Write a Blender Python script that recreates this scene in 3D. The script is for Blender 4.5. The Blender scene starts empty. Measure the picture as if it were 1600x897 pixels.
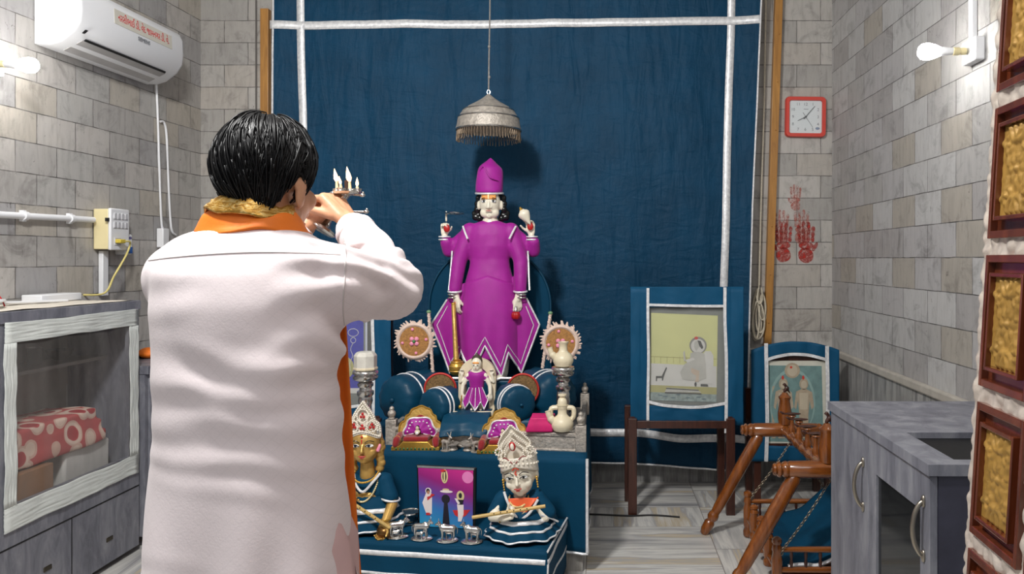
import bpy, bmesh, math, random
from mathutils import Vector, Matrix, Euler, noise
random.seed(11)
V = Vector; pi = math.pi
C = bpy.context.scene.collection
# ---- picture geometry of the place: pinhole at (0,0,1.4) looking along +Y, 1200 px focal length
F, CX, CY, ZC = 1200.0, 940.0, 404.0, 1.4
YB, XR, XL, TL = 4.83, 1.449, -2.516, 0.035
def P(px, py, Y): return V(((px-CX)/F*Y, Y, ZC-(py-CY)/F*Y))
def onz(px, py, z):
    Y = (ZC-z)*F/(py-CY); return V(((px-CX)/F*Y, Y, z))
def LW(px, py, off=0.0):
    Y = (XL-TL*YB)/((px-CX)/F-TL); p = P(px, py, Y); p.x += off; return p
def RW(px, py, off=0.0):
    Y = XR*F/(px-CX); p = P(px, py, Y); p.x -= off; return p
def xl(y): return XL-TL*(YB-y)

# ---------------------------------------------------------------- materials
def lin(c):
    r = []
    for x in c[:3]:
        x /= 255.0
        r.append(x/12.92 if x <= .04045 else ((x+.055)/1.055)**2.4)
    return (*r, 1.0)
class NT:
    def __init__(s, name):
        s.m = bpy.data.materials.new(name); s.m.use_nodes = True
        s.t = s.m.node_tree; s.n = s.t.nodes; s.l = s.t.links
        s.b = s.n['Principled BSDF']
    def new(s, t, **k):
        n = s.n.new(t)
        for a, b in k.items(): setattr(n, a, b)
        return n
    def link(s, a, b): s.l.new(a, b)
    def setin(s, n, **k):
        for a, b in k.items(): n.inputs[a.replace('_', ' ')].default_value = b
    def math(s, op, a, b=None, c=None):
        n = s.new('ShaderNodeMath', operation=op)
        for i, x in enumerate((a, b, c)):
            if x is None: continue
            if isinstance(x, (int, float)): n.inputs[i].default_value = x
            else: s.link(x, n.inputs[i])
        return n.outputs[0]
    def mix(s, f, a, b, mode='MIX'):
        n = s.new('ShaderNodeMix', data_type='RGBA', blend_type=mode)
        for i, x in ((0, f), (6, a), (7, b)):
            if isinstance(x, (int, float)): n.inputs[i].default_value = x
            elif isinstance(x, tuple): n.inputs[i].default_value = x
            else: s.link(x, n.inputs[i])
        return n.outputs[2]
    def ramp(s, f, stops, interp='LINEAR'):
        n = s.new('ShaderNodeValToRGB'); n.color_ramp.interpolation = interp
        e = n.color_ramp.elements
        while len(e) < len(stops): e.new(.5)
        for q, (p, c) in zip(e, stops): q.position = p; q.color = c
        s.link(f, n.inputs[0]); return n.outputs[0]
    def noise(s, vec, scale, detail=4, rough=.55, dist=0):
        n = s.new('ShaderNodeTexNoise')
        s.setin(n, Scale=scale, Detail=detail, Roughness=rough, Distortion=dist)
        if vec is not None: s.link(vec, n.inputs['Vector'])
        return n.outputs['Fac']
    def coord(s): return s.new('ShaderNodeTexCoord').outputs['Object']
    def map(s, vec, sc=(1, 1, 1), loc=(0, 0, 0), rot=(0, 0, 0)):
        n = s.new('ShaderNodeMapping'); s.setin(n, Scale=sc, Location=loc, Rotation=rot)
        s.link(vec, n.inputs['Vector']); return n.outputs[0]
    def bump(s, h, st, d=.01):
        n = s.new('ShaderNodeBump'); s.setin(n, Strength=st, Distance=d)
        s.link(h, n.inputs['Height']); s.link(n.outputs[0], s.b.inputs['Normal'])
def mat(name, c, rough=.5, metal=0., var=.08, scale=15, bump=0., bscale=None, coat=0., alpha=1., trans=0., emit=0., sheen=0., sc=(1, 1, 1), dist=.004, spec=None):
    s = NT(name); co = s.map(s.coord(), sc)
    a = lin(c); lo = tuple(x*(1-var) for x in a[:3])+(1,); hi = tuple(min(1, x*(1+var)) for x in a[:3])+(1,)
    nz = s.noise(co, scale)
    s.link(s.ramp(nz, [(.3, lo), (.7, hi)]), s.b.inputs['Base Color'])
    s.setin(s.b, Roughness=rough, Metallic=metal, Alpha=alpha)
    s.b.inputs['Coat Weight'].default_value = coat
    s.b.inputs['Transmission Weight'].default_value = trans
    s.b.inputs['Sheen Weight'].default_value = sheen
    if spec is not None: s.b.inputs['Specular IOR Level'].default_value = spec
    if emit:
        s.b.inputs['Emission Color'].default_value = a; s.b.inputs['Emission Strength'].default_value = emit
    if bump: s.bump(s.noise(co, bscale or scale*3), bump, dist)
    return s.m

def tile_mat(name, axis, off, stops, width, row=.1452, zoff=0., shade=1.):
    s = NT(name); co = s.coord(); sep = s.new('ShaderNodeSeparateXYZ'); s.link(co, sep.inputs[0])
    cb = s.new('ShaderNodeCombineXYZ')
    s.link(s.math('ADD', sep.outputs[axis], off), cb.inputs[0]); s.link(s.math('ADD', sep.outputs[2], zoff), cb.inputs[1])
    br = s.new('ShaderNodeTexBrick', offset=.5, offset_frequency=2)
    s.setin(br, Color1=(0, 0, 0, 1), Color2=(1, 1, 1, 1), Mortar=(.5, .5, .5, 1), Scale=1., Bias=0.)
    br.inputs['Mortar Size'].default_value = .0026; br.inputs['Mortar Smooth'].default_value = .35
    br.inputs['Brick Width'].default_value = width; br.inputs['Row Height'].default_value = row
    wob = s.new('ShaderNodeVectorMath', operation='SCALE'); wob.inputs['Scale'].default_value = .006
    nc = s.new('ShaderNodeTexNoise'); s.setin(nc, Scale=9.); s.link(cb.outputs[0], nc.inputs['Vector'])
    s.link(nc.outputs['Color'], wob.inputs[0])
    ad = s.new('ShaderNodeVectorMath', operation='ADD'); s.link(cb.outputs[0], ad.inputs[0]); s.link(wob.outputs[0], ad.inputs[1])
    s.link(ad.outputs[0], br.inputs['Vector'])
    base = s.ramp(br.outputs['Color'], [(p, lin([x*shade for x in c])) for p, c in stops], 'CONSTANT')
    st = s.noise(s.map(cb.outputs[0], (26, 5, 1)), 1.4, 5, .65, .6)
    base = s.mix(.75, base, s.ramp(st, [(.28, (.74, .73, .72, 1)), (.5, (1, 1, 1, 1)), (.75, (1.1, 1.1, 1.1, 1))]), 'MULTIPLY')
    bl = s.noise(cb.outputs[0], 6.5, 6, .7, .8)
    base = s.mix(.8, base, s.ramp(bl, [(.32, (.58, .57, .56, 1)), (.47, (1, 1, 1, 1)), (.7, (1.06, 1.05, 1.03, 1))]), 'MULTIPLY')
    sp = s.noise(s.map(cb.outputs[0], (1, .6, 1)), 46, 3, .6, 1.5)
    base = s.mix(s.ramp(sp, [(.24, (.75, .75, .75, 1)), (.33, (0, 0, 0, 1))]), base, lin((78, 74, 70)))
    mn = s.math('MULTIPLY', br.outputs['Fac'], s.ramp(s.noise(cb.outputs[0], 11, 3), [(.3, (.35, .35, .35, 1)), (.6, (.95, .95, .95, 1))]))
    base = s.mix(mn, base, lin((66, 63, 60)))
    s.link(base, s.b.inputs['Base Color'])
    s.setin(s.b, Roughness=.48)
    s.bump(s.math('SUBTRACT', s.math('MULTIPLY', st, .25), br.outputs['Fac']), .35, .004)
    return s.m

def streak_mat(name, axis, c0, c1, c2, sc, rough=.35):
    s = NT(name); co = s.coord()
    v = [3., 3., 3.]; v[axis] = .35
    n1 = s.noise(s.map(co, tuple(v)), sc, 6, .62, .5)
    n2 = s.noise(co, 5, 4)
    base = s.ramp(n1, [(.33, lin(c0)), (.5, lin(c1)), (.68, lin(c2))])
    base = s.mix(.5, base, s.ramp(n2, [(.3, (.75, .75, .74, 1)), (.7, (1.08, 1.08, 1.08, 1))]), 'MULTIPLY')
    s.link(base, s.b.inputs['Base Color']); s.setin(s.b, Roughness=rough); return s.m

def floor_mat():
    s = NT('marble_floor'); co = s.map(s.coord(), loc=(.07, .02, 0))
    def br(vec, w, h, seed):
        b = s.new('ShaderNodeTexBrick', offset=.0, offset_frequency=2)
        s.setin(b, Color1=(0, 0, 0, 1), Color2=(1, 1, 1, 1), Mortar=(.5, .5, .5, 1), Scale=1.)
        b.inputs['Mortar Size'].default_value = .0022; b.inputs['Brick Width'].default_value = w; b.inputs['Row Height'].default_value = h
        s.link(vec, b.inputs['Vector']); return b
    b = br(co, .62, .31, 0)
    sel = s.ramp(b.outputs['Color'], [(0, (0, 0, 0, 1)), (.5, (1, 1, 1, 1))], 'CONSTANT')
    offv = s.new('ShaderNodeVectorMath', operation='SCALE'); offv.inputs['Scale'].default_value = 37.
    s.link(b.outputs['Color'], offv.inputs[0])
    ad = s.new('ShaderNodeVectorMath', operation='ADD'); s.link(co, ad.inputs[0]); s.link(offv.outputs[0], ad.inputs[1])
    n1 = s.noise(s.map(ad.outputs[0], (.7, 9, 1)), 1., 6, .58, .5)
    n2 = s.noise(s.map(ad.outputs[0], (9, .7, 1)), 1., 6, .58, .5)
    st = [(.3, lin((132, 133, 137))), (.4, lin((188, 186, 184))), (.48, lin((222, 220, 214))), (.54, lin((178, 177, 178))), (.6, lin((202, 188, 164))), (.66, lin((220, 218, 212))), (.74, lin((160, 160, 163)))]
    base = s.mix(sel, s.ramp(n1, st), s.ramp(n2, st))
    base = s.mix(s.math('MULTIPLY', b.outputs['Fac'], .75), base, lin((112, 104, 96)))
    s.link(base, s.b.inputs['Base Color']); s.setin(s.b, Roughness=.22); return s.m

def wood_mat(name, c0, c1, axis, rough=.25, coat=.6, sc=9):
    s = NT(name); co = s.coord(); v = [5., 5., 5.]; v[axis] = .5
    n = s.noise(s.map(co, tuple(v)), sc, 5, .6, .8)
    s.link(s.ramp(n, [(.3, lin(c0)), (.65, lin(c1))]), s.b.inputs['Base Color'])
    s.setin(s.b, Roughness=rough); s.b.inputs['Coat Weight'].default_value = coat; s.b.inputs['Coat Roughness'].default_value = .15
    return s.m

def laminate(name):
    s = NT(name); co = s.coord()
    n = s.noise(s.map(co, (1.6, 1.6, .5)), 9, 7, .68, .6); n2 = s.noise(co, 2.4, 3)
    base = s.ramp(n, [(.3, lin((92, 93, 103))), (.5, lin((122, 123, 132))), (.72, lin((152, 153, 159)))])
    base = s.mix(.5, base, s.ramp(n2, [(.3, (.82, .82, .85, 1)), (.7, (1.06, 1.06, 1.05, 1))]), 'MULTIPLY')
    s.link(base, s.b.inputs['Base Color']); s.setin(s.b, Roughness=.42); return s.m

def cotton(name, c):
    s = NT(name); co = s.coord()
    sep = s.new('ShaderNodeSeparateXYZ'); s.link(co, sep.inputs[0])
    a = s.math('SINE', s.math('MULTIPLY', s.math('ADD', sep.outputs[0], sep.outputs[2]), 250.))
    b = s.math('SINE', s.math('MULTIPLY', s.math('SUBTRACT', sep.outputs[0], sep.outputs[2]), 250.))
    pat = s.math('GREATER_THAN', s.math('MAXIMUM', a, b), .955)
    l = lin(c); d = tuple(x*.965 for x in l[:3])+(1,)
    s.link(s.mix(pat, l, d), s.b.inputs['Base Color'])
    s.setin(s.b, Roughness=.75); s.b.inputs['Sheen Weight'].default_value = .15
    s.bump(s.noise(co, 240, 2), .12, .002); return s.m

MT = {}
def m_(k, *a, **kw):
    if k not in MT: MT[k] = mat(k, *a, **kw)
    return MT[k]
TEAL = mat('teal_cotton', (7, 60, 87), .7, var=.1, scale=5, bump=.18, bscale=60, spec=.12)
def curtain_mat():
    s = NT('teal_curtain_cloth'); co = s.coord()
    n0 = s.noise(co, 4, 3); s.link(s.ramp(n0, [(.3, lin((6, 53, 80))), (.7, lin((9, 62, 92)))]), s.b.inputs['Base Color']); s.setin(s.b, Roughness=.62)
    s.b.inputs['Specular IOR Level'].default_value = .2
    a = s.noise(s.map(co, (9, 1, 1.6), rot=(0, .12, 0)), 1.3, 5, .55, .5); c = s.noise(s.map(co, (3, 1, 7), rot=(0, .5, 0)), 2.2, 4, .5, 1.)
    s.bump(s.math('ADD', a, s.math('MULTIPLY', c, .45)), .42, .05); return s.m
TEALC = curtain_mat()
TEALP = mat('teal_picture_cloth', (12, 74, 108), .6, var=.1, scale=5, bump=.18, bscale=60, spec=.2)
TEAL2 = mat('teal_satin', (6, 62, 88), .45, var=.12, scale=6, bump=.2, bscale=40, spec=.28)
SILVER = mat('silver', (210, 208, 204), .2, .97, var=.12, scale=30, bump=.25, bscale=70)
OLDSILVER = mat('embossed_silver', (182, 174, 164), .48, .45, var=.28, scale=45, bump=.8, bscale=85, dist=.006)
FOIL = mat('silver_foil_ribbon', (240, 242, 246), .38, .25, var=.22, scale=55, bump=.7, bscale=60, dist=.004)
GOLD = mat('gold', (216, 172, 80), .33, .8, var=.12, scale=25, bump=.15)
GOLDP = mat('gold_paint', (196, 158, 84), .42, .55, var=.2, scale=38, bump=.4, bscale=90)
BRASS = mat('brass_face', (204, 164, 92), .34, .55, var=.15, scale=14)
PURPLE = mat('magenta_purple_cloth', (158, 16, 142), .6, var=.08, scale=14, bump=.12, bscale=140, sheen=.1)
PURPLED = mat('dark_purple_cloth', (120, 12, 106), .6, var=.1, scale=14)
MARBLE = mat('white_marble', (236, 228, 208), .32, var=.05, scale=9, coat=.3)
WHITEP = mat('white_plastic', (236, 237, 240), .35, var=.02, scale=4)
CREAMP = mat('cream_plastic', (232, 218, 170), .4, var=.05, scale=8)
CREAM = mat('cream_ceramic', (226, 214, 184), .38, var=.05, scale=12, coat=.2)
BLACK = mat('black_gloss', (12, 12, 13), .22, var=.2)
BLACKM = mat('black_matt', (16, 16, 18), .6, var=.2)
DWOOD = wood_mat('dark_wood', (44, 22, 16), (74, 38, 27), 2, .38, .3)
OWOOD = wood_mat('polished_teak', (98, 50, 16), (146, 83, 32), 0, .2, .7)
OWOODZ = wood_mat('polished_teak_upright', (96, 48, 15), (142, 80, 31), 2, .2, .7)
RWOOD = wood_mat('red_mahogany', (76, 34, 18), (114, 55, 32), 2, .22, .7)
PWOOD = wood_mat('yellow_ply_wood', (150, 102, 44), (182, 130, 62), 2, .5, .1)
RED = mat('red_paint', (178, 22, 24), .35, var=.12, coat=.3)
REDV = mat('red_velvet', (142, 14, 22), .8, var=.12, scale=30, sheen=.4)
ORANGE = mat('orange_cloth', (238, 122, 26), .6, var=.1, scale=12, bump=.15, bscale=90)
PINK = mat('pink_cloth', (206, 30, 108), .62, var=.12, scale=20)
SKIN = mat('skin', (200, 148, 114), .5, var=.1, scale=12, bump=.12, bscale=120)
HAIR = mat('black_hair', (7, 7, 9), .42, var=.3, scale=40, spec=.3)
PINKP = mat('pink_bead', (240, 150, 178), .45, var=.1)
STRAW = mat('straw', (168, 120, 66), .8, var=.35, scale=90, bump=.6, bscale=120)
LAM = laminate('grey_laminate')
PEARL = mat('pearl', (232, 224, 208), .3, var=.06, scale=40, coat=.5)
ORNP = mat('orange_satin', (232, 98, 52), .5, var=.1)
GLASS = mat('clear_glass', (235, 240, 240), .06, trans=1., var=.01)
PANE = mat('picture_glass', (200, 205, 205), .08, var=.01, alpha=.07)
SKINP = mat('painted_skin', (214, 178, 146), .6, var=.05)

# ---------------------------------------------------------------- mesh builder (world coordinates)
class MB:
    def __init__(s): s.v = []; s.f = []
    def add(s, vs, fs, M=None):
        o = len(s.v)
        s.v += [tuple(M @ V(x)) if M else tuple(x) for x in vs]
        s.f += [tuple(i+o for i in q) for q in fs]; return s
    def box(s, c, d, rz=0, M=None):
        x, y, z = d[0]/2, d[1]/2, d[2]/2
        T = Matrix.Translation(V(c)) @ Matrix.Rotation(rz, 4, 'Z')
        if M: T = Matrix.Translation(V(c)) @ M
        return s.add([(-x, -y, -z), (x, -y, -z), (x, y, -z), (-x, y, -z), (-x, -y, z), (x, -y, z), (x, y, z), (-x, y, z)],
                     [(0, 3, 2, 1), (4, 5, 6, 7), (0, 1, 5, 4), (1, 2, 6, 5), (2, 3, 7, 6), (3, 0, 4, 7)], T)
    def box2(s, a, b): return s.box([(p+q)/2 for p, q in zip(a, b)], [abs(q-p) for p, q in zip(a, b)])
    def lathe(s, prof, c, n=24, M=None, sx=1, sy=1, closed=True):
        vs = []; fs = []; k = len(prof)
        for i in range(n):
            a = 2*pi*i/n
            for r, z in prof: vs.append((r*math.cos(a)*sx, r*math.sin(a)*sy, z))
        for i in range(n):
            j = (i+1) % n
            for q in range(k-1): fs.append((i*k+q, j*k+q, j*k+q+1, i*k+q+1))
        if closed:
            fs.append(tuple(i*k for i in range(n))[::-1]); fs.append(tuple(i*k+k-1 for i in range(n)))
        T = Matrix.Translation(V(c))
        if M: T = T @ M
        return s.add(vs, fs, T)
    def tube(s, pts, r, n=8, closed=False):
        pts = [V(p) for p in pts]; k = len(pts)
        rr = r if isinstance(r, (list, tuple)) else [r]*k
        vs = []; fs = []; prev = None
        for i in range(k):
            if closed: t = pts[(i+1) % k]-pts[i-1]
            else: t = pts[min(i+1, k-1)]-pts[max(i-1, 0)]
            if t.length < 1e-9: t = V((0, 0, 1))
            t.normalize()
            if prev is None:
                u = t.cross(V((0, 0, 1)))
                if u.length < .1: u = t.cross(V((0, 1, 0)))
            else: u = prev-t*prev.dot(t)
            u.normalize(); prev = u; w = t.cross(u)
            for j in range(n):
                a = 2*pi*j/n; vs.append(pts[i]+(u*math.cos(a)+w*math.sin(a))*rr[i])
        for i in range(k if closed else k-1):
            i2 = (i+1) % k
            for j in range(n):
                j2 = (j+1) % n; fs.append((i*n+j, i*n+j2, i2*n+j2, i2*n+j))
        if not closed:
            fs.append(tuple(range(n))[::-1]); fs.append(tuple((k-1)*n+j for j in range(n)))
        return s.add(vs, fs)
    def ell(s, c, r, nu=16, nv=10, M=None):
        if not isinstance(r, (tuple, list)): r = (r, r, r)
        vs = [(0, 0, -r[2])]; fs = []
        for j in range(1, nv):
            b = -pi/2+pi*j/nv
            for i in range(nu):
                a = 2*pi*i/nu; vs.append((r[0]*math.cos(a)*math.cos(b), r[1]*math.sin(a)*math.cos(b), r[2]*math.sin(b)))
        vs.append((0, 0, r[2])); top = len(vs)-1
        for i in range(nu):
            j = (i+1) % nu
            fs.append((0, 1+j, 1+i)); fs.append((top, 1+(nv-2)*nu+i, 1+(nv-2)*nu+j))
            for q in range(nv-2): fs.append((1+q*nu+i, 1+q*nu+j, 1+(q+1)*nu+j, 1+(q+1)*nu+i))
        T = Matrix.Translation(V(c))
        if M: T = T @ M
        return s.add(vs, fs, T)
    def cap(s, p0, r0, p1, r1, n=14):
        p0, p1 = V(p0), V(p1); t = p1-p0; L = t.length
        if L < 1e-6: return s.ell(p0, max(r0, r1), n, 8)
        t.normalize(); pts = []; rr = []
        for b in (-85, -60, -30): pts.append(p0+t*r0*math.sin(math.radians(b))); rr.append(r0*math.cos(math.radians(b)))
        pts += [p0, p1]; rr += [r0, r1]
        for b in (30, 60, 85): pts.append(p1+t*r1*math.sin(math.radians(b))); rr.append(r1*math.cos(math.radians(b)))
        return s.tube(pts, rr, n)
    def prism(s, poly, fn, w0, w1):
        n = len(poly)
        vs = [fn(u, v, w0) for u, v in poly]+[fn(u, v, w1) for u, v in poly]
        fs = [tuple(range(n)), tuple(range(2*n-1, n-1, -1))]+[(i, (i+1) % n, n+(i+1) % n, n+i) for i in range(n)]
        return s.add(vs, fs)
    def sheet(s, fn, nu, nv, closed=False):
        vs = [fn(i/nu, j/nv) for i in range(nu+(0 if closed else 1)) for j in range(nv+1)]
        k = nv+1; N = nu if closed else nu+1
        fs = [(i*k+j, ((i+1) % N)*k+j, ((i+1) % N)*k+j+1, i*k+j+1) for i in range(nu) for j in range(nv)]
        return s.add(vs, fs)
    def rings(s, rs):
        """loft closed rings of equal length, capped"""
        n = len(rs[0]); vs = [p for r in rs for p in r]; fs = []
        for i in range(len(rs)-1):
            for j in range(n): fs.append((i*n+j, i*n+(j+1) % n, (i+1)*n+(j+1) % n, (i+1)*n+j))
        fs.append(tuple(range(n))[::-1]); fs.append(tuple((len(rs)-1)*n+j for j in range(n)))
        return s.add(vs, fs)
    def ribbon(s, pts, w, t=.002, nrm=(0, -1, 0)):
        """flat tape along pts: width w, lying across nrm"""
        pts = [V(p) for p in pts]; nv = V(nrm).normalized(); vs = []; fs = []; k = len(pts)
        for i in range(k):
            d = (pts[min(i+1, k-1)]-pts[max(i-1, 0)]).normalized(); sd = d.cross(nv).normalized()*w/2
            for q in (pts[i]-sd, pts[i]+sd): vs += [q, q+nv*t]
        for i in range(k-1):
            a, b = i*4, i*4+4
            fs += [(a, b, b+2, a+2), (a+1, a+3, b+3, b+1), (a, a+1, b+1, b), (a+2, b+2, b+3, a+3)]
        fs += [(0, 2, 3, 1), (4*k-4, 4*k-3, 4*k-1, 4*k-2)]
        return s.add(vs, fs)
    def remesh(s, voxel, it=4, fac=.5):
        me = bpy.data.meshes.new('tmp'); me.from_pydata(s.v, [], s.f)
        bm = bmesh.new(); bm.from_mesh(me); bmesh.ops.recalc_face_normals(bm, faces=bm.faces); bm.to_mesh(me); bm.free()
        o = bpy.data.objects.new('tmp', me); C.objects.link(o)
        r = o.modifiers.new('r', 'REMESH'); r.mode = 'VOXEL'; r.voxel_size = voxel; r.adaptivity = 0
        if it:
            q = o.modifiers.new('s', 'SMOOTH'); q.factor = fac; q.iterations = it
        dg = bpy.context.evaluated_depsgraph_get(); dg.update()
        e = bpy.data.meshes.new_from_object(o.evaluated_get(dg))
        s.v = [tuple(x.co) for x in e.vertices]; s.f = [tuple(p.vertices) for p in e.polygons]
        bpy.data.objects.remove(o); bpy.data.meshes.remove(me); bpy.data.meshes.remove(e); return s
    def build(s, name, mt, parent=None, smooth=True, bevel=0, solid=0, sub=0, ang=45, origin=None, doff=0.):
        root = parent
        while root is not None and root.parent: root = root.parent
        if root is not None: org = root.location.copy()
        elif origin is not None: org = V(origin)
        else:
            xs = list(zip(*s.v)); org = V(((min(xs[0])+max(xs[0]))/2, (min(xs[1])+max(xs[1]))/2, min(xs[2])))
        me = bpy.data.meshes.new(name)
        me.from_pydata([(x-org.x, y-org.y, z-org.z) for x, y, z in s.v], [], s.f)
        bm = bmesh.new(); bm.from_mesh(me); bmesh.ops.recalc_face_normals(bm, faces=bm.faces); bm.to_mesh(me); bm.free()
        me.materials.append(mt)
        if smooth:
            me.polygons.foreach_set('use_smooth', [True]*len(me.polygons))
            me.set_sharp_from_angle(angle=math.radians(ang))
        o = bpy.data.objects.new(name, me); C.objects.link(o)
        if parent is not None: o.parent = parent
        else: o.location = org
        if bevel:
            b = o.modifiers.new('bevel', 'BEVEL'); b.width = bevel; b.segments = 2; b.limit_method = 'ANGLE'
        if solid:
            q = o.modifiers.new('solid', 'SOLIDIFY'); q.thickness = solid; q.offset = doff
        if sub:
            q = o.modifiers.new('sub', 'SUBSURF'); q.levels = sub; q.render_levels = sub
        return o

def tag(o, label, cat, group=None, kind=None):
    o['label'] = label; o['category'] = cat
    if group: o['group'] = group
    if kind: o['kind'] = kind
    return o
def thing(name, label, cat, loc, group=None):
    o = bpy.data.objects.new(name, None); C.objects.link(o); o.empty_display_size = .05
    o.location = loc; return tag(o, label, cat, group)
def struct(mb, name, mt, **k):
    o = mb.build(name, mt, origin=(0, 0, 0), **k); o['kind'] = 'structure'; return o
def dup(root, loc, rz=0, label=None, scale=1.):
    r = root.copy(); C.objects.link(r); r.location = loc; r.rotation_euler = (0, 0, rz); r.scale = (scale,)*3
    if label: r['label'] = label
    for ch in list(root.children):
        c = ch.copy(); C.objects.link(c); c.parent = r
        for g in list(ch.children):
            d = g.copy(); C.objects.link(d); d.parent = c
    return r
def plab(o, label): o['label'] = label; return o
def text_mesh(txt, size, M, name, mt, parent, ext=.0004, sx=1.):
    cu = bpy.data.curves.new('t', 'FONT'); cu.body = txt; cu.size = size; cu.align_x = 'CENTER'; cu.align_y = 'CENTER'; cu.extrude = ext
    o = bpy.data.objects.new('t', cu); C.objects.link(o)
    dg = bpy.context.evaluated_depsgraph_get(); dg.update()
    me = bpy.data.meshes.new_from_object(o.evaluated_get(dg))
    b = MB(); b.add([tuple(V((v.co.x*sx, v.co.y, v.co.z))) for v in me.vertices], [tuple(p.vertices) for p in me.polygons], M)
    bpy.data.objects.remove(o); bpy.data.meshes.remove(me)
    return b.build(name, mt, parent, smooth=False)
def lerp(a, b, t): return a+(b-a)*t
def pl(x, pts):
    if x <= pts[0][0]: return pts[0][1]
    for (a, b), (c, d) in zip(pts, pts[1:]):
        if x <= c: return b+(d-b)*(x-a)/(c-a) if c > a else d
    return pts[-1][1]
def arc(c, r, a0, a1, n=16, rz=None):
    rz = rz or r
    return [(c[0]+r*math.cos(math.radians(lerp(a0, a1, i/n))), c[1]+rz*math.sin(math.radians(lerp(a0, a1, i/n)))) for i in range(n+1)]
def smoothpath(pts, n=6):
    pts = [V(p) for p in pts]; out = []
    for i in range(len(pts)-1):
        a, b, c, d = pts[max(i-1, 0)], pts[i], pts[i+1], pts[min(i+2, len(pts)-1)]
        for k in range(n):
            t = k/n
            out.append(.5*((2*b)+(c-a)*t+(2*a-5*b+4*c-d)*t*t+(3*b-a-3*c+d)*t**3))
    return out+[pts[-1]]
def hand(mb, W, d, n, side=1, curl=(50, 60, 40), s=1., thumb=(.55, .6, .45), spread=1.):
    """palm, four unequal bent fingers and a thumb; d along the palm, n out of the palm"""
    W = V(W); d = V(d).normalized(); n = V(n); n = (n-d*n.dot(d)).normalized(); l = d.cross(n)*side
    for i, (of, ln) in enumerate(((.032, .07), (.011, .079), (-.011, .073), (-.031, .057))):
        k = W+d*(.086-.004*abs(i-1.2))*s+l*of*s*spread
        mb.cap(W+l*of*.55*s+d*.012*s, .0165*s, k, .0125*s, 10)
        a = 0; p = k
        for q, fr in enumerate((.45, .31, .24)):
            a += math.radians(curl[q])
            e = p+(d*math.cos(a)+n*math.sin(a))*ln*fr*s
            mb.cap(p, (.0102-.001*q)*s, e, (.0094-.001*q)*s, 10); p = e
    mb.cap(W+d*.02*s, .02*s, W+d*.045*s+l*.02*s+n*.006*s, .018*s, 10)
    p = W+d*.028*s+l*.026*s+n*.008*s
    t = (d*thumb[0]+l*thumb[1]+n*thumb[2]).normalized(); e = p+t*.046*s
    mb.cap(p, .0135*s, e, .0105*s, 10)
    t2 = (t+d*.25+n*.35-l*.35).normalized(); mb.cap(e, .0105*s, e+t2*.033*s, .0085*s, 10)
# ================================================================ setting
ST_B = [(0, (166, 162, 157)), (.2, (176, 172, 167)), (.4, (160, 157, 153)), (.6, (182, 178, 173)), (.8, (172, 166, 159))]
ST_L = [(0, (176, 174, 171)), (.2, (162, 160, 160)), (.4, (184, 180, 176)), (.6, (170, 167, 164)), (.8, (178, 172, 163)), (.93, (152, 150, 150))]
ST_R = [(0, (170, 168, 166)), (.18, (182, 181, 180)), (.36, (168, 162, 153)), (.5, (176, 174, 174)), (.68, (165, 162, 161)), (.85, (186, 185, 184))]
zo = .02
WB = tile_mat('marble_tile_back', 0, .12, ST_B, .3, .1395, .03)
WLM = tile_mat('marble_tile_side', 1, .06, ST_L, .245, .1395, .03)
WRM = tile_mat('marble_tile_right', 1, .02, ST_R, .275, .1452, .045)
b = MB(); b.box2((-2.75, YB, 0), (1.6, YB+.15, 3.3)); struct(b, 'wall_back', WB, smooth=False)
b = MB(); b.prism([(xl(.6), .6), (xl(.6)-.15, .6), (XL-.15, YB+.15), (XL, YB+.15)], lambda u, v, w: (u, v, w), 0, 3.3)
struct(b, 'wall_left', WLM, smooth=False)
b = MB(); b.box2((XR, 1.55, 0), (XR+.15, YB+.15, 3.3)); struct(b, 'wall_right', WRM, smooth=False)
b = MB(); b.box2((-3.6, -1.5, -.1), (2.6, YB+.15, 0)); struct(b, 'floor', floor_mat(), smooth=False)
b = MB(); b.box2((-2.85, .6, 3.3), (1.7, YB+.15, 3.4)); struct(b, 'ceiling', mat('white_plaster', (226, 224, 220), .8, var=.03), smooth=False)
DADO = streak_mat('streaked_marble', 2, (112, 111, 111), (150, 149, 147), (182, 181, 178), 11)
b = MB(); b.box2((XL-.02, YB-.012, 0), (XR, YB, .8)); struct(b, 'baseboard_back', DADO, smooth=False)
b = MB(); b.box2((XR-.012, 1.6, 0), (XR, YB-.012, .8)); struct(b, 'baseboard_right', DADO, smooth=False)
b = MB(); b.prism([(xl(.65), .65), (xl(.65)+.012, .65), (XL+.012, YB-.012), (XL, YB-.012)], lambda u, v, w: (u, v, w), 0, .8)
struct(b, 'baseboard_left', DADO, smooth=False)
LEDGE = mat('ledge_marble', (178, 172, 162), .4, var=.1, scale=18)
b = MB(); b.box2((XR-.03, 1.6, .8), (XR, YB, .842)); struct(b, 'trim_1', LEDGE, smooth=False, bevel=.008)
b = MB(); b.box2((XL, YB-.03, .8), (XR-.03, YB, .842)); struct(b, 'trim_2', LEDGE, smooth=False, bevel=.008)
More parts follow.
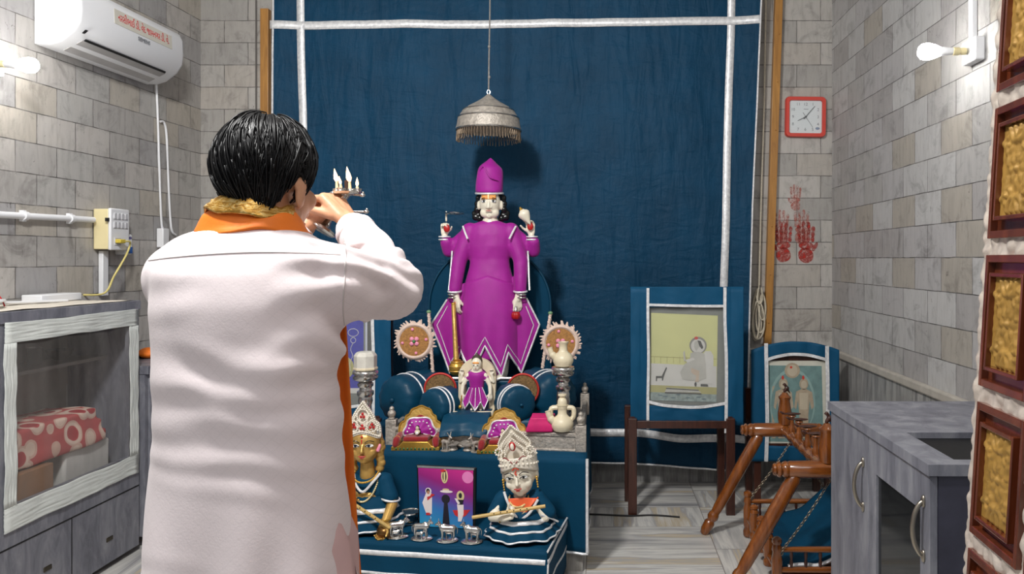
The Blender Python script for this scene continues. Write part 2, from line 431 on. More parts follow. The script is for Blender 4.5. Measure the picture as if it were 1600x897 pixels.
# wooden posts each side of the curtain
b = MB(); a0, a1 = P(1219, 0, YB-.03), P(1199, 535, YB-.03)
b.prism([(a0.x-.024, 3.3), (a0.x+.024, 3.3), (a1.x+.022, .845), (a1.x-.022, .845)], lambda u, v, w: (u, w, v), YB-.045, YB-.001)
for q in range(7):
    z = 1.0+q*.3; b.ell((lerp(a1.x, a0.x, (z-.87)/2.15), YB-.046, z), .005, 8, 6)
struct(b, 'trim_3', PWOOD, smooth=False, bevel=.004)
b = MB(); b.box2((P(411, 0, YB).x, YB-.045, .845), (P(424, 0, YB).x, YB-.001, 2.96)); struct(b, 'trim_4', PWOOD, smooth=False, bevel=.004)
b = MB(); b.tube([P(400, 0, YB-.012), P(400, 560, YB-.012)], .005); struct(b, 'trim_5', mat('dark_grout_strip', (96, 92, 88), .6))

# ---------------------------------------------------------------- curtain
YC = 4.70
def cur(px, z, off=0.):
    x = (px-CX)/F*YC
    amp = .0035+.003*noise.noise((x*1.3, 0, 4))
    edge = 1+4.*max(0, (-x-1.72)/.4)+4.*max(0, (x-.72)/.3)
    y = YC-amp*edge*math.sin(x*15+2.2*noise.noise((x*2.1, z*.28, 1)))-.007*noise.noise((x*7+z*.8, z*.5, 3))-.0035*noise.noise((x*24+z*3, z*2.2, 7))-.002*noise.noise((x*50-z*9, z*7, 2))-.02*noise.noise((x*1.5, z*1.4, 9))
    return V((x, y-off, z))
ZT = 3.06
def hemz(px): return ZC-(pl(px, [(420, 716), (900, 722), (975, 724), (1140, 735), (1190, 738)])-CY)/F*YC
ct = thing('curtain', 'large teal cloth curtain with crossing silver ribbons hung behind the standing deity', 'curtain', (P(805, 0, YC).x, YC, .147))
def lx(v): return pl(v, [(0, 428), (.12, 424), (.4, 425), (1, 428)])
def rx(v): return pl(v, [(0, 1166), (.3, 1171), (.55, 1176), (.75, 1183), (1, 1190)])
b = MB()
def cf(u, v):
    px = lerp(lx(v), rx(v), u); return cur(px, lerp(hemz(px), ZT, v))
b.sheet(cf, 300, 90); b.build('cloth', TEALC, ct, solid=.003, ang=180)
def zy(py): return ZC-(py-CY)/F*YC
def vtape(name, path, w):
    pts = smoothpath([cur(px, zy(py), .006) for px, py in path], 10)
    q = MB(); q.ribbon([cur(p.x/YC*F+CX, p.z, .0065) for p in pts], w, .0015); q.build(name, FOIL, ct, solid=0, ang=180)
vtape('silver_ribbon', [(469, -20), (470, 30), (471, 100), (473, 200), (474, 330), (474, 480), (474, 620), (474, 712)], .047)
vtape('silver_ribbon', [(1143, -20), (1142, 60), (1139, 140), (1136, 240), (1134, 350), (1131, 450), (1128, 560), (1126, 728)], .047)
vtape('silver_ribbon', [(424, 40), (520, 40), (620, 38), (740, 39), (800, 38), (900, 36), (1020, 35), (1110, 33), (1188, 32)], .05)
vtape('silver_ribbon', [(428, 664), (600, 668), (760, 669), (920, 675), (1000, 677), (1060, 685), (1125, 684), (1166, 686)], .047)
for nm, fn in (('silver_edging', lambda v: lx(v)+1), ('silver_edging', lambda v: rx(v)-1)):
    q = MB(); q.tube([cur(fn(v), lerp(hemz(fn(v)), ZT, v), .003) for v in [i/60 for i in range(61)]], .0055, 6); q.build(nm, FOIL, ct)
q = MB(); q.tube([cur(px, hemz(px), .003) for px in range(428, 1167, 6)], .006, 6); q.build('silver_edging', FOIL, ct)

# ---------------------------------------------------------------- air conditioner on the left wall
def acx(y): return xl(y)
Y0, Y1 = 3.47, 4.285
ac = thing('air_conditioner', 'white split air conditioner high on left wall with red lettered sticker', 'air conditioner', (acx(3.9), 3.9, 2.36))
prof = [(0, 2.655), (.15, 2.655), (.185, 2.645), (.203, 2.61), (.207, 2.53), (.2, 2.475), (.17, 2.43), (.11, 2.385), (.06, 2.37), (0, 2.37)]
def acp(o, y, z): return V((acx(y)+o+.002, y, z))
b = MB(); n = len(prof)
ys = [Y0, Y0+.006, Y0+.02, Y1-.02, Y1-.006, Y1]; sh = [.94, .985, 1, 1, .985, .94]
b.rings([[acp(o*k, y, 2.51+(z-2.51)*(.985 if k < .97 else 1)) for o, z in prof] for y, k in zip(ys, sh)])
b.build('body', WHITEP, ac, ang=60)
b = MB(); b.prism([(.16, 2.42), (.163, 2.415), (.155, 2.409), (.152, 2.414)], lambda u, v, w: acp(u, w, v), Y0+.1, Y1-.1); b.build('louver_gap', BLACKM, ac, smooth=False)
b = MB(); b.prism([(.152, 2.409), (.154, 2.412), (.062, 2.368), (.064, 2.364)], lambda u, v, w: acp(u, w, v), Y0+.09, Y1-.09); plab(b.build('louver', mat('grey_plastic', (176, 174, 174), .4), ac, smooth=False), 'grey swing louver under the unit')
b = MB(); b.prism([(.205, 2.437), (.2, 2.437), (.185, 2.422), (.19, 2.424)], lambda u, v, w: acp(u-.004, w, v+.01), Y0+.045, Y0+.06); b.build('display', BLACKM, ac, smooth=False)
b = MB(); b.prism([(.0, 2.41), (.05, 2.41), (.05, 2.46), (.0, 2.46)], lambda u, v, w: acp(u+.03, w, v), Y0-.001, Y0+.002); b.build('side_catch', WHITEP, ac, bevel=.001)
def acs(y, z, e=.0):
    o = .207+(z-2.53)*-.03+e; return acp(o, y, z)
sa, sb = 3.72, 4.2
b = MB(); b.prism([(3.70, 2.534), (4.165, 2.534), (4.165, 2.606), (3.70, 2.606)], lambda u, v, w: V((acp(pl(v, [(2.53, .207), (2.61, .203), (2.645, .185)])+w, u, v))), .0005, .002)
stk = b.build('sticker', mat('sticker_paper', (212, 208, 196), .5, var=.04), ac, smooth=False); plab(stk, 'cream sticker with red regional lettering')
R = Matrix(((0, 0, 1, 0), (1, 0, 0, 0), (0, 1, 0, 0), (0, 0, 0, 1)))
def wallM(p, up=(0, 0, 1), along=(0, 1, 0), out=(1, 0, 0)):
    a, u, o = V(along).normalized(), V(up).normalized(), V(out).normalized()
    return Matrix(((a.x, u.x, o.x, p[0]), (a.y, u.y, o.y, p[1]), (a.z, u.z, o.z, p[2]), (0, 0, 0, 1)))
try:
    text_mesh('નરસીભાઈ ડી. વેદ જામનગર ડી. વે.', .05, wallM(acp(.2078, 3.932, 2.57), up=(-.05, 0, 1), along=(TL, 1, 0)), 'lettering', mat('sticker_red', (206, 40, 48), .5), stk, sx=.68)
    text_mesh('SIEMENS', .026, wallM(acp(.2085, 3.925, 2.512), along=(TL, 1, 0)), 'logo', mat('logo_grey', (96, 98, 104), .4), ac)
except Exception as e: print('text', e)

# ---------------------------------------------------------------- bulbs
BULB = mat('glowing_bulb', (255, 253, 248), .4, emit=85., var=0)
def bulb(base, dirv, label):
    d = V(dirv).normalized(); c = V(base)
    t = thing('light_bulb', label, 'light bulb', c, 'lit bulbs on the side walls')
    M = V((0, 0, 1)).rotation_difference(d).to_matrix().to_4x4()
    q = MB(); q.lathe([(.012, .085), (.0155, .095), (.018, .105), (.026, .122), (.031, .14), (.0325, .155), (.029, .172), (.018, .183), (.003, .187)], c, 20, M); q.build('globe', BULB, t)
    q = MB(); q.lathe([(.0125, .045), (.0135, .048), (.015, .075), (.0175, .092), (.0175, .106), (.012, .107)], c, 18, M); q.build('neck', WHITEP, t)
    q = MB(); q.lathe([(.0, .008), (.014, .008), (.015, .02), (.012, .03), (.0155, .034), (.0155, .056), (.011, .058)], c, 18, M); q.build('holder', CREAMP, t)
    return t
hb = RW(1529, 80, .0)
q = thing('bulb_box', 'white junction box beside carved door holding right wall bulb', 'junction box', hb)
k = MB(); k.box(hb+V((-.02, 0, 0)), (.04, .11, .09)); k.build('box', WHITEP, q, bevel=.006)
k = MB(); k.box(hb+V((-.012, .02, .32)), (.022, .03, .55)); k.build('conduit', WHITEP, q, bevel=.003)
bulb(hb+V((-.04, 0, 0)), (-1, .12, .02), 'lit white bulb on right wall beside the carved door')
hl = LW(-22, 99, 0)
q = thing('bulb_box', 'white box on left wall holding the bulb below air conditioner', 'junction box', hl)
k = MB(); k.box(hl+V((.02, 0, 0)), (.04, .1, .09)); k.build('box', WHITEP, q, bevel=.006)
bulb(hl+V((.02, 0, 0)), (1, .08, -.03), 'lit white bulb on left wall below the air conditioner')

# ---------------------------------------------------------------- wiring on the left wall
q = MB(); pts = [LW(242, 132, .008), LW(245, 200, .008), LW(246, 260, .01), LW(250, 345, .008), LW(252, 356, .008)]
k = thing('wall_cable', 'pair of thin white cables hanging down the wall below air conditioner', 'cable', LW(250, 356, 0))
q.tube(smoothpath(pts), .0062); q.build('cable', WHITEP, k)
q = MB(); q.tube(smoothpath([LW(249, 190, .006), LW(254, 192, .009), LW(258, 215, .009), LW(261, 290, .009), LW(265, 355, .009), LW(272, 367, .009)]), .0062); q.build('cable', WHITEP, k)
c = LW(249, 372, .02); q = MB(); q.box(c, (.04, .06, .11)); tag(q.build('junction_box', WHITEP, bevel=.005), 'small white junction box on wall behind the shoulder', 'junction box')
k = thing('pipe_conduit', 'white round conduit pipe running along left wall into switchboard', 'conduit', LW(60, 340, 0))
q = MB(); q.tube([LW(-40, 333.5, .018), LW(140, 343.5, .018)], .0145, 12); q.build('pipe', WHITEP, k)
for px in (32, 105):
    q = MB(); p = LW(px, 335.5+px*.057, .018); q.tube([p-V((0, .012, 0)), p+V((0, .012, 0))], .02, 12); q.box(p-V((.008, 0, 0)), (.018, .02, .05)); q.build('clip', WHITEP, k)
a, bb = LW(137, 325, 0), LW(184, 390, 0)
k = thing('switchboard', 'white and cream switchboard with yellow plug on left wall', 'switchboard', ((a.x+bb.x)/2, (a.y+bb.y)/2, bb.z))
y0, y1 = a.y+.04, a.y+.185; z0, z1 = LW(165, 390, 0).z, LW(165, 328, 0).z
q = MB(); q.box2((xl(y0), y0, z0), (xl(y0)+.075, y1, z1)); q.build('box', CREAMP, k, bevel=.004)
q = MB(); q.box2((xl(y0)+.0745, y0-.004, z0-.004), (xl(y0)+.09, y1+.004, z1+.004)); fp = q.build('face_plate', WHITEP, k, bevel=.006)
SW = mat('switch_grey', (196, 196, 200), .35, var=.03)
for r in range(2):
    for s in range(4):
        q = MB(); q.box((xl(y0)+.092, lerp(y0+.028, y1-.028, s/3), lerp(z1-.035, z1-.08, r)), (.008, .02, .03)); q.build('switch', SW, k, bevel=.002)
q = MB(); q.box((xl(y0)+.089, y0+.05, z0+.04), (.008, .05, .04)); q.build('socket', SW, k, bevel=.002)
q = MB(); q.box((xl(y0)+.078, a.y+.03, z1-.055), (.012, .022, .018)); q.build('cable_hole', BLACKM, k)
YEL = mat('yellow_plastic', (214, 190, 70), .45)
cz = LW(165, 376, 0).z
k2 = thing('power_cord', 'pale yellow power cord hanging from switchboard onto cabinet top', 'cord', (xl(y0)+.1, y0+.05, 1.21))
q = MB(); q.box((xl(y0)+.105, y0+.05, z0+.042), (.03, .045, .02)); q.build('plug', YEL, k2, bevel=.004)
p0 = V((xl(y0)+.115, y0+.085, z0+.04))
q = MB(); q.tube(smoothpath([V((xl(y0)+.115, y0+.06, z0+.042)), p0+V((.004, .02, 0)), LW(172, 386, .1), LW(165, 402, .1), LW(150, 432, .09), LW(135, 458, .09), onz(128, 461, 1.22)]), .005); q.build('cord', mat('yellow_cord', (222, 206, 130), .5), k2)
c = LW(184, 382, .03)
k = thing('plug_in_device', 'small white plug-in device with blue label beside switchboard', 'device', c-V((0, 0, .06)))
q = MB(); q.box(c, (.06, .06, .108)); q.build('body', WHITEP, k, bevel=.008)
q = MB(); q.box(c+V((.0305, .008, -.03)), (.002, .036, .034)); q.build('label', mat('label_blue', (32, 92, 168), .4), k)
q = MB(); q.ell(c+V((.0305, .008, .034)), (.002, .016, .007)); q.build('badge', mat('badge_violet', (92, 88, 140), .4), k)
c0, c1 = LW(158, 392, .012), LW(158, 462, .012)
q = MB(); q.box2((c0.x-.012, c0.y-.022, c1.z), (c0.x+.012, c0.y+.022, c0.z)); tag(q.build('flat_conduit', WHITEP, bevel=.003), 'flat white conduit dropping from switchboard to the cabinet top', 'conduit')

# ---------------------------------------------------------------- left cabinets
XF = -2.217
k = thing('puja_cabinet', 'grey laminate cabinet with white framed net window at left wall', 'cabinet', (-2.4, 3.2, 0))
ya, yb = 2.3, 3.68
def xb(y): return xl(y)+.015
def slab(q, x0, x1, ya, yb, z0, z1): q.box2((x0, ya, z0), (x1, yb, z1))
q = MB(); slab(q, -2.553, XF-.012, ya, yb-.005, 1.158, 1.20); slab(q, -2.553, XF+.006, ya, yb+.006, 1.157, 1.2); q.build('top', LAM, k, smooth=False, bevel=.002)
q = MB(); slab(q, -2.553, XF-.002, yb-.02, yb, .03, 1.156); q.build('side_panel', LAM, k, smooth=False); q = MB(); slab(q, -2.553, XF-.002, ya, ya+.02, .03, 1.156); q.build('side_panel', LAM, k, smooth=False)
q = MB(); slab(q, -2.553, -2.545, ya, yb, .03, 1.156); q.build('back_panel', mat('cabinet_inside', (150, 144, 138), .6), k, smooth=False)
q = MB(); slab(q, -2.545, XF-.01, ya+.02, yb-.02, .36, .40); q.build('bottom_shelf', LAM, k, smooth=False)
q = MB(); slab(q, -2.545, XF-.14, ya+.02, yb-.02, .925, .94); q.build('inner_shelf', mat('inner_shelf_grey', (128, 122, 118), .6), k, smooth=False)
q = MB(); slab(q, XF-.02, XF, ya, yb, .03, .312); slab(q, XF-.02, XF, ya, yb, .318, .47); slab(q, XF-.02, XF, ya, yb, 1.112, 1.157); slab(q, XF-.02, XF, 3.605, yb, .47, 1.112); slab(q, XF-.02, XF, ya, 2.885, .47, 1.112)
q.build('front_frame', LAM, k, smooth=False)
q = MB(); slab(q, XF, XF+.0015, 3.211, 3.215, .03, .312); slab(q, XF-.001, XF+.0012, ya, yb, .312, .318); q.build('drawer_seam', BLACKM, k, smooth=False)
for px, py in ((74, 888), (171, 842)):
    y = XF*F/(px-CX); z = ZC-(py-CY)/F*y
    q = MB(); q.box((XF+.001, y, z), (.006, .045, .02)); q.build('pull', mat('pull_dark', (70, 64, 52), .35, .6), k, bevel=.003)
def crinkle(q, amp=.004, sc=14):
    q.v = [(x+amp*noise.noise((x*sc, y*sc, z*sc)), y+amp*noise.noise((y*sc+9, z*sc, x)), z+amp*noise.noise((z*sc+5, y*sc, x))) for x, y, z in q.v]; return q
q = MB()
def fr(u, v, off):
    return V((XF+off, lerp(2.845, 3.665, u), lerp(.38, 1.158, v)))
for (u0, u1, v0, v1) in ((0, 1, .905, 1), (0, 1, 0, .115), (0, .07, .115, .905), (.92, 1, .115, .905)):
    q.sheet(lambda u, v: fr(lerp(u0, u1, u), lerp(v0, v1, v), .007+.003*noise.noise((u*9+u0, v*14+v0, 2))), 24, 24)
crinkle(q, .005, 9); q.build('cloth_frame', mat('white_tape_cloth', (212, 216, 212), .7, var=.06, bump=.2, bscale=120), k, solid=.003, ang=180)
NET = NT('net_mesh'); NET.setin(NET.b, Roughness=.7, Alpha=.3); NET.b.inputs['Base Color'].default_value = lin((150, 146, 142))
nz = NET.noise(NET.map(NET.coord(), (1, 5, .8)), 2.2, 3); NET.link(NET.ramp(nz, [(.35, (.13, .13, .13, 1)), (.7, (.32, .32, .32, 1))]), NET.b.inputs['Alpha'])
q = MB(); q.sheet(lambda u, v: fr(lerp(.06, .93, u), lerp(.1, .92, v), .003+.003*noise.noise((u*5, v*2, 6))), 30, 20); plab(q.build('net', NET.m, k, ang=180), 'translucent grey net stretched over the window')
# things inside
GREEN = mat('green_cloth', (34, 76, 52), .8, var=.15)
q = MB(); q.box2((-2.54, 2.5, .401), (XF-.03, 3.64, .425)); tag(q.build('green_mat', GREEN, bevel=.006), 'dark green mat lying on the floor of the net-fronted cabinet', 'mat')
BL = NT('patterned_quilt'); co = BL.coord()
wv = BL.new('ShaderNodeTexVoronoi', feature='F1'); BL.setin(wv, Scale=11.); BL.link(co, wv.inputs['Vector'])
BL.link(BL.ramp(wv.outputs['Distance'], [(0, lin((168, 56, 60))), (.3, lin((180, 70, 72))), (.36, lin((226, 200, 184))), (.5, lin((214, 178, 162))), (.58, lin((186, 84, 84)))], 'CONSTANT'), BL.b.inputs['Base Color']); BL.setin(BL.b, Roughness=.8)
q = MB()
for i in range(3):
    q.box((-2.4+.004*i, 3.2-.01*i, .6+i*.052), (.28-.015*i, .62-.03*i, .05))
qq = q.remesh(.008, 8); qq.v = [(x+.01*noise.noise((x*9, y*9, z*9)), y, z+.012*noise.noise((x*7, y*7, 3))) for x, y, z in qq.v]
tag(qq.build('folded_quilt', BL.m), 'folded red and cream patterned quilt behind the cabinet net', 'quilt')
q = MB(); q.box((-2.36, 2.99, .497), (.24, .3, .14)); tag(q.build('cardboard_box', mat('brown_card', (142, 104, 74), .8), bevel=.004), 'brown cardboard box under quilt inside the net-fronted cabinet', 'box')
q = MB(); q.box((-2.4, 3.41, .5), (.24, .3, .15)); tag(q.build('folded_sheet', mat('white_sheet', (206, 204, 200), .8), bevel=.012), 'folded white sheet under quilt at far end of net-fronted cabinet', 'sheet')
q = MB(); c = (-2.46, 3.33, .94); q.lathe([(.02, 0), (.028, .002), (.032, .07), (.034, .072), (.03, .074), (.026, .01)], c, 20); tag(q.build('steel_tumbler', SILVER), 'shiny steel tumbler on the inner shelf behind the net', 'tumbler')
q = MB(); q.lathe([(.02, 0), (.045, .02), (.055, .045), (.052, .046), (.02, .01)], (-2.47, 3.5, .94), 20); tag(q.build('steel_bowl', SILVER), 'round steel bowl on the inner shelf behind the net', 'bowl')
q = MB(); q.box((-2.48, 3.14, .985), (.06, .09, .09)); tag(q.build('small_carton', mat('grey_carton', (178, 174, 174), .7), bevel=.003), 'small pale carton on the inner shelf behind the net', 'carton')
q = MB(); q.box((-2.47, 2.93, .965), (.12, .2, .05)); crinkle(q, .01); tag(q.build('cloth_bundle', mat('rose_bundle', (162, 108, 100), .8), bevel=.012), 'rose cloth bundle on the inner shelf behind the net', 'bundle')
# things on the cabinet top
PAP = mat('cream_paper', (228, 220, 206), .7, var=.04)
zt = 1.2
q = MB(); q.sheet(lambda u, v: V((lerp(-2.54, -2.235+.02*u, v), lerp(2.75, 3.6, u), zt+.004+.003*noise.noise((u*6, v*4, 1)))), 20, 10)
tag(q.build('paper_sheet', PAP, solid=.002, ang=180), 'cream paper sheet spread over the net-fronted cabinet top', 'paper')
q = MB(); q.box2((-2.54, 3.36, zt+.006), (-2.45, 3.62, zt+.04)); tag(q.build('white_carton', WHITEP, bevel=.004), 'flat white carton at wall below conduit on the cabinet top', 'carton')
k = thing('cable_bundle', 'bundle of white cables with red plug lying on the cabinet top', 'cable', (-2.36, 2.9, zt+.006))
for i in range(6):
    q = MB(); q.tube(smoothpath([V((-2.33+.02*i, 2.5, zt+.02+.006*(i % 2))), V((-2.37+.016*i, 2.83, zt+.022)), V((-2.41+.012*i, 3.02, zt+.035)), V((-2.45+.004*i, 3.14, zt+.02)), V((-2.5+.02*i, 3.3+.03*i, zt+.012))]), .0055); q.build('cable', WHITEP, k)
q = MB(); q.tube([V((-2.29, 2.74, zt+.02)), V((-2.29, 2.85, zt+.02))], .011, 10); plab(q.build('plug', RED, k), 'red plug')
q = MB(); q.tube([V((-2.29, 2.7, zt+.02)), V((-2.29, 2.742, zt+.02))], .0112, 10); plab(q.build('plug_tip', YEL, k), 'yellow plug tip')
q = MB(); q.tube(smoothpath([V((-2.43, 3.05, zt+.01)), V((-2.425, 3.06, zt+.048)), V((-2.39, 3.05, zt+.048)), V((-2.37, 3.05, zt+.01))]), .003, 6); q.build('tie', RED, k)
# lower cabinet behind
k = thing('low_cabinet', 'lower grey laminate cabinet beyond net-fronted cabinet behind the man', 'cabinet', (-2.38, 4.05, 0))
q = MB(); q.box2((-2.525, 3.70, .84), (-2.185, 4.45, .88)); q.build('top', LAM, k, smooth=False, bevel=.003)
q = MB(); q.box2((-2.525, 3.70, .06), (-2.2, 4.44, .839)); q.build('carcass', LAM, k, smooth=False)
q = MB(); q.box2((-2.199, 3.72, .08), (-2.185, 4.06, .82)); q.build('door', LAM, k, smooth=False, bevel=.002)
q = MB(); q.box2((-2.199, 4.08, .08), (-2.185, 4.42, .82)); q.build('door', LAM, k, smooth=False, bevel=.002)
q = MB(); q.box2((-2.515, 3.74, .881), (-2.4, 4.1, .9)); q.build_ = 0; tag(q.build('metal_tray', mat('dark_tray', (66, 60, 58), .5), bevel=.004), 'dark shallow tray on the lower grey cabinet', 'tray')
q = MB(); q.ell((-2.36, 4.02, .905), (.06, .07, .028)); crinkle(q, .012, 20); tag(q.build('orange_cloth_lump', ORANGE), 'crumpled orange cloth on the lower grey cabinet', 'cloth')
q = MB(); q.box((-2.47, 3.98, .935), (.07, .06, .07)); tag(q.build('white_packet', WHITEP, bevel=.006), 'small white packet in the dark tray on lower cabinet', 'packet')
# ================================================================ the shrine
def fy(x): return 3.40+(-.067-x)*.15
ZP = .515
k = thing('shrine_platform', 'tall shrine platform draped in teal cloth with silver edging behind bench', 'platform', (-.63, 3.9, 0))
STONE = streak_mat('plinth_marble', 2, (150, 146, 140), (186, 182, 176), (212, 208, 202), 9)
q = MB(); q.prism([(-1.18, fy(-1.18)+.03), (-.085, fy(-.085)+.03), (-.085, 4.5), (-1.18, 4.5)], lambda u, v, w: (u, v, w), 0, .505); plab(q.build('plinth', STONE, k, smooth=False), 'pale marble plinth showing below the drape')
q = MB()
def drape(u, v):
    s = u*2.3; 
    if s < 1.128: x = -1.195+s; y = fy(x); nx, ny = 0, -1
    else: x = -.067; y = fy(x)+(s-1.128); nx, ny = 1, 0
    w = .008*(1-v)*math.sin(s*22+2*noise.noise((s*3, 0, 0)))+.006*noise.noise((s*8, v*3, 2))*(1-v)
    return V((x+nx*w, y+ny*w, lerp(.095+.004*math.sin(s*9), ZP, v)))
q.sheet(drape, 160, 14)
q.sheet(lambda u, v: V((lerp(-1.195, -.067, u), lerp(fy(lerp(-1.195, -.067, u)), 4.53, v), ZP)), 20, 8)
q.build('drape', TEAL, k, solid=.003, ang=60)
q = MB(); q.tube([drape(i/120, 0)+V((0, -.003, 0)) for i in range(121)], .006, 6); q.build('silver_edging', FOIL, k)
q = MB(); q.tube([V((-.064, fy(-.067)-.004, z/20)) for z in (2, 4, 6, 8, 10)]+[V((-.064, fy(-.067)-.004, .513))], .007, 6); q.build('silver_edging', FOIL, k)

# silver throne on the platform
k = thing('silver_throne', 'embossed silver throne with knobbed corner posts and teal arched back', 'throne', (-.54, 3.9, ZP))
tx0, tx1, ty0, ty1 = -1.0, -.095, 3.69, 4.36
def fr0(x): return fy(x)+.12
q = MB(); [q.prism([(tx0, fr0(tx0)-a_), (tx1, fr0(tx1)-a_), (tx1, fr0(tx1)+c_), (tx0, fr0(tx0)+c_)], lambda u, v, w: (u, v, w), z0, z1) for a_, c_, z0, z1 in ((.012, .014, ZP, .595), (.018, .02, .583, .6), (.018, .02, ZP, .526))]; q.build('front_rail', OLDSILVER, k, smooth=False, bevel=.003)
for x in (tx0, tx1):
    q = MB(); q.box2((x-.012, fr0(x), ZP), (x+.012, ty1, .6)); q.build('side_rail', OLDSILVER, k, smooth=False, bevel=.003)
q = MB(); q.box2((tx0, ty0, .535), (tx1, ty1, .555)); q.build('deck', OLDSILVER, k, smooth=False)
fin = [(.024, 0), (.024, .12), (.018, .123), (.012, .128), (.018, .136), (.021, .146), (.018, .156), (.01, .162), (.013, .17), (.009, .178), (.001, .182)]
for x in (tx0, tx1):
    for y in (fr0(x), ty1):
        q = MB(); q.box((x, y, ZP+.06), (.05, .044, .12)); q.lathe([(r*.95, z) for r, z in fin[2:]], (x, y, ZP), 18); q.build('post', OLDSILVER, k, bevel=.003)
ax = (766-CX)/F*4.38; aR = .345
out = [(ax-aR, .56), (ax-aR, 1.13)]+[(ax+aR*math.cos(a), 1.13+aR*1.0*math.sin(a)) for a in [pi-pi*i/36 for i in range(1, 36)]]+[(ax+aR, 1.13), (ax+aR, .56)]
q = MB(); q.prism(out, lambda u, v, w: (u, w, v), 4.37, 4.42); plab(q.build('back_arch', TEAL, k, bevel=.01), 'teal cloth covered arched back')
q = MB(); q.tube([V((u, 4.365, v)) for u, v in out], .006, 6); q.build('back_piping', TEAL2, k)
# pedestal, mattress, cushions
q = MB(); q.box2((-.86, 4.04, .557), (-.36, 4.345, .749)); crinkle(q, .0); tag(q.build('draped_pedestal', TEAL, bevel=.012), 'teal draped pedestal under the standing deity statue', 'pedestal')
def pillow_blob(c, d, vox=.012, it=14, amp=.006):
    q = MB(); q.box(c, d); q.remesh(vox, it); return crinkle(q, amp, 11)
q = MB()
q.box((-.6, 3.87, .592), (.74, .34, .07)); q.remesh(.012, 12); crinkle(q, .006, 11)
tag(q.build('seat_mattress', TEAL2), 'flat teal seat mattress laid in the silver throne', 'mattress')
q = MB()
def dr(u, v):
    x = lerp(P(690, 0, 3.62).x, P(764, 0, 3.62).x, u)
    pts = [(3.86, .664), (3.72, .665), (3.66, .655), (3.60, .628), (3.575, .6), (3.565, .575)]
    t = v*(len(pts)-1); i = min(int(t), len(pts)-2); f = t-i
    return V((x, lerp(pts[i][0], pts[i+1][0], f)+.008*math.sin(u*9+v*4)+.006*noise.noise((u*5, v*4, 0)), lerp(pts[i][1], pts[i+1][1], f)-.012*abs(u-.5)*v+.004*noise.noise((u*4, v*3, 5))))
q.sheet(dr, 30, 30); tag(q.build('teal_seat_cover', TEAL2, solid=.008, ang=180, sub=1), 'shiny teal seat cover draped over throne front between the small golden thrones', 'cover')

def bolster(c, r, L, yaw, label):
    RZ = Matrix.Translation(V(c)) @ Matrix.Rotation(-yaw, 4, 'Z') @ Matrix.Translation(-V(c))
    k = thing('bolster', label, 'bolster', (c[0], c[1], c[2]-r), 'teal bolsters round the small idol')
    prof = []
    for t, rr in ((0, .12), (.015, .3), (.03, .62), (.06, .86), (.12, .97), (.25, 1.0), (.5, 1.02), (.75, 1.0), (.88, .97), (.94, .86), (.97, .62), (.985, .3), (1, .1)):
        prof.append((rr*r, t*L))
    prof[0] = (.02*r, .03*L); 
    q = MB(); n = 48; vs = []; kk = len(prof); fs = []
    for i in range(n):
        a = 2*pi*i/n
        for j, (rr, z) in enumerate(prof):
            f = 1+.035*math.sin(a*24/2+j)*(1 if (j < 5 or j > kk-6) else .3); vs.append((rr*f*math.cos(a), z-L/2, rr*f*math.sin(a)))
    for i in range(n):
        for j in range(kk-1): fs.append((i*kk+j, ((i+1) % n)*kk+j, ((i+1) % n)*kk+j+1, i*kk+j+1))
    q.add(vs, fs, RZ @ Matrix.Translation(V(c))); q.build('cover', TEAL2, k, ang=120)
    q = MB(); q.ell(RZ @ V((c[0], c[1]-L/2+.006*L, c[2])), (r*.1, .007, r*.1), 12, 8); q.build('end_button', TEAL2, k)
    for t in (.3, .45):
        q = MB(); q.tube([RZ @ V((c[0]+r*1.0*math.cos(a)*pl(t, [(0, .9), (.12, .985), (.25, 1.02), (.5, 1.03)]), c[1]-L/2+t*L, c[2]+r*1.0*math.sin(a)*pl(t, [(0, .9), (.12, .985), (.25, 1.02), (.5, 1.03)]))) for a in [2*pi*i/40 for i in range(40)]], .0042, 6, closed=True); q.build('silver_braid', FOIL, k)
    return k
bolster(P(648, 618, 4.05), .122, .34, .5, 'big teal bolster behind the small one nearest the knob post beside the man')
bolster(P(852, 614, 4.05), .122, .34, -.5, 'big teal bolster behind silver pedestal stand with the jug')
bolster(P(690, 633, 3.76), .087, .17, .55, 'small teal bolster beside idol arch, over the first golden throne')
bolster(P(803, 629, 3.76), .087, .17, -.55, 'small teal bolster beside idol arch, on pink cloth side')
def backcush(px0, px1, label):
    q = MB(); Y = 3.94; o = [(px0, 597), (px0+14, 591), (px1-8, 591), (px1, 600), (px1, 655), (px0, 655)]
    kk = thing('back_cushion', label, 'cushion', P((px0+px1)/2, 655, Y), 'teal back cushions beside the small idol')
    q.prism([(P(u, v, Y).x, P(u, v, Y).z) for u, v in o], lambda u, v, w: (u, w, v), Y-.03, Y+.03); q.build('cover', TEAL2, kk, bevel=.015)
    q = MB(); q.tube([P(u, v, Y-.034) for u, v in o[:4]], .006, 6); q.build('silver_braid', FOIL, kk)
backcush(672, 728, 'teal silver-braided back cushion at the mace side of small idol arch')
backcush(768, 832, 'teal silver-braided back cushion at the pink cloth side of idol arch')

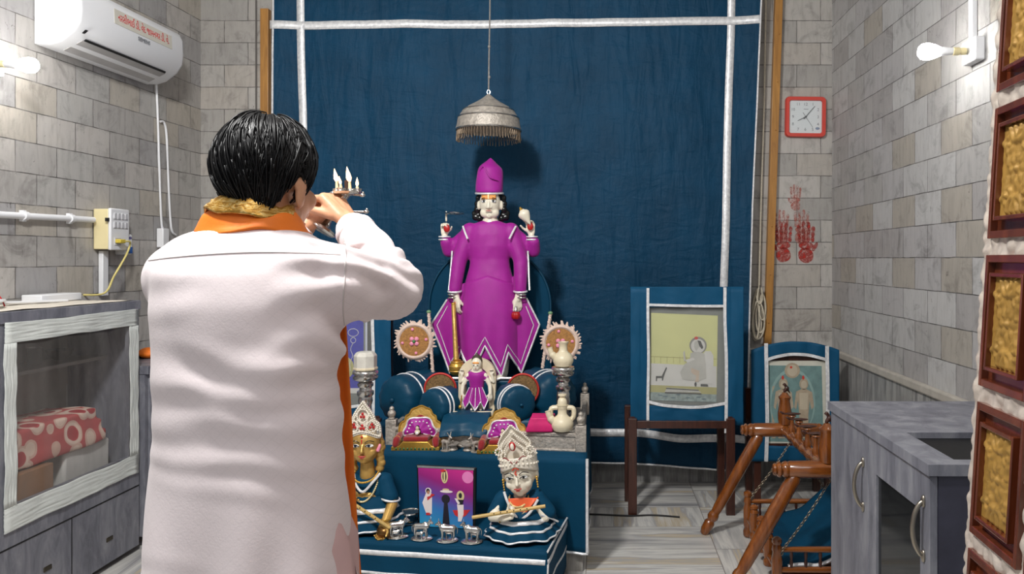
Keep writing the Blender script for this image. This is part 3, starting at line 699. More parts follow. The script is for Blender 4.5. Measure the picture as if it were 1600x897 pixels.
# straw fans with red rims
def straw_fan(c, r, label):
    k = thing('straw_fan', label, 'fan', (c[0], c[1], c[2]-r), 'round red rimmed straw fans')
    q = MB(); q.lathe([(.004, -.006), (r*.5, -.008), (r*.93, -.006), (r*.93, .006), (.004, .006)], c, 36, Matrix.Rotation(pi/2, 4, 'X')); q.build('straw_disc', STRAWD, k)
    q = MB(); q.tube([V((c[0]+r*math.cos(a), c[1], c[2]+r*math.sin(a))) for a in [2*pi*i/40 for i in range(40)]], r*.075, 8, closed=True); q.build('red_rim', mat('red_braid', (196, 58, 50), .6, var=.2) if 'rb' not in MT else MT['rb'], k); 
STRAWD = mat('dark_straw', (120, 92, 56), .8, var=.55, scale=120, bump=.6, bscale=140)
MT['rb'] = mat('red_braid', (190, 52, 44), .6, var=.2)
straw_fan(P(688, 608, 3.855), .078, 'red rimmed straw fan between teal bolsters at the mace side')
straw_fan(P(817, 609, 3.855), .078, 'red rimmed straw fan between teal bolsters at the jug side')

# flower fans on poles
def pole_fan(pc, p0, p1, label, grp='cream fringed hand fans on poles'):
    Y = 4.12; c = P(*pc, Y); a, bq = P(*p0, Y), P(*p1, Y); r = .083
    k = thing('pole_fan', label, 'fan', bq, grp)
    M = Matrix.Rotation(pi/2, 4, 'X')
    q = MB(); q.lathe([(.003, -.01), (r*.72, -.008), (r*.98, -.004), (r*.98, .01), (.003, .01)], c, 40, M); q.build('woven_disc', STRAW, k)
    FR = MT.get('fringe') or MT.setdefault('fringe', mat('cream_fringe', (222, 198, 184), .75, var=.1, scale=40, bump=.4, bscale=60))
    q = MB(); q.tube([V((c[0]+r*1.06*math.cos(t), c[1]-.002, c[2]+r*1.06*math.sin(t))) for t in [2*pi*i/48 for i in range(48)]], .0125, 8, closed=True)
    for i in range(46):
        t = 2*pi*i/46+random.uniform(-.06, .12); R1 = r*(1.12); R2 = r*(1.26+.2*random.random())
        q.tube([V((c[0]+R1*math.cos(t), c[1], c[2]+R1*math.sin(t))), V((c[0]+R2*math.cos(t+.07), c[1]+.004, c[2]+R2*math.sin(t+.07)))], [.008, .0035], 5)
    q.build('fringe', FR, k)
    q = MB()
    for i in range(4):
        t = pi/4+i*pi/2; q.ell((c[0]+.018*math.cos(t), c[1]-.013, c[2]+.018*math.sin(t)), (.012, .006, .012), 10, 6)
    fl = q.build('flower', PINKP, k); plab(fl, 'pink four petalled flower with green centre')
    q = MB(); q.ell((c[0], c[1]-.019, c[2]), (.009, .006, .009), 10, 6); q.build('flower_centre', mat('green_bead', (70, 130, 76), .5), fl)
    for i in range(4):
        t = .15+i*pi/2; q = MB(); q.ell((c[0]+.064*math.cos(t), c[1]-.011, c[2]+.064*math.sin(t)), (.0085, .006, .0085), 10, 6); plab(q.build('bead', PINKP, k), 'pink bead')
    q = MB(); q.tube([a, bq], .0085, 10)
    N = 60
    q.tube([a.lerp(bq, i/N)+V((.0085*math.cos(i*1.3), .0085*math.sin(i*1.3), 0)) for i in range(N+1)], .0035, 5); q.build('wrapped_pole', FR, k)
    q = MB(); q.ell(a+V((0, 0, .006)), (.013, .013, .01), 10, 6); plab(q.build('pole_tip', mat('green_tip', (112, 150, 112), .5), k), 'green pole tip')
pole_fan((648, 533), (670, 489), (677, 592), 'fringed straw fan on pole beside the raised elbow of the man')
pole_fan((876, 536), (860, 491), (845, 592), 'fringed straw fan on pole behind the cream jug')

# ---------------------------------------------------------------- standing deity
YD = 4.2
def D(px, py, dy=0.): return P(px, py, YD)+V((0, dy, 0))
u1 = YD/F
k = thing('deity_statue', 'standing white marble four armed deity statue in magenta dress and tall turban', 'statue', D(765, 590))
q = MB()
q.ell(D(766, 317, .0), (.058, .066, .078), 20, 14); q.cap(D(759, 333, -.022), .028, D(773, 333, -.022), .028); q.ell(D(766, 338, -.038), (.016, .016, .013))
q.cap(D(766, 316, -.064), .006, D(766, 325, -.07), .0095); q.ell(D(762.5, 325.5, -.064), .006); q.ell(D(769.5, 325.5, -.064), .006)
q.cap(D(762, 331.5, -.058), .005, D(770, 331.5, -.058), .005)
q.cap(D(766, 335, .01), .036, D(766, 352, .012), .04)
for s in (-1, 1): q.ell(D(766+s*17.5, 321, .0), (.011, .016, .026))
q.ell(D(766, 372, .01), (.1, .06, .07)); 
q.cap(D(766, 350, .01), .05, D(766, 560, .01), .07)
for s, cx in ((-1, 712), (1, 813)):
    sx = 766+s*36
    q.cap(D(sx, 362, .01), .034, D(766+s*49, 408, -.005), .028); q.cap(D(766+s*49, 408, -.005), .028, D(cx-s*2, 458, -.03), .018)
    q.cap(D(cx-s*2, 458, -.03), .018, D(cx-s*3, 467, -.032), .019)
    hand(q, D(cx-s*3, 464, -.032), (0, -.05, -1), (-s*.5, .7, 0), side=-s, curl=(22, 34, 30), s=.66, thumb=(.7, .35, .5))
# raised rear arms
q.cap(D(722, 370, .03), .03, D(700, 391, .04), .026); q.cap(D(700, 391, .04), .026, D(694, 370, .01), .017)
q.cap(D(810, 370, .03), .03, D(833, 391, .04), .026); q.cap(D(833, 391, .04), .026, D(830, 368, .01), .017)
hand(q, D(694, 367, .01), (.08, 0, 1), (.1, -1, 0), side=1, curl=(55, 55, 40), s=.6)
q.cap(D(697, 345, .006), .006, D(697, 331, .004), .0052)
hand(q, D(830, 366, .01), (-.1, 0, 1), (-.35, -.9, 0), side=-1, curl=(34, 34, 20), s=.66)
for s in (-1, 1):
    q.cap(D(766+s*18, 560, 0), .045, D(766+s*18, 583, 0), .035); q.cap(D(766+s*18, 586, 0), .026, D(766+s*19, 588, -.1), .02)
q.remesh(.0036, 3); body = q.build('body', MARBLE, k, ang=180)
# dress
q = MB(); N = 40
rows = [(344, 10, .034), (347, 19, .045), (350, 28, .054), (356, 36, .06), (366, 38, .068), (385, 35, .07), (405, 30.5, .064), (418, 32, .068), (440, 38, .08), (470, 41, .088), (510, 43.5, .094), (560, 44.5, .096)]
def ring(r):
    py, hw, dp = r; cx = pl(py, [(344, 766), (410, 765), (560, 764.5)]); o = []
    for i in range(N):
        a = 2*pi*i/N; c, s = math.cos(a), math.sin(a)
        fold = 1+(.02*math.sin(a*9+py*.02)+.02*noise.noise((a*2.2, py*.012, 1)))*max(0, min(1, (py-410)/60))
        o.append(D(cx+hw*math.copysign(abs(c)**.85, c)*fold, py, dp*math.copysign(abs(s)**.9, s)*fold+.01))
    return o
q.rings([ring(r) for r in rows])
for s, cx in ((-1, 712), (1, 814)):
    q.cap(D(766+s*32, 361, .01), .048, D(766+s*48, 408, -.005), .041); q.cap(D(766+s*48, 408, -.005), .041, D(cx, 451, -.026), .034)
    q.cap(D(766+s*40, 368, .03), .038, D(766+s*66, 391, .04), .04); q.cap(D(766+s*66, 391, .04), .04, D(766+s*69 if s < 0 else 833, 379, .015), .036)
q.remesh(.0065, 4)
q.v = [(x, y+.0035*noise.noise((x*22, z*16, 3)), z) for x, y, z in q.v]
dress = q.build('dress', PURPLE, k, ang=180)
bot = [(674, 507), (704, 583), (723, 548), (742, 580), (762, 537), (787, 586), (797, 548), (815, 583), (843, 507)]
top = [(674, 505), (699, 468), (715, 446), (765, 430), (812, 446), (824, 466), (843, 505)]
def pan(px, py, off=0.):
    x = (px-764)/88; pq = min(py, 560); hw = pl(pq, [(r[0], r[1]) for r in rows]); dp = pl(pq, [(r[0], r[2]) for r in rows])
    dx = min(1, abs(px-764.6)/(hw*1.01)); s_ = math.sqrt(max(0, 1-(dx**(1/.85))**2)); d = -dp*s_**.9-.0015-.007*max(0, min(1, (py-430)/60))
    d = min(d, -.034*(1-x*x))
    f = .004*math.sin(px*.22)*max(0, min(1, (py-470)/60))
    return D(px, py, d+f+.01-off)
q = MB(); q.sheet(lambda u, v: (lambda px: pan(px, lerp(pl(px, bot), pl(px, top), v)))(lerp(674, 843, u)), 169, 24)
pnl = q.build('front_panel', PURPLE, k, solid=.004, ang=180)
def dens(pts, n=10):
    o = []
    for a, c in zip(pts, pts[1:]):
        for i in range(n): o.append((lerp(a[0], c[0], i/n), lerp(a[1], c[1], i/n)))
    return o+[pts[-1]]
q = MB(); q.tube([pan(a, c, .003) for a, c in dens([(699, 468), (674, 507)]+bot[1:-1]+[(843, 507), (823, 466)])], .0052, 6); q.build('silver_hem', FOIL, k)
inner = [(700, 478), (683, 508), (705, 567), (718, 541)]
q = MB(); q.tube([pan(a, c, .004) for a, c in dens(inner)], .0026, 5); q.tube([pan(a, c, .004) for a, c in dens([(738, 566), (762, 524), (786, 570), (796, 536), (814, 568), (834, 508), (822, 478)])], .0026, 5)
q.tube([pan(a, c, .004) for a, c in dens([(722, 545), (727, 560), (741, 572)])], .0026, 5); q.build('silver_line', FOIL, k)
q = MB()
q.sheet(lambda u, v: D(lerp(742, 788, u), lerp(584, 520, v), -.06+.008*math.sin(u*20)), 30, 6); q.build('under_skirt', PURPLED, k, solid=.004)
# silver trims of the sleeves and collar
for s in (-1, 1):
    q = MB()
    q.tube(smoothpath([D(766+s*33, 350, -.038), D(766+s*39, 360, -.046), D(766+s*29, 372, -.071)] if 0 else [D(766+s*41, 354, -.032), D(766+s*37, 363, -.052), D(766+s*32, 374, -.066)]), .0055, 6)
    q.tube(smoothpath([D(766+s*59, 392, -.01), D(766+s*60, 410, -.012), D(766+s*61, 430, -.025), D(766+s*62.5, 453, -.04)]), .005, 6)
    cx = 712 if s < 0 else 814
    q.tube([D(cx, 455, -.027)+V((.0345*math.cos(t), .034*math.sin(t), .004*math.sin(t))) for t in [2*pi*i/28 for i in range(28)]], .0055, 6, closed=True); q.build('sleeve_trim', FOIL, k)
for s in (-1, 1):
    cx = 709 if s < 0 else 816
    for dz in (0, 4.5):
        q = MB(); q.tube([D(cx, 460+dz, -.031)+V((.0245*math.cos(t), .024*math.sin(t), 0)) for t in [2*pi*i/28 for i in range(28)]], .0048, 8, closed=True); q.build('bangle', SILVER, k)
    cx = 694 if s < 0 else 831
    for dz in (0, 4.5):
        q = MB(); q.tube([D(cx, 370+dz, .012)+V((.03*math.cos(t), .028*math.sin(t), 0)) for t in [2*pi*i/28 for i in range(28)]], .0042, 8, closed=True); q.build('cuff_trim', FOIL, k)
# hair, turban and face
q = MB(); q.ell(D(766, 312, .018), (.066, .06, .062), 20, 12)
for s in (-1, 1):
    for i, (dx, py, r) in enumerate(((19, 309, .02), (21, 318, .018), (21, 327, .019), (20, 335, .022), (24, 339, .02), (17, 341, .02), (26, 333, .016))):
        q.ell(D(766+s*dx, py, .028-.006*(i % 3)), (r, r, r*1.05), 12, 8)
q.remesh(.005, 2); q.build('hair', BLACK, k, ang=180)
q = MB(); tr = [(302, 21, .072), (299, 21.4, .073), (290, 21.2, .073), (280, 20.6, .072), (271, 20, .07), (265, 19.3, .066), (260, 16.5, .055), (256, 11, .036), (252.5, 7, .022), (249, 3.5, .012), (247.5, 1, .005)]
q.rings([[D(pl(py, [(249, 768), (262, 766), (302, 764.5)])+hw*math.cos(a)*(1+.03*math.sin(3*a+py*.1)), py+(1.5*math.cos(a) if py < 298 else 0)-(2*math.sin(a) if py > 298 else 0), dp*math.sin(a)*(1+.05*math.sin(2*a+py*.07))+.004) for a in [2*pi*i/32 for i in range(32)]] for py, hw, dp in tr])
tb = q.build('turban', PURPLE, k, ang=80, sub=1)
q = MB(); q.tube(smoothpath([D(752, 268, -.05), D(758, 262, -.062), D(764, 272, -.074), D(770, 280, -.074), D(780, 283, -.058)]), .0042, 6); q.build('turban_fold', PURPLE, tb)
q = MB(); q.tube([D(764.5+21.2*math.cos(a), 302-2.2*math.sin(a), .073*math.sin(a)+.004) for a in [2*pi*i/36 for i in range(36)]], .0055, 6, closed=True); q.build('silver_band', FOIL, tb)
def fell(name, c, r, mt, M=None, lab=None):
    q = MB(); q.ell(c, r, 14, 8, M); o = q.build(name, mt, k)
    if lab: plab(o, lab)
    return o
TIL = mat('tilak_orange', (232, 158, 84), .6, var=.05)
q = MB(); q.sheet(lambda u, v: D(lerp(755, 777, u), lerp(312.5, 303.5, v), -.0665+.02*abs(u-.5)**2*4*.6+(.006 if 0 else .004*(v))), 14, 4); plab(q.build('forehead_paste', TIL, k, solid=.003), 'orange forehead paste')
q = MB(); q.box(D(766, 308, -.07), (.008, .004, .03)); plab(q.build('tilak_mark', mat('tilak_yellow', (244, 226, 168), .5), k, bevel=.001), 'pale vertical tilak stroke')
for s in (-1, 1):
    e = D(766+s*7.2, 316, -.0585); fell('eye', e, (.0135, .007, .007), WHITEP); fell('iris', e+V((0, -.0052, .0005)), (.0058, .003, .006), BLACK)
    q = MB(); q.tube(smoothpath([e+V((-s*.013, 0, .002)), e+V((0, -.006, .008)), e+V((s*.014, .003, .001))]), .0016, 6); q.build('eyelid_line', BLACK, k)
    q = MB(); q.tube(smoothpath([e+V((-s*.013, -.002, .0115)), e+V((0, -.006, .018)), e+V((s*.016, .004, .012))]), .0019, 6); q.build('eyebrow', BLACK, k)
fell('lips', D(766, 330.4, -.0625), (.0155, .0045, .0034), mat('lip_rose', (196, 118, 106), .45)); fell('chin_stud', D(766, 336.5, -.055), (.0028, .002, .0028), SILVER, None, 'silver chin stud')
for s, (hx, hy) in ((-1, (699, 357)), (1, (829, 354))):
    q = MB(); q.ell(D(hx, hy, -.02), (.017, .0075, .022), 14, 8); q.build('red_palm', RED, k)
for s in (-1, 1):
    q = MB(); q.ell(D(713 if s < 0 else 808, 475, -.034), (.009, .014, .016), 12, 8); q.build('red_palm', RED, k)
# things in the hands
m = thing('golden_mace', 'golden mace with ribbed round head in the lower hand of deity', 'mace', D(720, 586, -.115))
g0, g1 = D(711.5, 474, -.055), D(719, 558, -.115)
q = MB(); q.tube([g0, g0.lerp(g1, .02), g0.lerp(g1, .5), g1], [.007, .0115, .0125, .015], 14); q.build('shaft', GOLDP, m)
q = MB(); q.ell(g0, (.012, .012, .009)); q.build('pommel', GOLD, m)
q = MB(); q.lathe([(.012, .05), (.022, .046), (.02, .04), (.03, .034), (.04, .02), (.043, 0), (.04, -.018), (.028, -.034), (.01, -.04)], D(720.5, 571, -.118), 24, sx=1); 
hd = q.build('head', GOLD, m)
q = MB()
for z in (.036, .012, -.012): q.tube([D(720.5, 571, -.118)+V((.0425*math.cos(t)*(1 if abs(z) < .02 else .72), .0425*math.sin(t)*(1 if abs(z) < .02 else .72), z)) for t in [2*pi*i/30 for i in range(30)]], .003, 6, closed=True)
q.build('ribs', GOLDP, hd)
m = thing('red_lotus_bud', 'small red lotus bud hanging from the lower hand of deity', 'lotus', D(807.5, 500, -.045))
q = MB(); c = D(807.5, 492, -.05)
for i in range(7):
    t = 2*pi*i/7; q.ell(c+V((.012*math.cos(t), .012*math.sin(t), 0)), (.013, .013, .021), 12, 8)
q.build('petals', RED, m); q = MB(); q.lathe([(.009, 0), (.014, .006), (.008, .014), (.006, .035)], c+V((0, 0, .016)), 14); plab(q.build('stem_cap', SILVER, m), 'silver stem cap')
q = MB(); c = D(710, 333, -.004)
q.lathe([(.03, -.003), (.05, -.0035), (.056, 0), (.05, .0035), (.03, .003), (.028, 0)], c, 36, Matrix.Rotation(.16, 4, 'X') @ Matrix.Rotation(.06, 4, 'Y'), closed=False)
for i in range(6):
    t = pi*i/6; d = V((math.cos(t), math.sin(t), 0)); d.rotate(Euler((.16, .06, 0))); q.tube([c-d*.03, c+d*.03], .002, 6)
tag(q.build('discus', SILVER), 'silver disc spinning on the raised finger of the deity', 'discus')
m = thing('conch_shell', 'white conch shell with gold tip in the raised hand of deity', 'conch', D(821, 348, -.035))
q = MB(); prof = [(.002, -.05), (.008, -.04), (.014, -.025), (.024, -.008), (.031, .008), (.033, .02), (.027, .03), (.018, .036), (.012, .043)]
Mc = Matrix.Rotation(-.55, 4, 'Y'); q.lathe(prof, D(822, 339, -.03), 20, Mc, sy=.85); q.build('shell', MARBLE, m)
q = MB(); q.lathe([(.0125, .042), (.009, .049), (.003, .06)], D(822, 339, -.03), 14, Mc); plab(q.build('tip', GOLD, m), 'gold tip')

# hanging silver canopy
YN = 4.27; cc = P(763.5, 205, YN)
k = thing('hanging_canopy', 'domed silver canopy with tassel fringe hanging above the deity', 'canopy', cc)
R0 = .178
q = MB(); q.lathe([(R0, .0), (R0+.003, .012), (R0*.985, .03), (R0*.97, .05), (R0*.95, .07), (R0*.86, .095), (R0*.8, .112), (R0*.62, .136), (R0*.4, .158), (R0*.22, .178), (R0*.1, .196), (.008, .205), (.006, .207), (.012, .2), (R0*.8, .1), (R0*.95, .03), (R0*.98, 0)], cc, 48, closed=False); q.build('dome', OLDSILVER, k, ang=60)
q = MB()
for zz, rr in ((.004, R0+.002), (.072, R0*.95), (.114, R0*.8)): q.tube([cc+V((rr*math.cos(t), rr*math.sin(t), zz)) for t in [2*pi*i/48 for i in range(48)]], .0042, 6, closed=True)
q.build('beaded_rim', SILVER, k)
q = MB()
for i in range(64):
    t = 2*pi*i/64; x, y = (R0-.004)*math.cos(t), (R0-.004)*math.sin(t); l = .052+.008*random.random()
    q.tube([cc+V((x, y, .002)), cc+V((x*1.005+.003*random.uniform(-1, 1), y*1.005, -l*.6)), cc+V((x*1.01+.004*random.uniform(-1, 1), y*1.01, -l))], [.0018, .0018, .003], 5)
    t2 = t+pi/64; q.tube([cc+V((x, y, -.002)), cc+V(((R0-.004)*math.cos(t2), (R0-.004)*math.sin(t2), -.032)), cc+V(((R0-.004)*math.cos(t+pi/32), (R0-.004)*math.sin(t+pi/32), -.002))], .0014, 4)
q.build('tassel_fringe', mat('aged_silver_fringe', (150, 132, 112), .42, .7, var=.3, scale=60), k)
q = MB(); q.tube([cc+V((0, 0, .205+.012)) + V((.008*math.cos(t), 0, .012*math.sin(t))) for t in [2*pi*i/16 for i in range(16)]], .0024, 6, closed=True); q.build('ring', SILVER, k)
q = MB(); zt_ = 3.29
q.tube([cc+V((.0, 0, .226)), cc+V((.002, 0, .4)), cc+V((.006, 0, .6)), V((cc.x+.012, cc.y, zt_))], .0042, 8)
for zz in (.30, .47): q.ell(cc+V((.003, 0, zz+.0)), (.008, .008, .011), 10, 6)
q.build('cord', mat('hanger_cord', (152, 148, 144), .5, .3, var=.2, scale=90), k)

# small idol in arched frame
YS = 3.74; k = thing('small_idol', 'small white idol in magenta dress standing in a cream arched frame', 'idol', P(745, 648, YS))
def S(px, py, dy=0.): return P(px, py, YS)+V((0, dy, 0))
us = YS/F
IV = mat('ivory_stone', (218, 204, 176), .5, var=.08, scale=20, bump=.1)
q = MB(); q.box2(S(710, 647.5, -.05), S(773, 640, .06)); q.build('base', IV, k, bevel=.003)
oo = [(715.5, 641), (715.5, 590)]+[(745+29.5*math.cos(a), 590-30*math.sin(a)) for a in [pi-pi*i/24 for i in range(1, 24)]]+[(774.5, 590), (772.5, 641)]
ii = [(763, 641), (763.5, 592)]+[(745+17*math.cos(a), 592-17*math.sin(a)) for a in [pi*i/24 for i in range(1, 24)]]+[(727, 592), (727.5, 641)]
q = MB(); n = len(oo)
ii = ii[::-1]
for dy in (0.01, .045):
    q.v += [tuple(S(a, c, dy)) for a, c in oo]+[tuple(S(a, c, dy)) for a, c in ii]
m_n = len(ii); assert m_n == n
for i in range(n-1):
    q.f.append((i, i+1, n+i+1, n+i)); o2 = 2*n; q.f.append((o2+i, o2+n+i, o2+n+i+1, o2+i+1)); q.f.append((i, o2+i, o2+i+1, i+1)); q.f.append((n+i, n+i+1, o2+n+i+1, o2+n+i))
for a in (0, n-1): q.f.append((a, n+a, 3*n+a, 2*n+a))
q.build('arch', IV, k, bevel=.002)
q = MB(); q.ell(S(745, 568, -.01), (.025, .026, .032), 16, 10); q.ell(S(745, 574, -.022), (.016, .014, .016)); q.cap(S(745, 575, 0), .013, S(745, 584, 0), .015)
q.cap(S(745, 582, 0), .03, S(745, 600, 0), .03); q.cap(S(745, 568, -.034), .003, S(745, 571, -.036), .0042)
for s in (-1, 1):
    q.cap(S(745+s*13, 586, -.005), .012, S(745+s*21, 602, -.01), .0105); q.cap(S(745+s*21, 602, -.01), .0105, S(745+s*22, 614, -.022), .008)
    hand(q, S(745+s*22, 613, -.022), (0, -.1, -1), (-s*.4, .7, 0), side=-s, curl=(25, 35, 30), s=.3)
    q.cap(S(745+s*14, 588, .01), .01, S(745+s*26, 597, .008), .0085); q.cap(S(745+s*26, 597, .008), .0085, S(745+s*23, 585, 0), .007); hand(q, S(745+s*23, 586, 0), (0, 0, 1), (0, -1, 0), side=s, curl=(45, 45, 30), s=.26)
    q.cap(S(745+s*6, 625, 0), .011, S(745+s*6, 637, 0), .009); q.cap(S(745+s*6, 638, 0), .009, S(745+s*7, 639, -.025), .007)
q.remesh(.0028, 2); q.build('body', MARBLE, k, ang=180)
q = MB(); q.ell(S(745, 562.5, .004), (.026, .026, .026), 16, 10); q.cap(S(745, 560, .004), .016, S(745, 555, .004), .009); q.build('hair_bun', mat('idol_hair', (70, 60, 48), .5, var=.2), k)
q = MB(); q.ell(S(745, 566, -.031), (.017, .006, .0065), 12, 8); plab(q.build('forehead_paste', TIL, k), 'orange forehead paste')
for s in (-1, 1):
    q = MB(); q.ell(S(745+s*3, 569.5, -.035), (.0042, .002, .0016), 8, 6); q.build('eye', BLACK, k)
q = MB(); q.ell(S(745, 574.5, -.0365), (.005, .002, .0012), 8, 6); q.build('lips', MT.setdefault('lip', mat('lips_red', (178, 72, 66), .45)), k)
bot2 = [(724, 626), (728, 637), (736, 624), (745, 638), (753, 625), (758, 637), (763, 624)]
def bod(u, v):
    a = 2*pi*u; py = lerp(606, 580, v); hw = pl(py, [(580, 9), (583, 13), (590, 13.5), (600, 11), (606, 10.5)])*us; return S(745, py)+V((hw*math.cos(a), hw*.85*math.sin(a), 0))
q = MB(); q.sheet(bod, 24, 8, closed=True)
for s in (-1, 1): q.cap(S(745+s*10, 585, 0), .014, S(745+s*14.5, 590, -.004), .0135)
q.build('bodice', PURPLE, k, solid=.002)
def ski(px, v):
    py = lerp(pl(px, bot2), 604, v); w = lerp(1, .5, v); x = 744.5+(px-744)*w; f = (px-744)/20
    return S(x, py, -.018-.03*(1-v)*math.sqrt(max(0, 1-f*f))-.012+.012*abs(f)+.004*math.sin(px*.9))
q = MB(); q.sheet(lambda u, v: ski(lerp(724, 763, u), v), 78, 12); q.build('skirt', PURPLE, k, solid=.002, ang=180)
q = MB(); q.tube([ski(px/2, 0)+V((0, -.0015, 0)) for px in range(1448, 1527)], .0026, 5)
for px in (724, 735, 745, 754, 763): q.tube([ski(px, i/8)+V((0, -.002, 0)) for i in range(9)], .002, 5)
for s in (-1, 1): q.tube([S(745+s*(14+3*math.cos(t)), 592+2*math.sin(t), -.004-.012*math.sin(t)) for t in [2*pi*i/16 for i in range(16)]], .0018, 5, closed=True)
q.build('silver_trim', FOIL, k)
q = MB(); q.tube([S(723, 616, -.03), S(721.5, 632, -.032)], .003, 8); q.ell(S(721, 634, -.032), (.009, .009, .01), 12, 8); tag(q.build('golden_mace', GOLD), 'tiny golden mace held by the small idol in arched frame', 'mace')

# silver stands and cream jugs
def stand(px, pt, Y, pb, label):
    t = P(px, pt, Y); z0 = ZP if pb is None else pb; H = t.z-z0
    k = thing('pedestal_stand', label, 'stand', (t.x, t.y, z0), 'turned silver pedestal stands')
    q = MB(); q.lathe([(.05, 0), (.052, .012), (.03, .03), (.024, .06), (.032, .1), (.036, .14), (.03, .18), (.024, .2)], (t.x, t.y, z0), 28); q.build('foot', SILVER, k)
    q = MB(); b0 = .19; q.lathe([(.022, b0), (.034, H-.14), (.03, H-.12), (.038, H-.11), (.038, H-.095), (.028, H-.09), (.026, H-.08), (.036, H-.07), (.036, H-.058), (.026, H-.05)], (t.x, t.y, z0), 28); q.build('stem', SILVER, k)
    q = MB(); q.lathe([(.026, H-.052), (.05, H-.042), (.057, H-.034), (.057, H-.024), (.049, H-.021), (.049, H-.018), (.058, H-.014), (.058, H-.004), (.054, H), (.001, H-.001)], (t.x, t.y, z0), 36); q.build('plate', SILVER, k)
    return V((t.x, t.y, t.z))
t1 = stand(880, 573, 3.8, .556, 'silver stand carrying cream jug inside the throne by its corner post')
t2 = stand(571, 579, 3.56, ZP, 'silver stand carrying octagonal marble pot behind the golden crowned bust')
def jug(c, s, label, lift=0.):
    k = thing('cream_jug', label, 'jug', c, 'cream jugs with spouts')
    q = MB(); q.lathe([(.022, 0), (.036, .004), (.046, .022), (.047, .038), (.038, .056), (.024, .066), (.019, .074), (.0185, .1), (.024, .108), (.025, .112), (.019, .112), (.016, .1), (.002, .09)], c, 28, Matrix.Scale(s, 4)); q.build('body', CREAM, k)
    q = MB(); q.tube(smoothpath([V(c)+V(p)*s for p in ((-.034, -.01, .042), (-.052, -.012, .062), (-.06, -.012, .088))]), [.016*s]*6+[.012*s]*6+[.013*s], 12); q.build('spout', CREAM, k)
    return k
jug(t1, 1.1, 'cream spouted jug standing on the silver pedestal plate')
jc = onz(877, 681, .604); jc.y = fr0(jc.x)+.0
j = jug(jc, 1.1, 'cream two handled jug standing on the silver throne rail beside pink cloth')
for s in (-1, 1):
    q = MB(); q.tube(smoothpath([jc+V((s*.022, 0, .11)), jc+V((s*.05, 0, .105)), jc+V((s*.052, 0, .07)), jc+V((s*.036, 0, .05))]), .0115, 8); q.build('handle', CREAM, j)
q = MB(); q.lathe([(.019, .1), (.024, .108), (.022, .14), (.018, .15), (.012, .156), (.02, .166), (.019, .172), (.001, .174)], jc, 20); q.build('stopper', CREAM, j)
k = thing('octagonal_pot', 'white faceted octagonal marble pot on silver stand', 'pot', t2)
q = MB(); q.lathe([(.044, 0), (.052, .006), (.053, .07), (.044, .082), (.036, .088), (.001, .09)], t2, 8, Matrix.Rotation(.3, 4, 'Z')); q.build('body', mat('alabaster', (206, 202, 192), .35, var=.1, scale=25), k, smooth=False, bevel=.003)
q = MB(); q.lathe([(.054, .004), (.056, .01), (.054, .016), (.05, .016)], t2, 8, Matrix.Rotation(.3, 4, 'Z')); q.build('foot_band', IV, k, smooth=False)
q = MB(); pc = onz(843, 676, .6); 
for i in range(4): q.box((pc.x+.004*i, fr0(pc.x)+.02, .612+i*.0165), (.125-.006*i, .1, .018))
q.remesh(.005, 5); crinkle(q, .006, 26); tag(q.build('folded_cloth', PINK), 'folded bright pink cloth on throne edge beside the cream jug', 'cloth')

# golden thrones with tiny idols on the platform edge
def mini_throne(px, py, label, first):
    c = onz(px, py, ZP+.001); c.y = fy(c.x)+.062
    k = thing('golden_throne', label, 'throne', c, 'small golden thrones with red seats')
    def T(u, w, dy=0): return c+V((u*.00292, dy, w*.00292))
    sc = [( -34, 14), (-34, 30), (-31, 37), (-26, 40), (-24, 47), (-19, 50), (-15, 57), (-8, 60), (0, 63), (8, 60), (15, 57), (19, 50), (24, 47), (26, 40), (31, 37), (34, 30), (34, 14)]
    sc = [(a.x, a.y) for a in smoothpath([V((x, y, 0)) for x, y in sc], 5)]
    q = MB(); q.prism(sc, lambda u, v, w: T(u, v, w+.05+(v-14)*.0006), -.006, .006); q.build('backrest', GOLDP, k, bevel=.002)
    q = MB(); q.tube([T(u, v, .042+(v-14)*.0006) for u, v in sc], .0042, 6); q.build('backrest_rim', GOLD, k)
    q = MB(); q.prism([(u*.74, 14+(v-14)*.72) for u, v in sc], lambda u, v, w: T(u, v, w+.038+(v-14)*.0006), -.004, .004); plab(q.build('back_pad', REDV, k, bevel=.002), 'red velvet back pad')
    q = MB(); q.prism([(-38, 0), (38, 0), (38, 6), (26, 7), (20, 14), (-20, 14), (-26, 7), (-38, 6)], lambda u, v, w: T(u, v, w), -.05, .06); q.build('base', GOLD, k, bevel=.002)
    q = MB()
    for i in range(11): q.ell(T(-30+i*6, 3, -.05), (.0055, .003, .0055), 8, 6)
    q.build('base_jewels', mat('jewel_green', (58, 96, 50), .3, var=.9, scale=120), k)
    q = MB(); q.box(T(0, 17.5, -.004), (.115, .085, .02)); q.remesh(.004, 5); plab(q.build('seat_pad', REDV, k), 'red velvet seat pad')
    for s in (-1, 1):
        q = MB(); q.cap(T(s*31, 15, -.035), .016, T(s*31, 18, .04), .016); q.cap(T(s*32, 9, -.042), .014, T(s*31, 15, -.035), .016); plab(q.build('armrest', REDV, k), 'red velvet armrest')
        q = MB(); q.tube([T(s*31, 15, -.02)+V((.0168*math.cos(t), 0, .0168*math.sin(t))) for t in [2*pi*i/20 for i in range(20)]], .0022, 5, closed=True); q.build('gold_ring', GOLD, k)
    return k, c
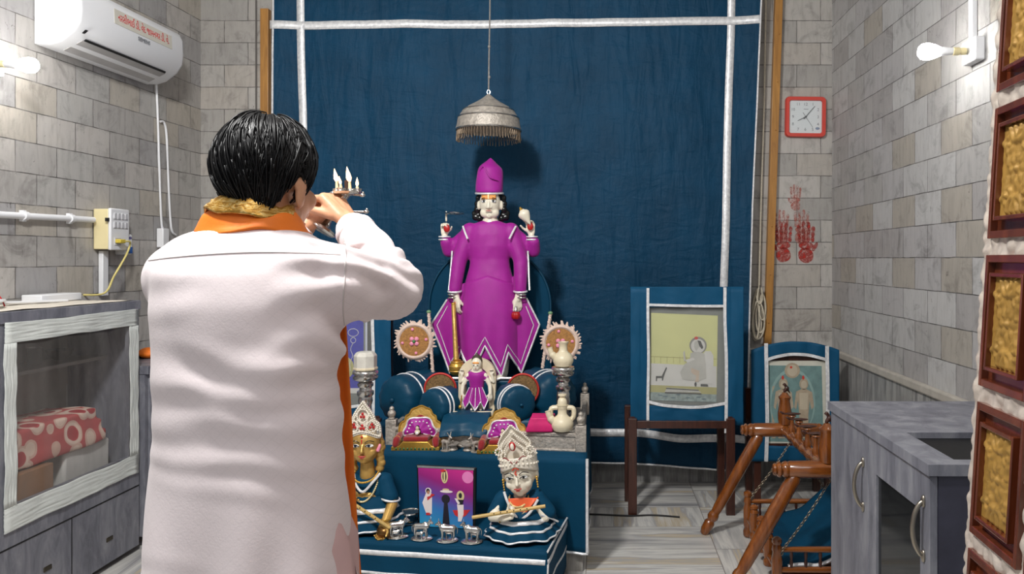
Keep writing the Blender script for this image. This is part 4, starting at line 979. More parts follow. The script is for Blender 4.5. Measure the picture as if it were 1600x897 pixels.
def mini_idol(c, label):
    k = thing('tiny_idol', label, 'idol', c+V((0, -.005, .062)), 'tiny idols in fan shaped dresses')
    o = c+V((.003, -.02, .075))
    def fan(u, v):
        a = lerp(-.42, pi+.36, u); r = lerp(.012, .07+.005*math.sin(u*21), v)
        return o+V((r*1.05*math.cos(a), .02+v*.03+.004*math.sin(u*26)*v, r*.92*math.sin(a)))
    q = MB(); q.sheet(fan, 60, 8); q.build('fan_dress', PURPLE, k, solid=.002, ang=180)
    q = MB(); q.tube([fan(i/60, 1)+V((0, -.003, 0)) for i in range(61)], .0042, 6); q.tube([fan(0, .2+.8*i/8)+V((0, -.003, 0)) for i in range(9)], .003, 6); q.tube([fan(1, .2+.8*i/8)+V((0, -.003, 0)) for i in range(9)], .003, 6); q.build('silver_edge', FOIL, k)
    q = MB()
    for i in range(13): q.ell(fan(i/12, .68)+V((0, -.004, 0)), (.0042, .002, .004), 8, 6)
    q.build('silver_dots', FOIL, k)
    q = MB(); q.ell(o+V((0, 0, .022)), (.0085, .0085, .0105), 12, 8); q.ell(o+V((0, .002, .005)), (.013, .01, .011), 12, 8); q.cap(o+V((-.01, 0, .006)), .004, o+V((-.004, -.01, -.002)), .0035); q.cap(o+V((.01, 0, .006)), .004, o+V((.004, -.01, -.002)), .0035)
    q.remesh(.002, 2); q.build('body', IV, k, ang=180)
    q = MB(); q.ell(o+V((0, .004, .027)), (.009, .008, .008), 10, 6); q.build('hair', BLACKM, k)
    q = MB(); q.ell(o+V((0, -.009, .0)), (.008, .005, .008), 10, 6); q.build('silver_garland', FOIL, k)
for px, py, l1, l2 in ((652, 701, 'small golden throne on platform edge nearer the golden faced bust', 'tiny fan-dressed idol on golden throne above the golden faced bust'), (785, 706, 'small golden throne on platform edge behind the white faced bust', 'tiny fan-dressed idol on golden throne behind the white faced bust')):
    k, c = mini_throne(px, py, l1, True); mini_idol(c, l2)

# silver cows
def cow_mb(c, s, base=True):
    q = MB()
    def T(x, y, z): return V(c)+V((x, y, z))*s
    z = .006 if base else 0
    q.cap(T(-.022, 0, .044+z), .014*s, T(.02, 0, .046+z), .0135*s); q.ell(T(.014, 0, .056+z), (.01*s, .008*s, .009*s))
    q.cap(T(.024, 0, .05+z), .009*s, T(.034, 0, .064+z), .007*s); q.cap(T(.034, 0, .066+z), .0072*s, T(.046, -.002, .06+z), .0048*s)
    for sy in (-1, 1):
        q.cap(T(.035, sy*.005, .072+z), .0024*s, T(.036, sy*.011, .082+z), .0015*s); q.cap(T(.033, sy*.007, .068+z), .003*s, T(.03, sy*.014, .066+z), .0026*s)
        for x in (-.026, .02):
            q.cap(T(x, sy*.007, .038+z), .0058*s, T(x-.001, sy*.0075, .02+z), .004*s); q.cap(T(x-.001, sy*.0075, .02+z), .004*s, T(x+.001, sy*.0075, .003+z), .0036*s)
    q.tube(smoothpath([T(-.035, 0, .05+z), T(-.041, .001, .04+z), T(-.039, .001, .02+z)]), .0022*s, 6)
    return q.remesh(.0022*s, 1)
def cow(c, label, rz, flip=1):
    k = thing('silver_cow', label, 'cow figurine', c, 'silver cow figurines along bench front')
    q = cow_mb(c, 1.); q.build('cow', SILVER, k, ang=180)
    q = MB(); q.lathe([(.034, 0), (.036, .003), (.031, .008), (.001, .009)], c, 28, Matrix.Scale(1.25, 4, (1, 0, 0))); q.build('base', SILVER, k)
    q = cow_mb(V(c)+V((-.004, -.016, .006)), .48, False); q.build('calf', SILVER, k, ang=180); return k
ZB = .25
sp = [(621, 839, 'silver cow figurine nearest the golden fist of the bust', .15), (659, 842, 'second silver cow, in front of picture corner near the crystal bowl', -.1), (699, 845, 'third silver cow, in front of the dark pillar of the picture', pi+.1), (737, 847, 'silver cow figurine nearest the white faced flute bust', pi-.1)]
k0 = None
for px, py, lb, rz in sp:
    c = onz(px, py, ZB+.004)
    if k0 is None: k0 = cow(c, lb, 0); k0.rotation_euler = (0, 0, rz)
    else: dup(k0, c, rz, lb)
for px, py, lb, rz in ((697, 706, 'little silver deer beside the first golden throne by the footrests', 1.9), (744, 709, 'little silver deer beside the second golden throne by the footrests', 1.2)):
    c = onz(px, py, ZP+.002); c.y = fy(c.x)+.03; c.x = (px-CX)/F*c.y
    if rz == 1.9:
        kd = thing('silver_deer', lb, 'deer figurine', c, 'silver deer by the footrests')
        q = MB(); 
        for s in (-1, 1):
            for x in (-.014, .014): q.cap(c+V((x, s*.006, .03)), .0045, c+V((x, s*.006, .002)), .003)
        q.cap(c+V((-.018, 0, .036)), .0095, c+V((.016, 0, .038)), .009); q.cap(c+V((.018, 0, .042)), .006, c+V((.026, 0, .06)), .0045); q.cap(c+V((.026, 0, .062)), .0052, c+V((.036, 0, .058)), .003)
        for s in (-1, 1): q.cap(c+V((.024, s*.003, .066)), .0026, c+V((.02, s*.01, .08)), .002)
        q.remesh(.002, 1); q.build('body', OLDSILVER, kd, ang=180); q = MB(); q.lathe([(.022, 0), (.023, .003), (.001, .004)], c, 20); q.build('base', OLDSILVER, kd); kd.rotation_euler = (0, 0, -.7); kd.scale = (1.1,)*3
    else: dup(kd, c, pi+.7, lb, 1.1)
for px, py, lb in ((708, 702, 'low round silver footrest beside the first silver deer'), (730, 706, 'low round silver footrest nearer the second golden throne')):
    c = onz(px, py, ZP+.002); c.y = fy(c.x)+.05
    q = MB(); q.lathe([(.022, 0), (.024, .004), (.018, .012), (.017, .02), (.03, .026), (.031, .032), (.001, .034)], c, 28, sy=1.2); q.ell(c+V((.0, .01, .037)), (.006, .006, .006), 10, 6)
    tag(q.build('silver_footrest', OLDSILVER), lb, 'footrest', 'low silver footrests')

# ---------------------------------------------------------------- bench with busts
ba = -math.radians(8.5); bo = V((-.218, 3.01, 0)); bx = V((math.cos(ba), math.sin(ba), 0)); by = V((-math.sin(ba), math.cos(ba), 0))
def B(u, v, z): return bo-bx*u+by*v+V((0, 0, z))       # u leftwards from the right front corner, v to the back
k = thing('low_bench', 'low teal draped bench with silver ribbons holding the busts and cows', 'bench', B(.48, .2, 0))
q = MB(); q.prism([(0.02, .02), (.94, .02), (.94, .38), (.02, .38)], lambda u, v, w: B(u, v, w), .0, .238); q.build('bench_box', DWOOD, k, smooth=False)
q = MB()
def bd(s):   # perimeter: left side front -> right front -> right back
    if s < .97: return B(.965-s, 0, 0), -by
    return B(-.005, s-.97, 0), bx
def bcl(u, v, off=0.):
    s = u*1.37; p, n = bd(s); w = (.006*math.sin(s*26)+.012*noise.noise((s*6, v*2, 4)))*(1-v); return p+n*(w+off)+V((0, 0, lerp(.035, ZB, v)))
q.sheet(bcl, 150, 14); q.sheet(lambda u, v: B(lerp(-.005, .965, u), lerp(0, .4, v), ZB+.0015*noise.noise((u*9, v*5, 0))), 30, 12)
q.build('cover', TEAL, k, solid=.003, ang=60)
def btape(z, w, name='silver_ribbon', s1=1.0, dz=0.):
    pts = []
    for i in range(91):
        s = s1*1.37*i/90; p, n = bd(s); v = (z-.035)/(ZB-.035); pts.append(bcl(s/1.37, v, .0025)+V((0, 0, dz*max(0, s-.97))))
    q = MB()
    vs = []; fs = []
    for i, p in enumerate(pts):
        vs += [p-V((0, 0, w/2)), p+V((0, 0, w/2))]
    for i in range(len(pts)-1): fs.append((2*i, 2*i+2, 2*i+3, 2*i+1))
    q.add(vs, fs); q.build(name, FOIL, k, solid=.0015, ang=180)
btape(.208, .021, dz=.05); btape(.125, .012)
q = MB()
for i in range(12):
    s = .05+i*.075; q.tube([bcl(s/1.37, .0, .004), bcl((s-.012)/1.37, .4, .004)], .0032, 5)
q.build('silver_fringe_line', FOIL, k)
q = MB(); q.tube([B(-.006, 0, z) for z in (.04, .1, .16)]+[B(-.008, .0, .2)], .0045, 6); q.tube([B(-.006, v/10, ZB) for v in range(0, 5)], .0045, 6); q.build('silver_edging', FOIL, k)

# pearls along a polyline
def beads(q, pts, r, step, off=V((0, 0, 0))):
    pts = [V(p) for p in pts]; acc = 0
    for a, c in zip(pts, pts[1:]):
        L = (c-a).length
        while acc < L: q.ell(a.lerp(c, acc/L)+off, r, 8, 5); acc += step
        acc -= L
def skirt(k, c, rx_, ry_, z0, z1, rw, nm='skirt', bands=(.03, .3, .55), mt=TEAL):
    def f(u, v, off=0.):
        a = 2*pi*u; p = 1+(.04*math.sin(a*13)+.03*math.sin(a*7+1))*(1-v); g = lerp(1, 0, v)**.8
        return V(c)+V(((rw+(rx_-rw)*g+off)*p*math.cos(a), (rw*.85+(ry_-rw*.85)*g+off)*p*math.sin(a), lerp(z0, z1, v)+.007*math.sin(a*5+2)*(1-v)*.5+.012*(1-v)))
    q = MB(); q.sheet(f, 130, 16, closed=True); s = q.build(nm, mt, k, solid=.003, ang=180)
    for i, t in enumerate(bands):
        w = (.05, .07, .13)[i]; q = MB(); q.sheet(lambda u, v: f(u, t+w*v, .004), 130, 2, closed=True); q.build('silver_band', FOIL, s, solid=.0015, ang=180)
def necklace(q, c, rx_, ry_, drop, r, n=26):
    for i in range(n+1):
        t = pi*i/n; q.ell(V(c)+V((rx_*math.cos(t), -ry_*abs(math.sin(t))**.8, -drop*math.sin(t))), r, 8, 5)
WH = MT.setdefault('eyewhite', mat('eye_white', (240, 240, 236), .3, var=.01)); LIP = mat('painted_lips', (184, 66, 62), .4)
def bust_face(k, C0, M, big=1., iris=BLACK, skin_lid=BLACK):
    """eyes, brows, lips and tilak set on the front (-y) of a head centred C0"""
    def H(x, y, z): return V(C0)+M @ V((x, y, z))
    R3 = M.to_4x4()
    for s in (-1, 1):
        e = H(s*.0255, -.0525, .006)
        q = MB(); q.ell(e, (.0145*big, .007, .0058*big), 14, 8, R3); q.build('eye', WH, k)
        q = MB(); q.ell(e+M @ V((0, -.0055, .0003)), (.0048*big, .003, .005*big), 12, 8, R3); q.build('iris', iris, k)
        q = MB(); q.tube(smoothpath([H(s*.011, -.0575, .004), H(s*.025, -.0615, .0125), H(s*.041, -.05, .006)]), .0016, 6); q.build('eyelid_line', skin_lid, k)
        q = MB(); q.tube(smoothpath([H(s*.01, -.0585, .0175), H(s*.025, -.06, .0265), H(s*.043, -.048, .02)]), .0018, 6); q.build('eyebrow', BLACK, k)
    q = MB(); q.cap(H(-.012, -.0605, -.033), .0026, H(0, -.064, -.0335), .0036); q.cap(H(.012, -.0605, -.033), .0026, H(0, -.064, -.0335), .0036); q.cap(H(-.005, -.062, -.039), .003, H(.005, -.062, -.039), .003); q.build('lips', LIP, k)
def head_mb(q, C0, M, s=1.):
    def H(x, y, z): return V(C0)+M @ V((x, y, z))
    R3 = M.to_4x4()
    q.ell(H(0, 0, .01), (.059, .058, .066), 20, 14, R3); q.ell(H(0, -.012, -.028), (.045, .044, .042), 16, 10, R3); q.ell(H(0, -.03, -.056), (.017, .017, .014), 12, 8, R3)
    for s_ in (-1, 1): q.ell(H(s_*.03, -.034, -.022), (.018, .017, .018), 12, 8, R3); q.ell(H(s_*.06, .004, -.005), (.008, .013, .02), 10, 8, R3)
    q.cap(H(0, -.058, .006), .005, H(0, -.067, -.016), .0075); q.cap(H(-.006, -.06, -.018), .0045, H(.006, -.06, -.018), .0045)

# white faced bust with flute
cR = onz(815, 838, ZB+.004); YR = cR.y
def S2(px, py, dy=0.): return P(px, py, YR)+V((0, dy, 0))
k = thing('deity_bust', 'white faced deity bust with pearl crown and teal dress holding flute on bench', 'bust', cR)
M = (Matrix.Rotation(-.12, 3, 'Y') @ Matrix.Rotation(-.1, 3, 'Z') @ Matrix.Rotation(.06, 3, 'X') @ Matrix.Scale(1.14, 3)); hc = S2(812.5, 741, 0)
q = MB(); head_mb(q, hc, M); q.cap(hc+V((0, .01, -.05)), .024, S2(812, 780, .012), .028)
q.ell(S2(812, 795, .015), (.07, .045, .05)); q.cap(S2(812, 800, .015), .06, S2(814, 830, .01), .07)
q.cap(S2(784, 783, .0), .028, S2(772, 803, -.035), .021); q.cap(S2(772, 803, -.035), .021, S2(792, 799, -.085), .016)
hand(q, S2(791, 799, -.085), (.75, -.15, .35), (.1, -.5, .85), side=-1, curl=(40, 55, 45), s=.52)
q.cap(S2(842, 785, .0), .026, S2(852, 806, -.02), .02)
q.remesh(.0034, 2); q.build('body', MARBLE, k, ang=180)
bust_face(k, hc, M)
def Hh(x, y, z): return hc+M @ V((x, y, z))
q = MB(); q.tube(smoothpath([Hh(.003, -.061, .034), Hh(-.002, -.064, .025), Hh(.004, -.065, .018)]), .0028, 6); q.tube(smoothpath([Hh(-.011, -.06, .036), Hh(0, -.062, .044), Hh(.012, -.06, .036)]), .0026, 6); plab(q.build('forehead_mark', mat('vermilion', (204, 62, 40), .5), k), 'vermilion forehead mark')
q = MB(); q.ell(Hh(0, .012, .022), (.064, .056, .058), 20, 12, M.to_4x4()); q.build('hair', BLACKM, k)
# crown
cr_k = None
q = MB(); q.sheet(lambda u, v: Hh(.066*math.sin(lerp(-2.2, 2.2, u)), .004-.066*math.cos(lerp(-2.2, 2.2, u)), lerp(.02+.028*(1-abs(u-.5)*2)+.0-.03*abs(u-.5)*2, .078, v)), 40, 6)
crn = q.build('crown', PEARL, k, solid=.006, ang=180)
crest = [(-.052, .06), (-.058, .085), (-.05, .1), (-.055, .118), (-.043, .14), (-.03, .158), (-.014, .172), (0, .186), (.014, .172), (.03, .158), (.043, .14), (.055, .118), (.05, .1), (.058, .085), (.052, .06)]
crest = [(a.x*1.06, .06+(a.y-.06)*1.06) for a in smoothpath([V((x, y, 0)) for x, y in crest], 3)]
q = MB(); q.prism(crest, lambda u, v, w: Hh(u, -.052+.5*u*u/.06+w+(v-.06)*.12, v), -.004, .004); q.build('crest', PEARL, crn, bevel=.002)
q = MB()
for f in (1., .8, .6): beads(q, [Hh(u*f, -.06+.5*(u*f)**2/.06+(v-.06)*.12, .07+(v-.07)*f) for u, v in crest], .0048*f**.3, .0085)
for t in range(15):
    a = lerp(-1.6, 1.6, t/14); q.ell(Hh(.07*math.sin(a), .004-.07*math.cos(a), .05+.022*(1-abs(a)/1.6)-.012), .005, 8, 5); q.ell(Hh(.07*math.sin(a), .004-.07*math.cos(a), .07), .0042, 8, 5)
for s in (-1, 1):
    for i in range(9): a = i*.7; q.ell(Hh(s*(.058+.012*math.cos(a)), -.035+.0*i, .098+.012*math.sin(a)), .0046, 8, 5)
q.build('pearl_beading', PEARL, crn)
q = MB(); q.ell(Hh(0, -.057, .121), (.012, .006, .017), 14, 8, M.to_4x4()); plab(q.build('crown_gem', RED, crn), 'red teardrop gem'); q = MB(); q.ell(Hh(0, -.061, .121), (.0075, .005, .012), 12, 8, M.to_4x4()); q.build('gem_centre', PEARL, crn)
q = MB()
for s in (-1, 1): q.tube(smoothpath([Hh(s*.006, -.066, .062), Hh(s*.03, -.058, .082), Hh(s*.05, -.04, .07)]), .0022, 6)
q.build('crown_line', MT.setdefault('maroon', mat('maroon_line', (140, 50, 50), .5)), crn)
for s in (-1, 1):
    q = MB(); 
    for i in range(5): q.ell(Hh(s*.062, -.012, -.012-i*.009), .0058-.0004*i, 8, 6)
    plab(q.build('earring', GOLD, k), 'gold earring')
# dress
skirt(k, (cR.x, cR.y+.01, 0), .152, .135, ZB+.004, .375, .06)
q = MB()
q.ell(S2(812, 797, .018), (.082, .055, .062), 20, 12)
q.cap(S2(786, 779, .008), .034, S2(774, 800, -.015), .033); q.cap(S2(838, 778, .008), .036, S2(858, 800, -.005), .032); q.cap(S2(850, 792, 0), .034, S2(868, 812, .01), .012)
q.remesh(.005, 4); q.v = [(x+.003*noise.noise((x*30, z*30, 1)), y+.004*noise.noise((x*26, z*26, 5)), z) for x, y, z in q.v]
q.build('cape', TEAL, k, ang=180)
q = MB(); q.sheet(lambda u, v: S2(lerp(796, 842, u), 773+ (34*(1-abs(u-.42)*1.9))*(1-v)+6*abs(u-.5), -.052+.03*abs(u-.45)+.012*v), 20, 10); plab(q.build('bib', ORNP, k, solid=.004, ang=180), 'orange satin bib at the neck')
q = MB(); q.tube(smoothpath([S2(789, 765, -.03), S2(797, 782, -.05), S2(812, 802, -.062), S2(828, 796, -.06), S2(842, 776, -.038)]), .0055, 6); q.tube(smoothpath([S2(846, 800, -.04), S2(860, 806, -.025), S2(872, 815, .0)]), .0042, 6); q.build('silver_edge', FOIL, k)
q = MB(); necklace(q, S2(811, 775, .0), .04, .052, .03, .0052); necklace(q, S2(811, 778, .0), .046, .056, .055, .0046, 30); q.build('bead_necklace', mat('bead_mix', (214, 186, 130), .35, .3, var=.5, scale=90), k)
q = MB(); q.tube([S2(787, 800, -.07)+V((.0035*math.cos(t)*2, .017*math.sin(t), .018*math.cos(t))) for t in [2*pi*i/20 for i in range(20)]], .0035, 6, closed=True); plab(q.build('bangle', GOLD, k), 'gold bangle')
FL = mat('bamboo_flute', (196, 164, 98), .4, var=.12, scale=30)
def flute(a, c, label):
    k = thing('flute', label, 'flute', V(a).lerp(V(c), .5), 'bamboo flutes of the busts')
    q = MB(); q.tube([a, V(a).lerp(V(c), .5), c], .0072, 12); q.build('tube', FL, k)
    q = MB()
    for i in range(6): q.ell(V(a).lerp(V(c), .3+i*.09)+V((0, -.0062, .003)), (.0028, .002, .0028), 8, 5)
    q.build('finger_holes', BLACKM, k)
flute(S2(745, 794, -.115), S2(855, 778, -.105), 'bamboo flute held across by white faced bust')

# golden faced bust
cL = onz(580, 825, ZB+.004); YL = cL.y
def S3(px, py, dy=0.): return P(px, py, YL)+V((0, dy, 0))
k = thing('golden_bust', 'golden faced deity bust with pointed pearl crown and teal dress beside the man', 'bust', cL)
M = Matrix.Rotation(.04, 3, 'Z') @ Matrix.Scale(1.1, 3); hc = S3(572, 694, 0)
BR2 = BRASS
q = MB(); head_mb(q, hc, M); q.cap(hc+V((0, .01, -.05)), .026, S3(574, 745, .01), .034)
q.ell(S3(577, 765, .012), (.08, .05, .06)); q.cap(S3(577, 780, .012), .07, S3(578, 825, .01), .075)
q.cap(S3(603, 762, .0), .03, S3(616, 784, -.03), .023); q.cap(S3(616, 784, -.03), .023, S3(612, 804, -.1), .018)
hand(q, S3(612, 802, -.1), (-.2, -.15, -.95), (-.2, -.7, .2), side=-1, curl=(28, 50, 45), s=.6)
q.cap(S3(545, 762, .0), .03, S3(540, 785, -.03), .023); q.cap(S3(540, 785, -.03), .023, S3(548, 770, -.085), .018); hand(q, S3(548, 770, -.085), (.6, -.1, .6), (.3, -.6, -.4), side=1, curl=(40, 55, 45), s=.55)
q.remesh(.0034, 2); q.build('body', BR2, k, ang=180)
bust_face(k, hc, M, 1.15, mat('iris_blue', (20, 34, 60), .2))
q = MB(); q.cap(hc+V((0, -.06, .03)), .0035, hc+V((0, -.062, .014)), .0022); q.cap(hc+V((0, -.06, .044)), .005, hc+V((0, -.06, .046)), .004); plab(q.build('forehead_mark', MT.setdefault('verm', mat('vermilion_paint', (196, 56, 40), .5)), k), 'red forehead mark')
q = MB(); q.ell(hc+V((0, .014, .022)), (.066, .056, .06), 20, 12)
for i in range(6): q.ell(hc+V((.057+.004*math.sin(i*2), .012, .005-i*.022)), (.02, .018, .018), 12, 8); q.ell(hc+V((-.057-.004*math.sin(i*2), .012, .005-i*.022)), (.02, .018, .018), 12, 8)
q.remesh(.004, 2); q.build('hair', BR2, k, ang=180)
arch = [(-.066, .03), (-.07, .06), (-.066, .085), (-.058, .1), (-.05, .108), (-.044, .128), (-.03, .152), (-.014, .174), (0, .192), (.014, .174), (.03, .152), (.044, .128), (.05, .108), (.058, .1), (.066, .085), (.07, .06), (.066, .03), (.03, .046), (0, .054), (-.03, .046)]
def CR(u, v, w): return hc+V((u, -.05+.42*u*u/.06+w+(v-.05)*.1, v))
q = MB(); n = len(arch)
q.prism([(a.x, a.y) for a in smoothpath([V((x, y, 0)) for x, y in arch], 3)], CR, -.006, .006); crn = q.build('crown', PEARL, k, bevel=.002)
q = MB(); up = arch[1:16]
for f in (.97, .85): beads(q, [CR(u*f, .06+(v-.06)*f, -.008) for u, v in up], .0048, .0088)
beads(q, [CR(u, v+.006, -.008) for u, v in [(-.064, .034), (-.03, .052), (0, .06), (.03, .052), (.064, .034)]], .0048, .0088)
for cx, cz, r in ((0, .13, .024), (-.038, .085, .02), (.038, .085, .02)):
    beads(q, [CR(cx+r*math.cos(t), cz+r*1.15*math.sin(t), -.008) for t in [2*pi*i/20 for i in range(21)]], .0042, .0078)
q.build('pearl_beading', PEARL, crn)
q = MB()
for cx, cz in ((0, .13), (-.038, .085), (.038, .085), (0, .082)):
    for i in range(3): q.ell(CR(cx+.007*math.cos(i*2.1+1.57), cz+.008*math.sin(i*2.1+1.57), -.008), (.0058, .004, .007), 10, 6)
plab(q.build('crown_gems', RED, crn), 'red glass gems')
q = MB(); q.ell(CR(.058, .06, -.008), (.0075, .004, .0075), 12, 8); q.ell(CR(-.058, .06, -.008), (.0075, .004, .0075), 12, 8); q.build('crown_stud', SILVER, crn)
q = MB(); q.cap(hc+V((.056, -.02, -.02)), .009, hc+V((.062, -.016, -.002)), .007); plab(q.build('ear_flower', PINKP, k), 'pink flower at the ear')
skirt(k, (cL.x, cL.y+.01, 0), .142, .125, ZB+.004, .40, .07)
q = MB(); q.ell(S3(577, 768, .016), (.088, .06, .075), 20, 12); q.cap(S3(600, 752, .006), .038, S3(611, 774, -.016), .037); q.cap(S3(550, 752, .006), .038, S3(540, 774, -.016), .037)
q.remesh(.005, 4); q.v = [(x+.003*noise.noise((x*30, z*30, 1)), y+.004*noise.noise((x*26, z*26, 5)), z) for x, y, z in q.v]; q.build('blouse', TEAL, k, ang=180)
q = MB(); q.tube([S3(612, 777, -.018)+V((.037*math.cos(t), .036*math.sin(t), -.006*math.cos(t))) for t in [2*pi*i/26 for i in range(26)]], .0045, 6, closed=True); q.tube(smoothpath([S3(556, 738, -.025), S3(562, 752, -.05), S3(574, 762, -.06), S3(588, 748, -.045), S3(596, 738, -.02)]), .0055, 6); q.build('silver_edge', FOIL, k)
q = MB(); necklace(q, S3(573, 737, .0), .05, .06, .03, .0045, 30); q.build('gold_necklace', GOLD, k)
q = MB(); necklace(q, S3(573, 740, .0), .056, .066, .1, .0045, 40); q.build('bead_necklace', mat('cream_beads', (220, 204, 160), .35, .3, var=.2), k)
q = MB(); q.tube([S3(612, 800, -.095)+V((.021*math.cos(t), .02*math.sin(t), .003*math.cos(t))) for t in [2*pi*i/20 for i in range(20)]], .004, 6, closed=True); q.build('bangle', GOLD, k)
q = MB(); c = onz(601, 839, ZB+.002); q.lathe([(.018, 0), (.03, .008), (.034, .022), (.03, .036), (.018, .045), (.001, .047)], (c.x, c.y, ZB+.002), 24); tag(q.build('brass_ball', mat('dark_brass', (122, 88, 48), .32, .85)), 'dark brass pot under the golden fist of bust', 'pot')
flute(S3(536, 752, -.125), S3(622, 809, -.125), 'bamboo flute slanting down before the golden faced bust')

# crystal bowl
c = onz(640, 818, ZB+.002); k = thing('crystal_bowl', 'clear crystal bowl on bench between golden bust and picture', 'bowl', c)
q = MB(); q.lathe([(.022, 0), (.034, .004), (.042, .02), (.044, .045), (.041, .05), (.039, .045), (.036, .02), (.02, .01), (.001, .009)], c, 20); q.build('bowl', GLASS, k, smooth=False)
q = MB(); q.lathe([(.043, .045), (.045, .049), (.043, .053), (.04, .05)], c, 32); q.build('rim', SILVER, k)

# framed picture on the bench
bl, br_ = onz(655.5, 823, ZB+.003), onz(740, 827, ZB+.003); tl_, tr_ = P(652.5, 729, bl.y+.045), P(741, 733.5, br_.y+.045)
def Q(u, v, off=0.):
    a = bl.lerp(br_, u); c = tl_.lerp(tr_, u); p = a.lerp(c, v); nn = (br_-bl).cross(tl_-bl).normalized(); return p+nn*off if nn.y < 0 else p-nn*off
k = thing('picture_frame', 'black framed blue and magenta picture with three figures standing on bench', 'picture', bl.lerp(br_, .5))
q = MB(); q.prism([(-.02, -.01), (1.03, -.01), (1.03, 1.03), (-.02, 1.03)], lambda u, v, w: Q(u, v, w), -.018, .0); q.build('frame', BLACK, k, smooth=False, bevel=.003)
q = MB(); q.prism([(.0, .985), (1.0, .985), (1.0, 1.02), (.0, 1.02)], lambda u, v, w: Q(u, v, w), .0, .004); plab(q.build('top_bead', SILVER, k, smooth=False), 'pale top edge of frame')
AR = NT('gradient_print'); g = AR.new('ShaderNodeTexCoord').outputs['Generated']; sp3 = AR.new('ShaderNodeSeparateXYZ'); AR.link(g, sp3.inputs[0])
tt = AR.math('ADD', AR.math('MULTIPLY', sp3.outputs[2], .8), AR.math('MULTIPLY', sp3.outputs[0], .28))
AR.link(AR.ramp(tt, [(.02, lin((44, 150, 190))), (.35, lin((46, 112, 176))), (.52, lin((92, 66, 150))), (.72, lin((136, 26, 110))), (1, lin((190, 40, 128)))]), AR.b.inputs['Base Color']); AR.setin(AR.b, Roughness=.25)
q = MB(); q.prism([(.01, .01), (.985, .01), (.985, .985), (.01, .985)], lambda u, v, w: Q(u, v, w), .0, .002); pr = q.build('print', AR.m, k, smooth=False)
def flat(name, poly, mt, par, fn, d0, d1=None):
    q = MB(); q.prism(poly, fn, d0, d1 or d0+.0008); return q.build(name, mt, par, smooth=False)
def circ(cx, cy, rx_, ry_, n=18): return [(cx+rx_*math.cos(2*pi*i/n), cy+ry_*math.sin(2*pi*i/n)) for i in range(n)]
W1 = mat('print_white', (226, 214, 212), .4, var=.05); R1 = mat('print_red', (190, 42, 48), .4); K1 = mat('print_dark', (24, 22, 34), .4); G1 = mat('print_cream', (206, 190, 140), .4); PK1 = mat('print_pink', (214, 120, 176), .4); SK1 = mat('print_skin', (176, 124, 96), .4)
def pf(a): return lambda u, v, w: Q(u, v, w)
fn = pf(0)
flat('print_shape', [(.13, .24), (.24, .22), (.25, .5), (.24, .57), (.14, .56), (.07, .4)], W1, pr, fn, .0025); flat('print_shape', circ(.185, .6, .055, .055), W1, pr, fn, .0025); flat('print_shape', circ(.18, .6, .033, .04), K1, pr, fn, .0034); flat('print_shape', circ(.185, .58, .022, .03), SK1, pr, fn, .0043)
flat('print_shape', [(.16, .5), (.29, .53), (.3, .545), (.24, .56), (.19, .47), (.165, .44)], R1, pr, fn, .0034); flat('print_shape', [(.13, .2), (.22, .2), (.2, .24), (.14, .24)], R1, pr, fn, .0034)
flat('print_shape', [(.43, .03), (.57, .03), (.53, .42), (.465, .42)], K1, pr, fn, .0025); flat('print_shape', circ(.497, .48, .075, .075, 24), K1, pr, fn, .0025); flat('print_shape', circ(.51, .605, .115, .022), W1, pr, fn, .0034); flat('print_shape', circ(.5, .635, .06, .02), G1, pr, fn, .0025)
flat('print_shape', [(.62, .3), (.94, .32), (.86, .22), (.76, .17), (.66, .22)], R1, pr, fn, .0025); flat('print_shape', [(.7, .4), (.82, .4), (.82, .24), (.78, .12), (.72, .12), (.72, .26)], W1, pr, fn, .0034); flat('print_shape', circ(.76, .54, .07, .09), G1, pr, fn, .0025); flat('print_shape', circ(.76, .55, .03, .045), K1, pr, fn, .0034); flat('print_shape', [(.7, .48), (.82, .48), (.8, .4), (.72, .4)], K1, pr, fn, .0044); flat('print_shape', [(.66, .5), (.7, .5), (.76, .42), (.72, .4)], W1, pr, fn, .0054)
flat('print_shape', circ(.48, .86, .06, .12, 16), G1, pr, fn, .0025); flat('print_shape', circ(.48, .86, .035, .09), K1, pr, fn, .0034); flat('print_shape', [(.465, .78), (.495, .78), (.495, .93), (.465, .93)], G1, pr, fn, .0043); flat('print_shape', circ(.46, .95, .05, .025), R1, pr, fn, .0034)
flat('print_shape', circ(.89, .86, .1, .1, 24), PK1, pr, fn, .0022, .0026)
